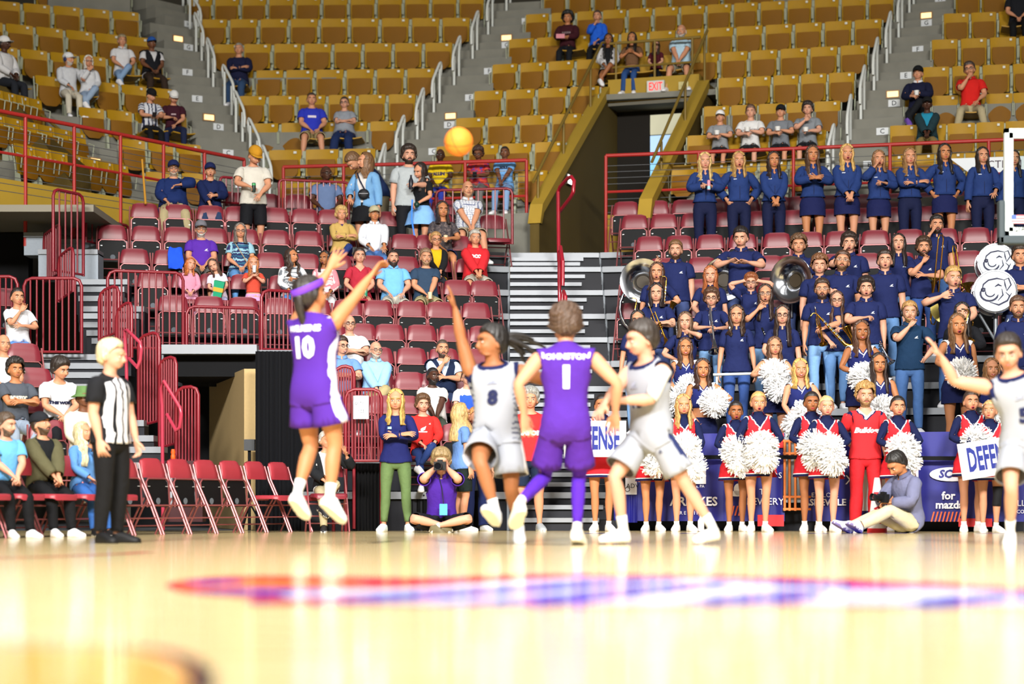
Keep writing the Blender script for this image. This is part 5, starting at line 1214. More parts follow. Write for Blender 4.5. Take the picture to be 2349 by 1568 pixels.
# ------------------------------------------------------------------ dressing and placing
def pmat(name, fn, rough=.85):
    """garment material driven by the rest coordinates of the cloth; fn(m, x, y, z, mix) returns a colour socket"""
    m = bpy.data.materials.new(name); m.use_nodes = True; nt = m.node_tree; b = nt.nodes['Principled BSDF']; b.inputs['Roughness'].default_value = rough; b.inputs['Specular IOR Level'].default_value = .2
    at = nt.nodes.new('ShaderNodeAttribute'); at.attribute_name = 'rest'; sp = nt.nodes.new('ShaderNodeSeparateXYZ'); nt.links.new(at.outputs['Vector'], sp.inputs[0])
    def mm(op, a, c=0.):
        n = nt.nodes.new('ShaderNodeMath'); n.operation = op
        for i, v in enumerate((a, c)):
            if hasattr(v, 'is_output'): nt.links.new(v, n.inputs[i])
            else: n.inputs[i].default_value = v
        return n.outputs[0]
    def mix(f, a, c):
        n = nt.nodes.new('ShaderNodeMix'); n.data_type = 'RGBA'
        for i, v in ((0, f), (6, a), (7, c)):
            if hasattr(v, 'is_output'): nt.links.new(v, n.inputs[i])
            elif i == 0: n.inputs[0].default_value = v
            else: n.inputs[i].default_value = (*lin(hexc(v)), 1)
        return n.outputs[2]
    def noise(sc_):
        n = nt.nodes.new('ShaderNodeTexNoise'); n.inputs['Scale'].default_value = sc_; nt.links.new(at.outputs['Vector'], n.inputs['Vector']); return n.outputs[0]
    col = fn(mm, sp.outputs[0], sp.outputs[1], sp.outputs[2], mix, noise); nt.links.new(col, b.inputs['Base Color']); return m
_pm = {}
def pat(kind, *c):
    key = (kind,)+c
    if key in _pm: return _pm[key]
    def band(mm, v, n, duty): return mm('LESS_THAN', mm('FRACT', mm('MULTIPLY', v, n)), duty)
    def vtrim(mm, x, y, z, mix, noise):
        # V neck trim, armhole edge trim
        apex, slope = c[3], c[4]; d = mm('SUBTRACT', z, mm('ADD', apex, mm('MULTIPLY', mm('ABSOLUTE', x), slope)))
        fr = mm('LESS_THAN', y, .02)
        b1 = mm('MULTIPLY', mm('GREATER_THAN', d, -.045), fr); b2 = mm('MULTIPLY', mm('GREATER_THAN', d, -.022), fr)
        ax = mm('ABSOLUTE', x); e1 = mm('MULTIPLY', mm('MULTIPLY', mm('GREATER_THAN', ax, .148), mm('LESS_THAN', ax, .172)), mm('GREATER_THAN', z, 1.30))
        col = mix(mm('MAXIMUM', b1, e1), c[0], c[1]); col = mix(b2, col, c[2]); return col
    fns = {
     'hs': lambda mm, x, y, z, mix, nz: mix(band(mm, z, c[2], c[3]), c[0], c[1]),
     'vs': lambda mm, x, y, z, mix, nz: mix(band(mm, mm('ADD', x, 5), c[2], c[3]), c[0], c[1]),
     'check': lambda mm, x, y, z, mix, nz: mix(mm('MAXIMUM', band(mm, mm('ADD', x, 5), c[2], .16), band(mm, z, c[2], .16)), c[0], c[1]),
     'patch': lambda mm, x, y, z, mix, nz: mix(mm('GREATER_THAN', nz(c[3] if len(c) > 3 else 14.), .53), mix(mm('GREATER_THAN', nz(22.), .55), c[0], c[1]), c[2]),
     'zig': lambda mm, x, y, z, mix, nz: mix(band(mm, mm('ADD', z, mm('MULTIPLY', nz(9.), .06)), 16, .45), mix(band(mm, mm('ADD', z, mm('MULTIPLY', nz(9.), .06)), 7, .5), c[0], c[1]), c[2]),
     'ref': lambda mm, x, y, z, mix, nz: mix(mm('MULTIPLY', mm('MULTIPLY', mm('LESS_THAN', mm('ABSOLUTE', x), .15), mm('LESS_THAN', y, .0)), mm('LESS_THAN', z, mm('SUBTRACT', 1.46, mm('MULTIPLY', mm('ABSOLUTE', x), .55)))), c[0], mix(band(mm, mm('ADD', x, 5.012), 13, .36), c[1], c[0])),
     'side': lambda mm, x, y, z, mix, nz: mix(mm('MULTIPLY', mm('GREATER_THAN', mm('MULTIPLY', mm('ABSOLUTE', x), 1.), c[2]), mm('LESS_THAN', mm('ABSOLUTE', y), .036)), c[0], c[1]),
     'vtrim': vtrim,
     'edge': lambda mm, x, y, z, mix, nz: mix(mm('MAXIMUM', mm('MULTIPLY', mm('GREATER_THAN', mm('ABSOLUTE', x), .145), mm('GREATER_THAN', z, 1.30)), mm('GREATER_THAN', mm('SUBTRACT', z, mm('MULTIPLY', y, .55)), 1.462)), mix(mm('MULTIPLY', mm('MULTIPLY', mm('GREATER_THAN', mm('ABSOLUTE', x), .13), mm('LESS_THAN', z, 1.29)), band(mm, z, 22, .28)), c[0], c[1]), c[1]),
     'edge2': lambda mm, x, y, z, mix, nz: mix(mm('MAXIMUM', mm('MULTIPLY', mm('GREATER_THAN', mm('ABSOLUTE', x), .145), mm('GREATER_THAN', z, 1.30)), mm('GREATER_THAN', mm('SUBTRACT', z, mm('MULTIPLY', y, .55)), 1.462)), c[0], c[1]),
     'bandx': lambda mm, x, y, z, mix, nz: mix(mm('GREATER_THAN', z, c[2]), c[0], c[1]),
     'shoulder': lambda mm, x, y, z, mix, nz: mix(mm('MULTIPLY', mm('GREATER_THAN', mm('ADD', z, mm('MULTIPLY', mm('ABSOLUTE', x), .9)), 1.50), mm('GREATER_THAN', mm('ABSOLUTE', x), .07)), vtrim(mm, x, y, z, mix, nz), '#d8dae4'),
    }
    _pm[key] = pmat('pattern_'+kind, fns[kind]); return _pm[key]
SKIN = {'a': '#c68c6c', 'b': '#b87a52', 'c': '#9a623e', 'd': '#70462f', 'e': '#46291c', 'p': '#cc967c'}
EXPO = {}
def skinmats(t, brow, lip=None):
    c = SKIN.get(t, t); lipc = lip or {'a': '#b06058', 'b': '#a4584e', 'c': '#8c4a40', 'd': '#5a3028', 'e': '#3c211c', 'p': '#b8665f'}.get(t, '#a05850')
    return [mat(c, .55, 0, .35, .05, 20, name='skin'), mat('#d9d4cc', .4), mat('#21140d', .3), mat(brow, .8), mat(lipc, .5), mat('#2c0d0d', .6)]
_hm = {}
def hairmat(c):
    """hair: colour broken into strands that run down the head"""
    if c in _hm: return _hm[c]
    m = bpy.data.materials.new('hair'); m.use_nodes = True; nt = m.node_tree; b = nt.nodes['Principled BSDF']; b.inputs['Roughness'].default_value = .42; b.inputs['Specular IOR Level'].default_value = .5
    tc = nt.nodes.new('ShaderNodeTexCoord'); mp = nt.nodes.new('ShaderNodeMapping'); mp.inputs['Scale'].default_value = (110, 110, 14); nz = nt.nodes.new('ShaderNodeTexNoise'); nz.inputs['Scale'].default_value = 1; nz.inputs['Detail'].default_value = 3
    nt.links.new(tc.outputs['Object'], mp.inputs[0]); nt.links.new(mp.outputs[0], nz.inputs['Vector']); cr = nt.nodes.new('ShaderNodeValToRGB'); l = lin(hexc(c))
    cr.color_ramp.elements[0].position = .32; cr.color_ramp.elements[1].position = .68
    cr.color_ramp.elements[0].color = (*[x*.55 for x in l], 1); cr.color_ramp.elements[1].color = (*[min(1, x*1.55+.012) for x in l], 1)
    nt.links.new(nz.outputs[0], cr.inputs[0]); nt.links.new(cr.outputs[0], b.inputs['Base Color'])
    bp = nt.nodes.new('ShaderNodeBump'); bp.inputs['Strength'].default_value = .7; bp.inputs['Distance'].default_value = .01; nt.links.new(nz.outputs[0], bp.inputs['Height']); nt.links.new(bp.outputs[0], b.inputs['Normal'])
    _hm[c] = m; return m
TOPNAME = {'tee': 'shirt', 'vtee': 'shirt', 'long': 'pullover', 'hood': 'hoodie', 'jacket': 'jacket', 'openjacket': 'jacket', 'cropjacket': 'jacket', 'vest': 'vest', 'under': 'turtleneck', 'tank': 'jersey', 'jersey': 'jersey', 'crop': 'crop_top', 'cheer': 'uniform_top', 'croptee': 'top', 'dress': 'dress_top',
           'pants': 'trousers', 'slacks': 'trousers', 'slim': 'trousers', 'wide': 'trousers', 'tights': 'tights', 'shorts': 'shorts', 'bball': 'shorts', 'bballs': 'shorts', 'mini': 'shorts', 'skirt': 'skirt', 'longskirt': 'skirt', 'blueskirt': 'skirt', 'navyskirt': 'skirt', 'cheerskirt': 'skirt',
           'strap': 'bag_strap', 'hoodback': 'hood', 'neckphones': 'headphones', 'bald': 'hair', 'brace': 'knee_brace', 'sleeve': 'arm_sleeve'}
_bvh = {}
def gbvh(k):
    if k not in _bvh: p = piece(k); _bvh[k] = BVHTree.FromPolygons([tuple(v) for v in p.V], p.F)
    return _bvh[k]
def print_piece(k, V2, Fc, cx, cz, back=False, lift=.008):
    """flat print laid on the surface of garment k in the rest pose"""
    bv = gbvh(k); out = []; rest = []
    for x, z in V2:
        X = cx+(-x if back else x); o = Vector((X, 1. if back else -1., cz+z)); h = bv.ray_cast(o, Vector((0, -1 if back else 1, 0)))
        y = h[0].y if h[0] is not None else (.1 if back else -.1)
        out.append((X, y+(lift if back else -lift), cz+z)); rest.append((X, y-(.015 if back else -.015), cz+z))
    if back: Fc = [tuple(f) for f in Fc]
    return Piece(np.array(out), Fc, rest=np.array(rest))
MARK = (np.array([(-.012, -.004), (.0, -.004), (.010, .002), (.016, .022), (.006, .016), (-.004, .012), (-.012, .006), (-.022, -.012), (.022, -.012), (.022, -.006), (-.022, -.006)]), [(0, 1, 2, 5, 6), (2, 3, 4, 5), (7, 8, 9, 10)])
def rect(w, h, n=6):
    V = [(-w/2+w*i/n, -h/2+h*j) for j in (0, 1) for i in range(n+1)]; return np.array(V), [(i, i+1, n+2+i, n+1+i) for i in range(n)]
def outfit_mats(c):
    if isinstance(c, (list, tuple)): return [outfit_mats(x) for x in c]
    return cloth(c) if isinstance(c, str) else c
def autok(px, py, hgt, dy, ks):
    best = None
    for k in ks:
        X = solve_x(px, k, dy); Y = rd(X, k, dy); e = abs(Z_of(py, Y)-RZ[k]-hgt)
        if best is None or e < best[0]: best = (e, k)
    return best[1]
def person(px, py, place, label, sit=False, fem=False, sk='a', hair=('short', '#3a2a1c'), wear=(), shoes='#e8e8ec', socks=None, arms=('hang', 'hang'), yaw=None, lean=0, side=0, twist=0, head=(0, 0, 0), g=1., belly=0., mouth='closed', legs=None,
           crouch=0., h=None, cat='person', group=None, prints=(), hs=1.0, lip=None, beard=None, hat=None, extra=(), zoff=0., pel=0, clamp=(.80, 1.16), sh=None, dy=None, spread=None, lift=0., leg=None, bust=None, fz=None):
    sp = Shape(g, belly, fem, sh, hs, leg, bust)
    if hat and hair and hair[0] in ('short', 'med', 'curly'): hair = ('buzz', hair[1])
    # ---- where
    kind, val = place; chair = None; Yd = None
    seat = .46
    if kind == 'r':
        d = dy if dy is not None else (.26 if sit else .20)
        k = autok(px, py, 1.30 if sit else (1.66 if fem else 1.76), d, range(11)) if val is None else val
        X = solve_x(px, k, d); Y = rd(X, k, d); zf = RZ[k]
        if yaw is None: yaw = 12 if X < XLc else -8
        if sit:
            c = near_chair(px, k)
            if c[2] is not None: DOWN.add(c)
    elif kind == 'b':
        k = val; sl = near_slot(px, k); OCC.add((sl[1], sl[2], sl[3])); c = sl[4]; rz = sl[5]; u = Vector((math.cos(rz), math.sin(rz), 0)); nn = Vector((-u.y, u.x, 0)); b0 = c-nn*(.24 if dy is None else dy)
        t = 0.
        for _ in range(6): q = b0+u*t; t += (X_of(px, q.y)-q.x)/u.x
        q = b0+u*t; X, Y = q.x, q.y; zf = BFL[k]; seat = .455
        if yaw is None: yaw = math.degrees(rz)
    else: Y = val; X = X_of(px, Y); zf = zoff; yaw = yaw or 0
    yr = math.radians(yaw)
    # ---- pose (unit person), then fit the height to the head's place
    def default_legs(fl):
        if legs is not None: return [((a[0], a[1], a[2]+fl), b, c_, d_) for a, b, c_, d_ in legs]
        if sit:
            w = .12 if spread is None else spread
            return [((w, -.45, .085+fl), (.10 if not fem else -.02, -1, .7), 8, 0)]*2
        w = .085 if fem else .115
        if spread is not None: w = spread
        return [((w, .012, .087+fl), (.1, -1, 0), 10, 0)]*2
    fl = crouch if not sit else .93-(seat+.095)
    if h is not None: s0 = h/1.75
    else: s0 = 1.0
    for it in range(3):
        if sit: fl = .93-(seat/s0+.095)
        Rm, Pm, Q = solve(sp, arms, default_legs(fl if fz is None else fz), lean, side, twist, head[0], head[1], head[2], pel, crouch, sit)
        top = Pm[4]+Rm[4] @ np.array((0, .0, (1.762-1.56)*hs*1.20))
        if hat: top = top+Rm[4] @ np.array((0, 0, .02))
        if h is None:
            Zt = Z_of(py, Y)
            s0 = (Zt-zf-seat)/(top[2]-.93+.095) if sit else (Zt-zf-lift)/(top[2]-fl)
            s0 = min(max(s0, clamp[0]), clamp[1])
    pz = zf+seat+.095*s0 if sit else zf+lift+(.93-fl)*s0
    cy, sy = math.cos(yr), math.sin(yr); Rz = np.array(((cy, -sy, 0), (sy, cy, 0), (0, 0, 1)))
    off = Rz @ (np.array((top[0], top[1], 0)))*s0
    if kind != 'f' or True: X -= off[0]
    O = np.array((X, Y, pz)); root = np.array((X, Y, zf))
    def world(V): return (V-np.array((0, 0, .93))) @ Rz.T*s0+O
    o = empty('person', tuple(root), 0, label, cat, group)
    sm = skinmats(sk, hair[1] if hair and hair[1] else '#3a2a1c', lip)
    f = FACES[mouth]; V = np.vstack([skin(BODY, sp, Rm, Pm, Q), skin(f, sp, Rm, Pm, Q)]); m0 = len(BODY.V)
    mesh_np('body', world(V)-root, BODY.F+[tuple(i+m0 for i in q) for q in f.F], sm, o, True, [0]*len(BODY.F)+list(f.fm))
    def put(k, mats, nm, par=o):
        p = piece(k) if isinstance(k, str) else k
        ob = mesh_np(nm, world(skin(p, sp, Rm, Pm, Q))-root, p.F, mats, par, True, p.fm)
        if any(m.name.startswith('pattern_') for m in (mats if isinstance(mats, list) else [mats])):
            at = ob.data.attributes.new('rest', 'FLOAT_VECTOR', 'POINT'); at.data.foreach_set('vector', p.rest.astype(np.float32).ravel())
        return ob
    made = {}
    for k, c_ in wear:
        m = outfit_mats(c_)
        made[k] = put(k, m, TOPNAME.get(k, k))
    if hair and hair[0]:
        hm = hairmat(hair[1]); hs_ = hair[0].split('+')
        ho = put(hs_[0], hm, 'hair')
        for e in hs_[1:]: put(e, hm, {'pony': 'ponytail', 'backpony': 'ponytail', 'flypony': 'ponytail'}.get(e, e), ho)
    if beard: put(beard[0], hairmat(beard[1]), 'beard')
    if hat:
        hk = put('bucket' if hat[0] == 'bucket' else 'cap', cloth(hat[1]), 'hat' if hat[0] == 'bucket' else 'cap')
        if hat[0] != 'bucket':
            put('brim', cloth(hat[2] if len(hat) > 2 else hat[1]), 'brim', hk)
    if shoes:
        sc_, so = shoes if isinstance(shoes, tuple) else (shoes, '#e4e4e4')
        for s in (0, 1): put('shoe%d' % s, [mat(sc_, .6, noise=.05), mat(so, .7)], 'shoe')
    if socks:
        for s in (0, 1): put(('l' if socks[1] else '')+'sock%d' % s, cloth(socks[0]), 'sock')
    for e in extra: put(e[0], mat(e[1], e[2] if len(e) > 2 else .5), TOPNAME.get(e[0], e[0]))
    for pr in prints:
        # (garment, text or (V,F), size, cx, cz, colour, back, kwargs)
        kg, t, sz, cx, cz, col, back, kw = pr
        lift_ = kw.get('lift', .012 if sz > .12 else .008); kw = {a: b for a, b in kw.items() if a != 'lift'}
        V2, Fc = text_geo(t, sz, **kw) if isinstance(t, str) else t
        put(print_piece(kg, V2, Fc, cx, cz, back, lift_), mat(col, .8), 'print', made.get(kg, o))
    hands = [Vector(world(np.array([Pm[BI['ha%d' % s]]+Rm[BI['ha%d' % s]] @ np.array(((-1 if s == 0 else 1)*.085, -.01, -.03))]))[0]) for s in (0, 1)]
    hd = Vector(world(np.array([Pm[4]+Rm[4] @ np.array((0, -.02, .08))]))[0])
    def bone(n, p):
        """world point of a rest-space point p carried by bone n"""
        b = BI[n]; return Vector(world(np.array([(np.array(p, float)-Q[b]) @ Rm[b].T+Pm[b]]))[0])
    info = dict(root=o, hands=hands, head=hd, s=s0, yaw=yr, O=Vector(O), bone=bone, rot=Matrix(Rz.tolist()), label=label, k=val)
    PEOPLE.append(info); return info
# ------------------------------------------------------------------ held things
def pompom_mesh(seed):
    r = random.Random(seed); B = MB()
    B.ell((0, 0, 0), (.10, .10, .10), 12, 8)
    for i in range(620):
        z = r.uniform(-1, 1); t = r.uniform(0, 2*math.pi); q = math.sqrt(1-z*z); d = Vector((q*math.cos(t), q*math.sin(t), z)); L = r.uniform(.12, .17)
        a = d.cross(Vector((r.uniform(-1, 1), r.uniform(-1, 1), r.uniform(-1, 1)))).normalized(); b = d.cross(a); w = .0055
        p0 = d*.05; p1 = d*L*.62+a*r.uniform(-.012, .012); p2 = d*L+a*r.uniform(-.03, .03)+Vector((0, 0, -.014))
        rings = [[p+b*w-a*.001, p-b*w-a*.001, p-b*w+a*.001, p+b*w+a*.001] for p in (p0, p1, p2)]
        B.loft(rings)
    return B.data('pompom', mat('#fbfbfb', .8))
POMS = [pompom_mesh(i) for i in range(3)]
_pc = [0]
def pom(loc, label, sc=1.0):
    _pc[0] += 1; o = inst('pompom', POMS[_pc[0] % 3], None, loc, (random.random()*6, random.random()*6, random.random()*6), (sc,)*3)
    return tag(o, label, 'pompom', 'white pompoms')
def thing(name, loc, rot=(0, 0, 0), label='', cat='', group=None, sc=1.):
    o = empty(name, loc, 0, label, cat, group); o.rotation_euler = rot; o.scale = (sc,)*3; return o
def cup(loc, label, col='#e8e8e8', liquid=None, r=.035, h=.10):
    o = thing('cup', Vector(loc)-Vector((0, 0, h*.4)), (0, 0, 0), label, 'cup'); B = MB(); B.lathe([(r*.75, 0), (r, h), (r*.93, h), (r*.7, .01)], None, 14); B.build('body', mat(col, .4), o, True)
    if liquid: B = MB(); B.lathe([(r*.72, .008), (r*.9, h*.75)], None, 14); B.build('drink', mat(liquid, .2), o, True)
    return o
def bottle(loc, label, col, capc='#dddddd', r=.034, h=.2):
    o = thing('bottle', Vector(loc)-Vector((0, 0, h*.4)), (0, 0, 0), label, 'bottle'); B = MB(); B.lathe([(r*.9, 0), (r, .01), (r, h*.62), (r*.5, h*.8), (r*.4, h*.93)], None, 14); B.build('body', mat(col, .3), o, True)
    B = MB(); B.lathe([(r*.45, h*.93), (r*.45, h)], None, 10); B.build('cap', mat(capc, .4), o); return o
def phone(loc, label, col='#15161a', rz=0.):
    o = thing('phone', loc, (-.9, 0, rz), label, 'phone'); B = MB(); B.box((-.036, -.004, -.075), (.036, .004, .075)); B.build('case', mat(col, .4), o); B = MB(); B.box((-.032, .0042, -.07), (.032, .005, .07)); B.build('screen', mat('#20262e', .15), o); return o
def mid(i): return (i['hands'][0]+i['hands'][1])/2
# ================================================================== players, referee
PUR, WHT, NAV, RED = '#4c2690', '#979ba5', '#141b45', '#cf2430'
bold = dict(bold=.006)
JP = pat('side', PUR, '#d9d4ea', .138); SPt = pat('side', PUR, '#d9d4ea', .165)
pl10 = person(702, 650, ('f', 17.3), 'leaping player in purple number 10 releasing the ball, back turned', sk='b', hair=('short+backpony', '#1c130e'), yaw=146, h=1.90, lift=.27, leg=1.12, arms=(((.34, -.42, 1.94), (1, .2, -.5), 60, .5), ((-.08, -.30, 2.12), (1, .2, -.3), 40, .15)), head=(-14, -14, 6),
    legs=[((.13, -.03, .10), (.1, -1, 0), 4, 34), ((.12, .05, .13), (.1, -1, 0), 4, 34)], wear=[('jersey', JP), ('bballs', SPt)], shoes='#e9e9ef', socks=('#eef0f2', 1), extra=[('headband', '#6a35c0', .7)],
    prints=[('jersey', '10', .21, -.0, 1.235, '#f2f0f4', True, dict(bold=.010, sx=.9)), ('jersey', 'WILKENS', .062, 0, 1.385, '#f2f0f4', True, dict(bold=.003))], clamp=(.5, 1.3))
pl8 = person(1128, 745, ('f', 17.9), 'player in white number 8 with one arm stretched up, long hair flying', sk='c', hair=('short+flypony', '#15100d'), yaw=-14, arms=(((.34, -.10, 2.02), (.6, 0, -1), 90, .12), ((.44, .06, 1.16), (.6, .8, 0), 30, .4)), head=(-58, -4, 0), side=-4, twist=8, crouch=.06, leg=1.1,
    legs=[((-.08, -.30, .24), (.1, -1, .3), 5, -30), ((.13, .22, .13), (.1, -1, 0), 10, 18)], wear=[('jersey', pat('edge', WHT, NAV)), ('bball', pat('side', WHT, '#e6e8f2', .155))], shoes='#dfe3ea', socks=('#e8e8ec', 1),
    prints=[('jersey', '8', .15, -.0, 1.20, NAV, False, dict(bold=.008)), ('jersey', (MARK[0]*1.6, MARK[1]), 1, 0, 1.33, '#8d93a8', False, {})], clamp=(.5, 1.3))
pl1 = person(1297, 703, ('f', 17.05), 'player in purple number 1 seen from behind, purple tights', sk='a', hair=('curly', '#4a3526'), yaw=180, arms=(((.37, -.06, 1.00), (.7, .6, 0), 20, .5), ((.31, .02, .98), (.7, .6, 0), 10, .5)), head=(6, 6, 0), lean=3, crouch=.03, sh=1.12, g=.92, leg=.94,
    legs=[((.08, -.05, .11), (.1, -1, 0), 8, 14), ((.34, .14, .30), (-.4, -1, 0), 10, 30)], wear=[('tights', '#4c22a6'), ('jersey', PUR), ('bball', '#4a238c')], shoes='#e9e6dc', socks=('#e8e8ec', 0),
    prints=[('jersey', '1', .21, 0, 1.245, '#f2f0f4', True, dict(bold=.012)), ('jersey', 'JOHNSTON', .058, 0, 1.40, '#e6e0f2', True, dict(bold=.002))], clamp=(.5, 1.3))
pl13 = person(1466, 738, ('f', 17.4), 'player in white facing left in a wide stance, arms bent', sk='p', hair=('short', '#2a211b'), yaw=-50, arms=(((.02, -.50, 1.10), (1, .3, -.4), 30, .4), ((.0, -.33, 1.16), (1, .6, -.3), 30, .5)), head=(-22, 2, 0), lean=9, crouch=.08, sh=1.12, g=.98,
    legs=[((.13, -.17, .105), (.1, -1, 0), 5, 0), ((.30, .36, .12), (.3, -1, 0), 0, 6)], wear=[('jersey', pat('edge2', WHT, NAV)), ('bball', pat('side', WHT, '#27305c', .165))], shoes='#e6e2dc', socks=('#f0eee8', 1),
    extra=[('sleeve', '#c9ccd0', .8)], prints=[('jersey', '13', .13, 0, 1.17, NAV, False, dict(bold=.006)), ('jersey', (MARK[0]*1.6, MARK[1]), 1, 0, 1.31, '#9aa0b4', False, {}), ('bball', (MARK[0]*.8, MARK[1]), 1, .10, .80, NAV, False, {})], clamp=(.5, 1.3))
pl5 = person(2303, 770, ('f', 17.2), 'player in white number 5 at the right edge stretching an arm to the left', sk='p', hair=('short', '#231a15'), yaw=-8, arms=(((.66, -.16, 1.60), (0, .3, -1), 100, .15), ((.50, -.1, 1.2), (.5, 1, 0), 30, .4)), head=(-14, 6, 10), side=-16, lean=6, crouch=.13,
    legs=[((.11, -.05, .09), (.1, -1, 0), 5, 6), ((.40, .10, .09), (.3, -1, 0), 8, 6)], wear=[('jersey', pat('edge2', WHT, NAV)), ('bball', pat('side', WHT, '#e6e8f2', .165))], shoes='#e9e9ee', socks=('#f0f0f0', 1),
    prints=[('jersey', '5', .16, .0, 1.14, NAV, False, dict(bold=.008)), ('jersey', (MARK[0]*1.8, MARK[1]), 1, 0, 1.30, '#9aa0b4', False, {})], clamp=(.5, 1.3))
ref = person(258, 780, ('f', 17.9), 'referee standing at left in black and white striped shirt and black trousers', sk='p', hair=('short', '#c9bb96'), yaw=62, arms=(((.21, -.04, .90), (.3, 1, 0), 0, .5), ((.20, -.12, .90), (.3, 1, 0), 0, .5)), head=(14, 4, 0), g=1.06, wear=[('pants', '#121214'), ('tee', pat('ref', '#17181c', '#e2e2ea'))], shoes=('#0e0e10', '#141416'), clamp=(.5, 1.3))
# basketball in flight
def basketball():
    m = mat('#e8832a', .6, 0, .3, .08, 60, 0, 0, .3, 'ball_leather'); o = empty('basketball', tuple(W(1052, 325, 17.4)), 0, 'orange basketball in the air above the players', 'ball')
    B = MB(); B.ell((0, 0, 0), (.12, .12, .12), 32, 20); B.build('skin', m, o, True)
    B = MB(); r = .1205
    for q in (Matrix.Rotation(.5, 3, 'X'), Matrix.Rotation(1.2, 3, 'Y') @ Matrix.Rotation(.4, 3, 'X'), Matrix.Rotation(1.57, 3, 'X') @ Matrix.Rotation(.5, 3, 'Y')):
        B.tube([tuple(q @ Vector((r*math.cos(t), r*math.sin(t), 0))) for t in [2*math.pi*i/40 for i in range(40)]], .0022, 5, True)
    B.build('seam', mat('#7a3a10', .7), o)
basketball()
# ================================================================== band in navy polos
NP = '#1a2350'; JN = ['#5f86b8', '#4a6ea6', '#7da6d6', '#3e4c78', '#35508c']
def band(px, py, label, fem=False, hair=('short', '#2a1d14'), arms=('hang', 'hang'), jeans=0, k=None, prints=True, col=NP, **kw):
    bt = 'slim' if fem else 'pants'
    pr = [('tee', MARK, 1, .075, 1.30, '#e4e8f2', False, {})] if prints else []
    wear = [(kw.pop('bt', bt), JN[jeans] if isinstance(jeans, int) else jeans), ('tee', col), ('collar', col)]
    return person(px, py, ('r', k), label, fem=fem, hair=hair, wear=wear, arms=arms, prints=pr+list(kw.pop('pr', [])), group='pep band in navy polos', **kw)
BR, DK, BLK, BLO, RH = '#4a2f1e', '#2a1b13', '#17110e', '#a8834e', '#7d4522'
b_tuba1 = band(1550, 552, 'tall broad bearded band man in navy polo behind the first sousaphone', hair=('short', '#6a4a2c'), beard=('beard', '#5a3c22'), g=1.18, belly=.03, arms=(((.30, -.10, 1.44), (1, .3, -.6), 60, .5), 'hang'), jeans=3, sk='p')
b_tall = band(1698, 522, 'tall dark haired band man with both hands raised before his chest', hair=('short', '#1d1512'), arms=(((.14, -.30, 1.30), (1, .1, -.5), 60, .4), ((.10, -.32, 1.28), (1, .1, -.5), 60, .2)), jeans=3, sk='p', head=(-8, 10, 0))
b1 = band(1507, 602, 'brown haired band woman with open mouth and white headband holding a sax', True, ('hair:.20:1', BR), ('hang', ((.14, -.24, 1.18), (1, .2, -.5), 40, .8)), mouth='open', jeans=3)
b2 = band(1506, 650, 'black haired band woman with crossed arms and a trumpet', True, ('hair:.06:0', '#1c1210'), ('cross', 'cross2'), jeans=3, g=1.12, sk='p')
b3 = band(1630, 610, 'red haired band woman standing in front of the second sousaphone', True, ('hair:.16:.5', '#9a5426'), ('thigh', 'hang'), jeans=3, g=1.15, sk='p')
b4 = band(1632, 662, 'band woman in glasses holding a silver mellophone upright', True, ('med+bun', BR), (((.05, -.28, 1.20), (1, .2, -.5), 40, .8), ((.10, -.28, 1.18), (1, .2, -.5), 40, .8)), jeans=2, extra=[('glasses', '#2a2420')], sk='p', hat=None)
b5 = band(1723, 628, 'open mouthed band woman in glasses with both hands on her head', True, ('med', RH), ('head', 'head'), mouth='open', extra=[('glasses', '#3a3430')], jeans=3, sk='p')
b6 = band(1756, 652, 'long wavy haired band woman with one fist raised by her face', True, ('hair:.26:1', '#33221a'), (((.10, -.22, 1.42), (1, .1, -1), 120, .9), 'hang'), jeans=2, mouth='open', extra=[('glasses', '#8a8078')])
b_tuba3 = band(1832, 540, 'curly haired band man behind the third sousaphone with a hand over its rim', hair=('curly', '#5a3f28'), arms=(((.12, -.26, 1.30), (1, .1, -.5), 60, .5), 'hang'), jeans=3)
b7 = band(1880, 586, 'curly haired band man pointing a finger up in front of his face', hair=('curly', '#6a4428'), arms=('hang', ((.05, -.24, 1.36), (.9, .1, -1), 150, .8)), jeans=1, sk='p')
b8 = band(1948, 535, 'band man shouting through a cupped hand in the upper row', hair=('med', DK), arms=('shout', 'hang'), mouth='open', jeans=3, sk='p', g=1.1)
b9 = band(1936, 576, 'band man in glasses with a short beard looking down his nose', hair=('short', BR), beard=('beard', '#6a4a30'), extra=[('glasses', '#b0a090')], jeans=1, head=(0, -10, 6))
b10 = band(2031, 574, 'dark haired band man shouting with earbuds hanging on his polo', hair=('short', DK), mouth='open', jeans=0, sk='p', head=(0, -6, 0))
b11 = band(2062, 536, 'dark haired band woman singing with closed eyes in the upper row', True, ('hair:.22:0', '#231813'), mouth='open', jeans=0, sk='p', head=(0, -8, 0))
b12 = band(2149, 494, 'tall band man with slick hair shouting past a raised hand', hair=('short', '#1c1512'), beard=('beard', '#3a2a20'), arms=('shout', 'hang'), mouth='open', jeans=1, head=(6, 0, 0))
b13 = band(2119, 545, 'bearded band man with fist at his mouth and folded arm', hair=('med', '#3a2618'), beard=('beard', '#4a3020'), arms=(((.03, -.20, 1.40), (.7, -.1, -1), 150, .9), 'cross2'), jeans=4, g=1.1)
b14 = band(2187, 612, 'blond band man pointing sideways while holding a cymbal', hair=('short', '#b08a4e'), arms=(((.16, -.22, 1.40), (1, .2, -.4), 90, .6), ((.10, -.26, 1.05), (1, .3, -.3), 60, .8)), mouth='open', jeans=1, sk='p', head=(12, 0, 0))
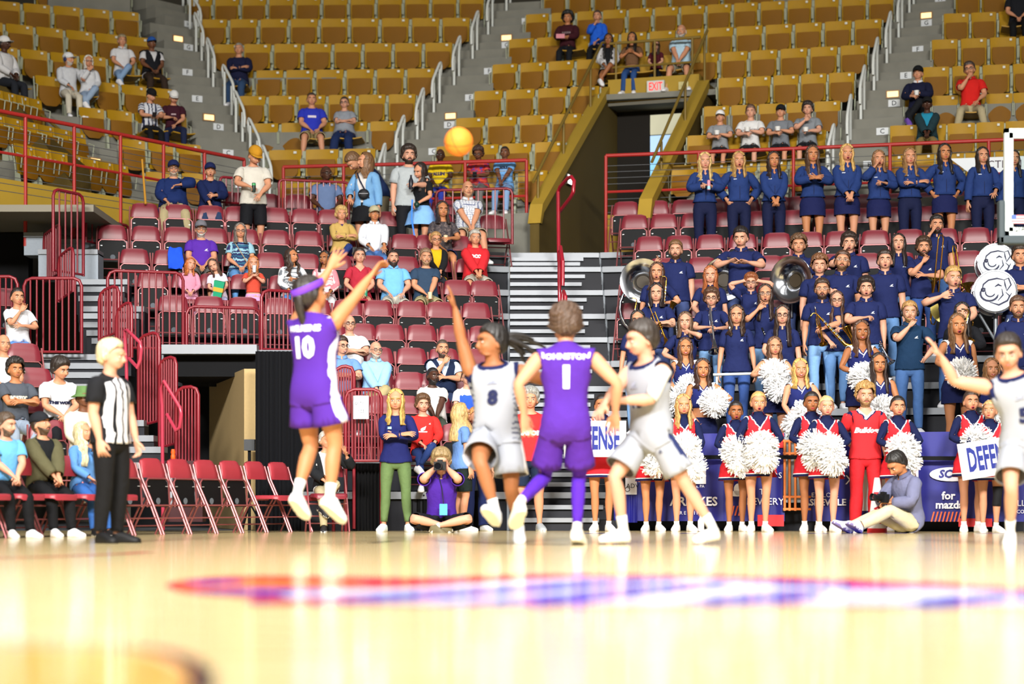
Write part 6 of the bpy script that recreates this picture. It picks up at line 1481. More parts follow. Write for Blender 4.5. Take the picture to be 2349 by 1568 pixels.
b15 = band(1886, 640, 'band man with moustache and glasses holding a trumpet low', hair=('short', '#3a281c'), beard=('beard', '#4a3426'), extra=[('glasses', '#b0a090')], arms=('hang', ((.04, -.26, 1.10), (1, .3, -.4), 40, .9)), mouth='open', jeans=2)
b16 = band(1920, 668, 'long haired band woman in round glasses playing a saxophone', True, ('hair:.30:.6', '#4a3020'), (((.12, -.24, 1.02), (1, .4, -.3), 40, .8), ((.10, -.26, 1.20), (1, .2, -.5), 40, .8)), extra=[('glasses', '#3a3028')], jeans=0, sk='p', g=1.08)
b17 = band(1987, 637, 'dark haired band man with one fist at his chest', hair=('med', '#241812'), arms=('chest', 'hang'), mouth='open', jeans=0, g=1.1, sk='p')
b18 = band(1690, 700, 'band woman with curly hair and white headphones around her neck', True, ('hair:.16:1.4', '#3a281c'), ('hang', 'hang'), jeans=4, extra=[('neckphones', '#e6e6e6')])
b19 = band(1795, 700, 'band woman in glasses with long braids looking up', True, ('hair:.30:.4', '#2c1e16'), ('thigh', 'hang'), extra=[('glasses', '#2a2420')], jeans=0, g=1.1, sk='p')
b20 = band(1572, 716, 'brown haired band woman holding a flute upright', True, ('hair:.10:0', '#5a412c'), (((.14, -.22, 1.10), (1, .3, -.4), 40, .9), ((.06, -.1, 1.50), (1, .1, -.6), 60, .6)), jeans=2, sk='p')
b21 = band(1463, 712, 'band woman in glasses mostly hidden behind the guard in white', True, ('hair:.05:0', '#1d1512'), extra=[('glasses', '#2a2420')], jeans=2)
b22 = band(2087, 692, 'man in teal navy polo and headset pointing at his mouth', hair=('short', '#a07a48'), beard=('beard', '#9a744a'), arms=(((.02, -.24, 1.44), (.8, -.1, -1), 150, .85), 'hip'), jeans=1, extra=[('headset', '#15161a')], col='#14304e', sk='p')
b23 = person(2207, 694, ('r', None), 'dark haired band woman in black jacket behind the cheerleader', fem=True, sk='p', hair=('hair:.26:.6', '#1b1310'), wear=[('pants', '#16171c'), ('jacket', '#15161b')], arms=('lap', 'chest'), group='pep band in navy polos', g=1.1)
b24 = band(2340, 562, 'band man with folded arms at the right edge beside the upper drum', arms=('cross', 'cross2'), jeans=3, g=1.1)
b25 = band(2335, 680, 'band man with short beard at the right edge below the drum', hair=('short', '#5a4030'), beard=('beard', '#6a4a34'), jeans=3, g=1.1)
# ================================================================== cheer squads
VT = pat('vtrim', '#c9252f', '#f0f0f4', NAV, 1.34, 1.5); VN = pat('shoulder', '#1d2560', '#e9ebf4', '#1d2560', 1.36, 1.35)
SK3 = [RED, '#f0f0f4', NAV]
def cheer_red(px, py, Y, label, hair, sk='b', arms=('pom', 'pom'), poms=2, pr=True, **kw):
    p = person(px, py, ('f', Y), label, fem=True, sk=sk, hair=hair, arms=arms, wear=[('under', '#121a40'), ('cheer', VT), ('cheerskirt', SK3)], shoes='#f2f2f4', socks=('#f0f0f0', 0), group='cheerleaders in red skirts', lip='#b03040',
               prints=[('cheer', 'Bulldogs', .058, 0, 1.225, '#f0f0f4', False, dict(shear=.3, bold=.002, lift=.007))] if pr else [], clamp=(.7, 1.2), **kw)
    hs = p['hands']
    if poms == 2:
        m = mid(p); d = (hs[1]-hs[0])
        pom(m-d*.30+Vector((0, -.10, .04)), 'upper white pompom of the '+label.split(',')[0], 1.3); pom(m+d*.30+Vector((0, -.12, -.10)), 'lower white pompom of the '+label.split(',')[0], 1.2)
    return p
def cheer_blue(px, py, k, label, hair, sk='b', arms=('pom', 'pom'), poms=(0, 1), dress=True, **kw):
    p = person(px, py, ('r', k), label, fem=True, sk=sk, hair=hair, arms=arms, wear=[('crop', VN), ('navyskirt', '#141b45')], shoes='#f2f2f4', group='cheerleaders in navy crop tops', lip='#a83848', mouth=kw.pop('mouth', 'smile'),
               prints=[('crop', 'Bulldogs', .060, 0, 1.205, '#f4f4f8', False, dict(shear=.3, bold=.003, lift=.007))], yaw=kw.pop('yaw', 0), clamp=(.75, 1.2), **kw)
    for s in poms: pom(p['hands'][s]+Vector((0, -.09, -.01)), '%s-hand pompom of the %s' % (('right', 'left')[s], label), 1.25)
    return p
BN_, BK = '#4a3020', '#1d1411'
cr1 = cheer_red(1381, 905, 25.45, 'red cheerleader holding the left DEFENSE sign, face behind the arms', ('sleek+pony', BK), arms=(((.14, -.30, 1.16), (1, .3, -.3), 40, .9), ((.14, -.30, 1.16), (1, .3, -.3), 40, .9)), poms=0, sk='b')
cr2 = cheer_red(1497, 925, 25.5, 'red cheerleader half hidden behind the white guard', ('sleek', BN_), sk='b')
cr3 = cheer_red(1568, 905, 25.2, 'blond red cheerleader behind the white guard with flowing hair', ('hair:.18:.6', '#b08a50'), arms=('pom', 'pomlow'), sk='a')
cr4 = cheer_red(1688, 920, 25.25, 'red cheerleader with dark tied hair and tongue out, left of the tall blonde', ('sleek+pony', BK), sk='c', mouth='open')
cr5 = cheer_red(1740, 898, 24.95, 'tall blond red cheerleader with poms at her waist', ('sleek+bun', '#c49a5c'), sk='a', mouth='open')
cr6 = cheer_red(1862, 898, 25.15, 'dark haired red cheerleader peering past the blonde beside the man', ('sleek+pony', BK), sk='c')
cr7 = cheer_red(1896, 908, 24.85, 'pale blond red cheerleader with a big pom at her chest', ('sleek+bun', '#c9b078'), sk='p', arms=('pom', 'pom'))
cr8 = cheer_red(2060, 908, 24.9, 'dark haired red cheerleader right of the cheer man in red', ('sleek+pony', BK), sk='a')
cr9 = cheer_red(2228, 895, 24.75, 'red cheerleader behind the right DEFENSE sign with hair tied back', ('sleek+bun', '#3a2a20'), sk='a', arms=('pom', 'pomhi'), mouth='open')
cr10 = cheer_red(2272, 918, 24.4, 'blond red cheerleader holding the right DEFENSE sign, black knee brace', ('sleek+pony', '#b59560'), sk='a', arms=(((.22, -.28, 1.06), (1, .3, -.3), 40, .9), ((.16, -.30, 1.10), (1, .3, -.3), 40, .9)), poms=0, head=(-20, -6, 0), extra=[('brace', '#111216', .8)])
VM = pat('vtrim', '#cf2a30', NAV, '#e8e8ee', 1.375, 1.1)
man = person(1985, 880, ('f', 25.05), 'cheer man in red Bulldogs shirt and red trousers', sk='p', hair=('curly', '#a07c48'), beard=('beard', '#8a6a42'), wear=[('slacks', '#c8242c'), ('vtee', VM)], arms=('behind', 'hang'), shoes='#e6e6ea', prints=[('vtee', 'Bulldogs', .085, 0, 1.22, '#eceef4', False, dict(shear=.3, bold=.004))], clamp=(.7, 1.2))
cb1 = cheer_blue(1572, 775, 1, 'navy cheerleader smiling behind the hand-raised band flautist', ('hair:.18:.8', BN_), arms=('pomlow', 'pom'))
cb2 = cheer_blue(1612, 823, 0, 'dark curly haired navy cheerleader with a pom raised at her side', ('hair:.16:1.4', '#3a241a'), arms=('pomlow', ((.20, -.22, 1.22), (1, .3, -.4), 30, 1.1)), poms=(1,))
cb3 = cheer_blue(1777, 773, 1, 'frowning navy cheerleader with both poms at her chest', ('hair:.20:.8', '#5a3d28'), arms=('pomhi', 'pom'), mouth='closed', sk='a')
cb4 = cheer_blue(1836, 823, 0, 'blond smiling navy cheerleader with two poms', ('hair:.14:1', '#c09a52'), arms=('pomlow', 'pom'), sk='a')
cb5 = cheer_blue(1976, 735, 1, 'smiling brunette navy cheerleader with hands on her poms', ('hair:.20:.6', '#4a2e1e'), arms=('pom', 'pom'), sk='c')
cb6 = cheer_blue(2016, 810, 0, 'dark haired navy cheerleader above the cheer man in red', ('hair:.26:.2', '#2a1a14'), arms=('pom', 'pomlow'), poms=(0,), mouth='closed', sk='b')
cb7 = cheer_blue(2197, 720, 1, 'singing navy cheerleader by the outstretched arm of number 5', ('hair:.22:.5', '#6a4a2c'), arms=('pom', 'hang'), poms=(0,), mouth='open', sk='b')
cb8 = cheer_blue(2275, 822, 0, 'auburn navy cheerleader hidden by the outstretched arm of number 5', ('hair:.14:1', '#7d5630'), arms=('pom', 'hang'), poms=(0,), sk='a')
# dance team in navy jackets along the top of the right risers
DH = [('hair:.20:1', '#c2a468', 'p'), ('hair:.16:1', '#a8834a', 'a'), ('hair:.18:1', '#2a1c16', 'b'), ('hair:.30:1', '#4a3426', 'b'), ('hair:.16:.8', '#bf9a58', 'a'), ('hair:.10:0', '#7d5a3a', 'a'), ('hair:.20:1', '#8a663c', 'a'), ('hair:.22:.8', '#1a1310', 'b'), ('hair:.16:0', '#1d1512', 'a'), ('hair:.2:.4', '#2c1f18', 'a')]
DA = [('hang', 'hang'), ('chest', 'chest'), ('hip', 'hip'), ('clasplow', 'clasplow'), ('clap', 'clap'), ('clasplow', 'clasplow'), ('shout', 'chest'), ('cross', 'cross2'), ('hip', 'hip'), ('hang', 'thigh'), ('hang', 'hang')]
DL = ['blond dancer holding a pink can', 'blond dancer with hands on her hips', 'dark haired dancer with clasped hands', 'long haired dancer with hands spread', 'fair haired dancer with hands folded low', 'dancer with a hand raised beside her mouth', 'brunette dancer with folded arms', 'black haired dancer with hands in her jacket', 'straight dark haired dancer at the right', 'dancer seen through the backboard glass']
for i, (px, py) in enumerate(((1617, 350), (1695, 348), (1775, 348), (1864, 334), (1943, 331), (2016, 345), (2087, 340), (2167, 330), (2254, 338), (2325, 345))):
    skirt = i in (3, 4, 5, 7); hk = DH[i]
    dance = person(px, py, ('r', 9), DL[i]+(' in navy jacket and short skirt' if skirt else ' in navy tracksuit'), fem=True, sk=hk[2], hair=hk[:2], arms=DA[i+1], wear=[('navyskirt', '#161c48') if skirt else ('slacks', '#141a3a'), ('cropjacket', '#20356a'), ('collar', '#20356a')], mouth='open' if i in (1, 4, 5) else 'closed', lip='#a83a44',
                   prints=[('cropjacket', rect(.05, .012), 1, -.075, 1.33, '#cfd6e6', False, {}), ('cropjacket', rect(.007, .36, 2), 1, 0, 1.20, '#0e1434', False, {})], group='dance team in navy jackets', yaw=0, dy=.02, clamp=(.7, 1.2), shoes='#e8e8ee')
    if i == 0:
        o = thing('drink_can', mid(dance)+Vector((.03, -.05, .02)), (0, 0, 0), 'pink drink can held by the first blond dancer', 'can'); B = MB(); B.lathe([(.022, -.08), (.026, -.07), (.026, .06), (.022, .07)], None, 14); B.build('body', mat('#d88a9a', .4), o, True); B = MB(); B.lathe([(.0265, -.07), (.0265, -.02)], None, 14, False); B.build('band', mat('#8fc6d8', .4), o)
# ================================================================== spectators
def fan(px, py, place, label, sit=True, **kw): return person(px, py, place, label, sit=sit, **kw)
KH, BJ, GS = '#a8976a', '#20232a', '#9a9da2'
def knees(l0=(.16, -.40, .085), l1=(.16, -.40, .085)): return [(l0, (.3, -1, .6), 12, 0), (l1, (.3, -1, .6), 12, 0)]
CROSSR = [((.10, -.46, .085), (.1, -1, .6), 8, 0), ((-.14, -.42, .40), (.5, -.6, .9), 30, 30)]
# --- upper bowl
fan(10, 82, ('b', 3), 'man in white cap and white sweatshirt at the far left edge of the bowl', sk='e', hair=('buzz', '#15100e'), hat=('cap', '#d8d8d8'), wear=[('pants', BJ), ('long', '#c9c9cc')], arms=('lap', 'lap'), head=(10, 0, 0))
fan(157, 130, ('b', 3), 'man in white cap and headset leaning with an arm around a white haired woman', sk='a', hair=('short', '#8a8078'), hat=('cap', '#d5d7da'), beard=('beard', '#b0a8a0'), wear=[('pants', '#c6bfae'), ('long', '#c3c6cc')], arms=('lap', ((.30, -.14, 1.20), (.6, .4, -.6), 30, .4)), head=(35, 0, 0), yaw=30, extra=[('headset', '#1f2a5a')])
fan(203, 136, ('b', 3), 'white haired woman in glasses with hand at her mouth', fem=True, sk='a', hair=('hair:.03:0', '#cfcac0'), wear=[('pants', '#8fa3bd'), ('long', '#c9cbd0')], arms=('mouth', 'lap'), extra=[('glasses', '#5a4a40')], yaw=20, legs=CROSSR, g=1.1)
fan(280, 86, ('b', 4), 'man in white polo and light jeans sitting by the aisle', sk='a', hair=('short', '#8a7a5a'), wear=[('pants', '#7f9cc0'), ('tee', '#cfd0d4'), ('collar', '#cfd0d4')], arms=('lap', 'thigh'), yaw=20, legs=CROSSR)
fan(348, 84, ('b', 4), 'man in blue cap and black vest over a white tee', sk='d', hair=('buzz', '#1a1210'), hat=('cap', '#24509c', '#16181c'), wear=[('pants', '#33261e'), ('tee', '#c9c9cc'), ('vest', '#15161c')], arms=('thigh', 'lap'), g=1.15, belly=.03, mouth='open', spread=.2)
fan(548, 98, ('b', 4), 'grey haired man with crossed arms in a navy pullover', sk='a', hair=('buzz', '#8a857c'), wear=[('pants', '#2e4668'), ('long', '#171a38')], arms=('cross', 'cross2'), g=1.12, belly=.03)
fan(352, 214, ('b', 2), 'man in black cap and navy striped football shirt looking at a phone', sk='a', hair=('short', '#2a2220'), hat=('cap', '#141416'), wear=[('pants', '#121318'), ('tee', pat('vs', '#c9ccd4', '#232a4a', 13, .35))], arms=('phone', 'phone'), yaw=30, head=(20, 22, 0))
fan(402, 218, ('b', 2), 'young man in white cap and maroon tee reading beside the striped shirt', sk='a', hair=('short', '#3a2a20'), hat=('cap', '#d8d8d6'), wear=[('pants', '#1c2340'), ('tee', '#3a1422')], arms=('phone', 'lap'), yaw=10, head=(10, 24, 0), legs=[((.16, -.36, .085), (.2, -1, .7), 10, 0), ((.22, -.50, .20), (.4, -1, .6), 14, 0)], prints=[('tee', rect(.1, .03), 1, 0, 1.25, '#b09aa0', False, {})])
fan(715, 212, ('b', 2), 'man in royal blue tee and khaki shorts in the middle block', sk='a', hair=('buzz', '#3a2a22'), wear=[('shorts', KH), ('tee', '#2a36b0')], arms=('lap', 'thigh'), g=1.2, belly=.04, spread=.2, prints=[('tee', rect(.14, .045), 1, 0, 1.28, '#d8d0dc', False, {})], yaw=8)
fan(790, 222, ('b', 2), 'woman in glasses and grey tee with navy trousers, arms folded high', fem=True, sk='p', hair=('sleek', '#33241c'), wear=[('pants', '#1b2a52'), ('tee', '#8a8f98')], arms=('cross', 'cross2'), g=1.45, belly=.07, extra=[('glasses', '#1a1a1c')], spread=.2)
y1 = fan(1010, 343, ('b', 0), 'bald man in yellow tee behind the red railing', sk='e', hair=None, wear=[('pants', '#2a3a9a'), ('tee', '#d8b81c')], arms=('lap', 'thigh'), extra=[('glasses', '#141414')], prints=[('tee', 'ALLIN', .09, 0, 1.23, '#2a1a50', False, bold)])
fan(1096, 338, ('b', 0), 'woman in red and blue patterned top looking down at a phone', fem=True, sk='d', hair=('curly', '#3a231a'), wear=[('pants', '#6a6a66'), ('tee', pat('patch', '#b03038', '#38409a', '#c84a3a', 11.))], arms=('phone', 'phone'), g=1.25, head=(0, 16, 0), extra=[('glasses', '#1c1c1e')])
fan(1158, 338, ('b', 0), 'man in light blue Carolina Basketball tee behind the red railing', sk='d', hair=('buzz', '#1c1512'), wear=[('pants', '#7d9cc4'), ('tee', '#6aa0d8')], arms=('clasp', 'clasp'), prints=[('tee', 'CAROLINA', .062, 0, 1.31, '#1d2440', False, bold), ('tee', 'BASKETBALL', .05, 0, 1.24, '#e4e8f0', False, {})])
f14 = fan(1302, 42, ('b', 5), 'person with curly black hair in maroon hoodie holding a pink box', sk='b', hair=('afro', '#12100f'), wear=[('pants', '#17191f'), ('hood', '#3a141c')], arms=('phone', 'phone'), prints=[('hood', 'XAVIA', .07, 0, 1.27, '#a89a9a', False, {})])
fan(1370, 36, ('b', 5), 'person in bright blue hoodie with a hand at the mouth', fem=True, sk='a', hair=('sleek', '#3a2a22'), wear=[('pants', '#131418'), ('hood', '#1f5ac8')], arms=('mouth', 'lap'))
fan(1396, 82, ('b', 4), 'woman with long black hair in white jacket with crossed bare legs', fem=True, sk='c', hair=('hair:.34:.5', '#120e0d'), wear=[('mini', '#15161a'), ('tee', '#15161a'), ('openjacket', '#c9c9cc')], arms=('lap', 'lap'), yaw=-10, legs=CROSSR, mouth='closed', lip='#9a4040')
fan(1450, 78, ('b', 4), 'woman with dark hair in brown top holding her hands at her chin', fem=True, sk='b', hair=('hair:.26:.3', '#17110f'), wear=[('pants', '#2a4a80'), ('croptee', '#6a4c34')], arms=(((.05, -.22, 1.30), (.9, .1, -.8), 80, .8), ((.05, -.22, 1.30), (.9, .1, -.8), 80, .8)))
fan(1505, 104, ('b', 4), 'girl in maroon tee and black trousers above the exit sign', fem=True, sk='p', hair=('hair:.16:.8', '#3a2a22'), wear=[('pants', '#131418'), ('tee', '#4a1420')], arms=('lap', 'lap'), clamp=(.6, 1.1), hs=1.08)
fan(1563, 56, ('b', 4), 'grey bearded man in pale blue polo and shorts above the exit tunnel', sk='a', hair=('bald', '#b9b4aa'), beard=('beard', '#b5aea4'), wear=[('shorts', '#8d8a7a'), ('tee', '#a9c6d8'), ('collar', '#a9c6d8')], arms=('clasp', 'clasp'), g=1.12, spread=.22)
boys = [fan(1652, 252, ('b', 1), 'boy in white cap and grey tee eating from a bowl', sk='a', hair=('short', '#3a2c20'), hat=('cap', '#dcdcdc', '#20232c'), wear=[('shorts', '#17191e'), ('tee', '#85888c')], arms=('cup', 'chest'), clamp=(.7, 1.1)),
        fan(1722, 241, ('b', 1), 'boy in white lettered tee eating from a bowl', sk='p', hair=('short', '#5a4030'), wear=[('shorts', '#17191e'), ('tee', '#d2d2d2')], arms=('cup', 'chest'), clamp=(.7, 1.1), prints=[('tee', 'HAWTHORN', .05, 0, 1.27, '#4a3a40', False, {})]),
        fan(1791, 239, ('b', 1), 'boy in dark cap with goggles and grey tee holding a bowl', sk='a', hair=('short', '#2a2018'), hat=('cap', '#15171c'), wear=[('shorts', '#17191e'), ('tee', '#70757c')], arms=('cup', 'chest'), clamp=(.7, 1.1)),
        fan(1853, 234, ('b', 1), 'dark haired boy in grey tee lifting a spoon to his mouth', sk='p', hair=('med', '#241a16'), wear=[('shorts', '#17191e'), ('tee', '#7d8288')], arms=('eat', 'cup'), clamp=(.7, 1.1))]
f24 = fan(2106, 150, ('b', 2), 'man in black cap and navy pullover with white collar eating from a cup', sk='a', hair=('short', '#5a4a40'), hat=('cap', '#101114'), wear=[('pants', '#15171c'), ('long', '#121630'), ('collar', '#d8dade')], arms=('cup', 'chest'), legs=CROSSR, shoes='#6a48a0', yaw=-20)
fan(2222, 142, ('b', 2), 'man in red polo and khaki trousers leaning his cheek on a hand', sk='a', hair=('short', '#3a2c24'), wear=[('pants', '#a89c7c'), ('tee', '#c8201c'), ('collar', '#c8201c')], arms=('cheek', 'thigh'), extra=[('glasses', '#3a3430')], spread=.26, head=(-8, 0, -8))
fan(2127, 222, ('b', 1), 'man in dark teal jacket and black cap with clasped hands', sk='e', hair=('buzz', '#121010'), hat=('cap', '#0f1012'), wear=[('pants', '#8a7444'), ('tee', '#1f7d9c'), ('openjacket', '#1c3238')], arms=('clasp', 'clasp'), g=1.1, spread=.2)
fan(2335, -40, ('b', 5), 'person in black trousers cut off by the top right corner', sk='a', hair=('short', '#2a2018'), wear=[('pants', '#0f1013'), ('tee', '#16181e')], arms=('lap', 'lap'))
# --- top of the left risers
big = fan(398, 366, ('r', 10), 'large man in navy sweater and navy cap with a yellow E, resting an arm out', sk='a', hair=('short', '#8a7a6a'), hat=('cap', '#17204a'), beard=('beard', '#a89888'), wear=[('pants', '#a79a76'), ('long', '#16285a')], arms=('thigh', ((.10, -.30, 1.32), (1, .2, .2), 20, .4)), g=1.42, belly=.08, extra=[('glasses', '#2a2a2c')], spread=.24, dy=.1)
fan(482, 372, ('r', 10), 'young man in navy jacket and navy cap with a yellow E eating', sk='a', hair=('short', '#5a3a22'), hat=('cap', '#17204a'), wear=[('pants', '#2a3a5a'), ('jacket', '#14204a'), ('tee', '#0f1424')], arms=('clasp', 'cup'), g=1.1, mouth='open', dy=.1)
st1 = fan(592, 338, ('r', None), 'standing man in mustard cap, white tee and black shorts looking down at his watch', False, sk='a', hair=('short', '#6a4a2c'), hat=('cap', '#b98420'), wear=[('shorts', '#14151a'), ('tee', '#c9c5bb')], arms=(((.10, -.30, 1.12), (1, .3, -.4), 40, .8), ((.10, -.26, 1.02), (1, .3, -.4), 40, .5)), head=(20, 30, 0), g=1.1, belly=.02)
fan(748, 380, ('r', 10), 'seated man in steel blue polo at the top of the left block', sk='e', hair=None, wear=[('pants', '#17191e'), ('tee', '#5c6f94'), ('collar', '#5c6f94')], arms=('thigh', 'thigh'), extra=[('glasses', '#15161a')], head=(20, 0, 0), dy=.2)
fan(800, 386, ('r', 10), 'person in navy tee bending over behind the woman in denim', False, sk='a', hair=('short', '#6a4c30'), wear=[('shorts', '#7d745c'), ('tee', '#1b2a50')], arms=(((.16, -.45, .72), (.5, .5, 0), 0, .4), ((.16, -.45, .75), (.5, .5, 0), 0, .4)), lean=40, pel=14, yaw=-60, h=1.72, dy=.45)
den = fan(838, 350, ('r', 9), 'standing woman in denim jacket, white top and black skirt with a shoulder bag', False, fem=True, sk='a', hair=('hair:.16:.4', '#6a4a2c'), wear=[('skirt', '#141519'), ('tee', '#d2cdcb'), ('openjacket', '#6d9cc8'), ('strap', '#20263a')], arms=('thigh', 'hang'), yaw=-20, head=(-40, 0, 0), mouth='smile', clamp=(.7, 1.2))
st2 = fan(938, 334, ('r', 9), 'standing bearded man in pale grey tee holding a dark bottle', False, sk='p', hair=('med', '#2a1e17'), beard=('beard', '#30231a'), wear=[('slim', '#17181d'), ('tee', '#a7aeb2')], arms=('hang', 'cup'), yaw=10, g=1.08, clamp=(.7, 1.2))
lean_w = fan(962, 376, ('r', 9), 'standing woman in black top and light blue skirt looking down', False, fem=True, sk='a', hair=('hair:.24:.4', '#241814'), wear=[('blueskirt', '#7fb0ea'), ('croptee', '#15171b')], arms=('hang', ((.12, -.26, 1.05), (1, .4, -.3), 30, .7)), yaw=-30, head=(-10, 20, 8), mouth='smile', dy=.1, clamp=(.7, 1.2))
fan(1073, 414, ('r', None), 'bald bearded man in checked white shirt at the top of the left block', sk='a', hair=None, beard=('beard', '#b58a68'), wear=[('shorts', '#a59a84'), ('tee', pat('check', '#cdd0d6', '#6a7290', 24.)), ('collar', '#cfd2d8')], arms=('clasp', 'clasp'), g=1.2, belly=.04, spread=.22)
fan(1015, 462, ('r', 8), 'woman in dark patterned top holding a plastic cup of beer', fem=True, sk='b', hair=('hair:.1:.4', '#241814'), wear=[('mini', '#1b2450'), ('tee', pat('patch', '#4a4446', '#6a5e5c', '#38343a', 30.))], arms=('lap', 'cup'), dy=.3)
cup(PEOPLE[-1]['hands'][1], 'plastic cup of beer held by the woman in the patterned top', '#d8cba8', '#e0a040')
# --- left block
fan(783, 474, ('r', None), 'blond woman in tan jacket with arms folded', fem=True, sk='a', hair=('med', '#b8975c'), wear=[('slim', '#22346c'), ('tee', '#3a2a6a'), ('jacket', '#b89a58')], arms=('cross', 'cross2'), legs=CROSSR, g=1.05)
fan(859, 471, ('r', None), 'man in pale cap and white long shirt with glasses on his chest', sk='b', hair=('short', '#b0a898'), hat=('cap', '#a9a386'), wear=[('slim', '#4a6fa8'), ('long', '#dcdfe6'), ('collar', '#dcdfe6')], arms=('thigh', 'knee'), g=1.05)
fan(1000, 533, ('r', None), 'woman in glasses, black puffer jacket and yellow tee', fem=True, sk='a', hair=('short', '#a8804c'), wear=[('slim', '#2a2c34'), ('tee', '#d8a818'), ('openjacket', '#1a1b1e')], arms=('clasp', 'clasp'), extra=[('glasses', '#2a1c1c')])
fan(1090, 528, ('r', None), 'grey haired man in red SOCON hoodie and shorts', sk='a', hair=('short', '#a8a49c'), wear=[('shorts', '#b5b0a4'), ('hood', '#c6272f'), ('hoodback', '#c6272f')], arms=('clasp', 'clasp'), g=1.15, belly=.03, spread=.22, prints=[('hood', 'SOCON', .078, 0, 1.31, '#ececf0', False, dict(bold=.006, sx=.9))])
fan(461, 504, ('r', None), 'man in grey cap, glasses and purple tee', sk='a', hair=('short', '#9a948c'), hat=('cap', '#6a6a72', '#4a4a50'), beard=('beard', '#b5b0a8'), wear=[('shorts', '#6a6a66'), ('tee', '#53299c')], arms=('lap', 'lap'), g=1.15, belly=.04, prints=[('tee', (MARK[0]*1.3, MARK[1]), 1, .07, 1.28, '#d8d0ea', False, {})], extra=[('glasses', '#5a5a5e')])
fan(551, 512, ('r', None), 'woman with grey streaked hair and patterned teal top with bag strap', fem=True, sk='a', hair=('hair:.08:.3', '#6a625c'), wear=[('slim', '#5f93cc'), ('tee', pat('zig', '#2c5a78', '#8ab4c4', '#2a2c58')), ('strap', '#b0a088')], arms=('lap', 'lap'), g=1.15, extra=[('glasses', '#4a4040')])
KID = dict(clamp=(.5, .95), hs=1.14)
fan(438, 592, ('r', 6), 'small red haired girl in pink long sleeves', fem=True, sk='p', hair=('hair:.12:1', '#b0602c'), wear=[('tights', '#d89ab8'), ('long', '#d08ca4')], arms=('lap', 'lap'), head=(16, -6, 10), bust=0, **KID)
kid2 = fan(484, 596, ('r', 6), 'small brown haired girl in white tee leaning over a popcorn bag', fem=True, sk='p', hair=('hair:.12:0', '#4a3022'), wear=[('mini', '#b5b8dc'), ('tee', '#dcd0e4')], arms=('lap', 'lap'), head=(-10, 8, -14), side=-10, bust=0, **KID)
kid3 = fan(581, 588, ('r', 6), 'small red haired girl in red top drinking from a cup', fem=True, sk='p', hair=('hair:.2:.3', '#b06a34'), wear=[('tights', '#c89ac8'), ('croptee', '#c84a38')], arms=('eat', 'eat'), bust=0, **KID)
fan(668, 570, ('r', None), 'laughing woman with long curly hair and grey striped sweater', fem=True, sk='b', hair=('hair:.24:1.5', '#33231a'), wear=[('slim', '#4f86cc'), ('long', pat('zig', '#b9bcc0', '#d2d4d8', '#6a7078'))], arms=('lap', 'chest'), head=(35, -4, 0), mouth='smile', sit=True)
fan(745, 578, ('r', None), 'laughing dark haired woman in pink striped sweater', fem=True, sk='c', hair=('hair:.12:.3', '#1d1411'), wear=[('slim', '#d0d0d4'), ('long', pat('zig', '#d8c0c4', '#cf7f8a', '#e0d4d4'))], arms=('lap', 'lap'), head=(-30, 0, 0), mouth='open')
fan(825, 568, ('r', None), 'woman in red dress with a green can, face behind the shooter\'s arm', fem=True, sk='p', hair=('sleek+bun', '#2a1c16'), wear=[('longskirt', '#a8283a'), ('dress', '#a8283a')], arms=('thigh', 'lap'), g=1.1)
o = thing('drink_can', PEOPLE[-1]['hands'][1]+Vector((.02, -.03, .04)), (0, 0, 0), 'green can held by the woman in the red dress', 'can'); B = MB(); B.lathe([(.024, -.06), (.03, -.05), (.03, .05), (.024, .06)], None, 14); B.build('body', mat('#2c9a78', .35, .3), o, True)
fan(902, 572, ('r', None), 'man with a full dark beard in light blue polo', sk='p', hair=('buzz', '#2a1e17'), beard=('fullbeard', '#2e2018'), wear=[('shorts', '#b8b4a8'), ('tee', '#6fb0e8'), ('collar', '#6fb0e8')], arms=('thigh', 'thigh'), g=1.12, spread=.2)
fan(977, 571, ('r', None), 'man in slate navy tee with sunglasses on his neckline and a beer', sk='a', hair=('short', '#7a6048'), beard=('beard', '#a08060'), wear=[('shorts', '#a39a74'), ('tee', '#2c4058')], arms=('lap', 'clasp'), g=1.14, mouth='smile', spread=.2)
cup(PEOPLE[-1]['hands'][1]+Vector((0, -.04, .02)), 'cup of beer held by the man in the slate navy tee', '#d8cba8', '#e8a838')
fan(802, 722, ('r', None), 'bald smiling man in white tee with folded arms', sk='p', hair=None, wear=[('shorts', '#55585e'), ('tee', '#dcdee2')], arms=('cross', 'cross2'), g=1.3, belly=.06, extra=[('glasses', '#2a2a2c')], mouth='smile')
fan(783, 772, ('r', None), 'young man in dark glasses and steel blue shirt laughing to the right', sk='p', hair=('short', '#3a2a20'), wear=[('pants', '#3a3a34'), ('tee', '#6a90c4'), ('collar', '#6a90c4')], arms=('cross', 'cross2'), head=(24, 0, 0), extra=[('glasses', '#15151a')], mouth='smile', g=1.15)
fan(862, 782, ('r', None), 'bald man in glasses and sky blue long shirt with folded hands', sk='p', hair=('bald', '#9a948a'), beard=('beard', '#b8aa98'), wear=[('pants', '#a89a70'), ('long', '#8fbdec'), ('collar', '#8fbdec')], arms=('clasp', 'clasp'), g=1.2, belly=.05, extra=[('glasses', '#2a2a2c')], head=(10, 0, 0), legs=CROSSR)
fan(1015, 778, ('r', None), 'man in navy vest with fist at his mouth', sk='a', hair=('buzz', '#4a3c32'), beard=('beard', '#4a3a30'), wear=[('pants', '#2c3a5c'), ('tee', '#b9cbe6'), ('vest', '#182440')], arms=('mouth', 'cross2'), g=1.1)
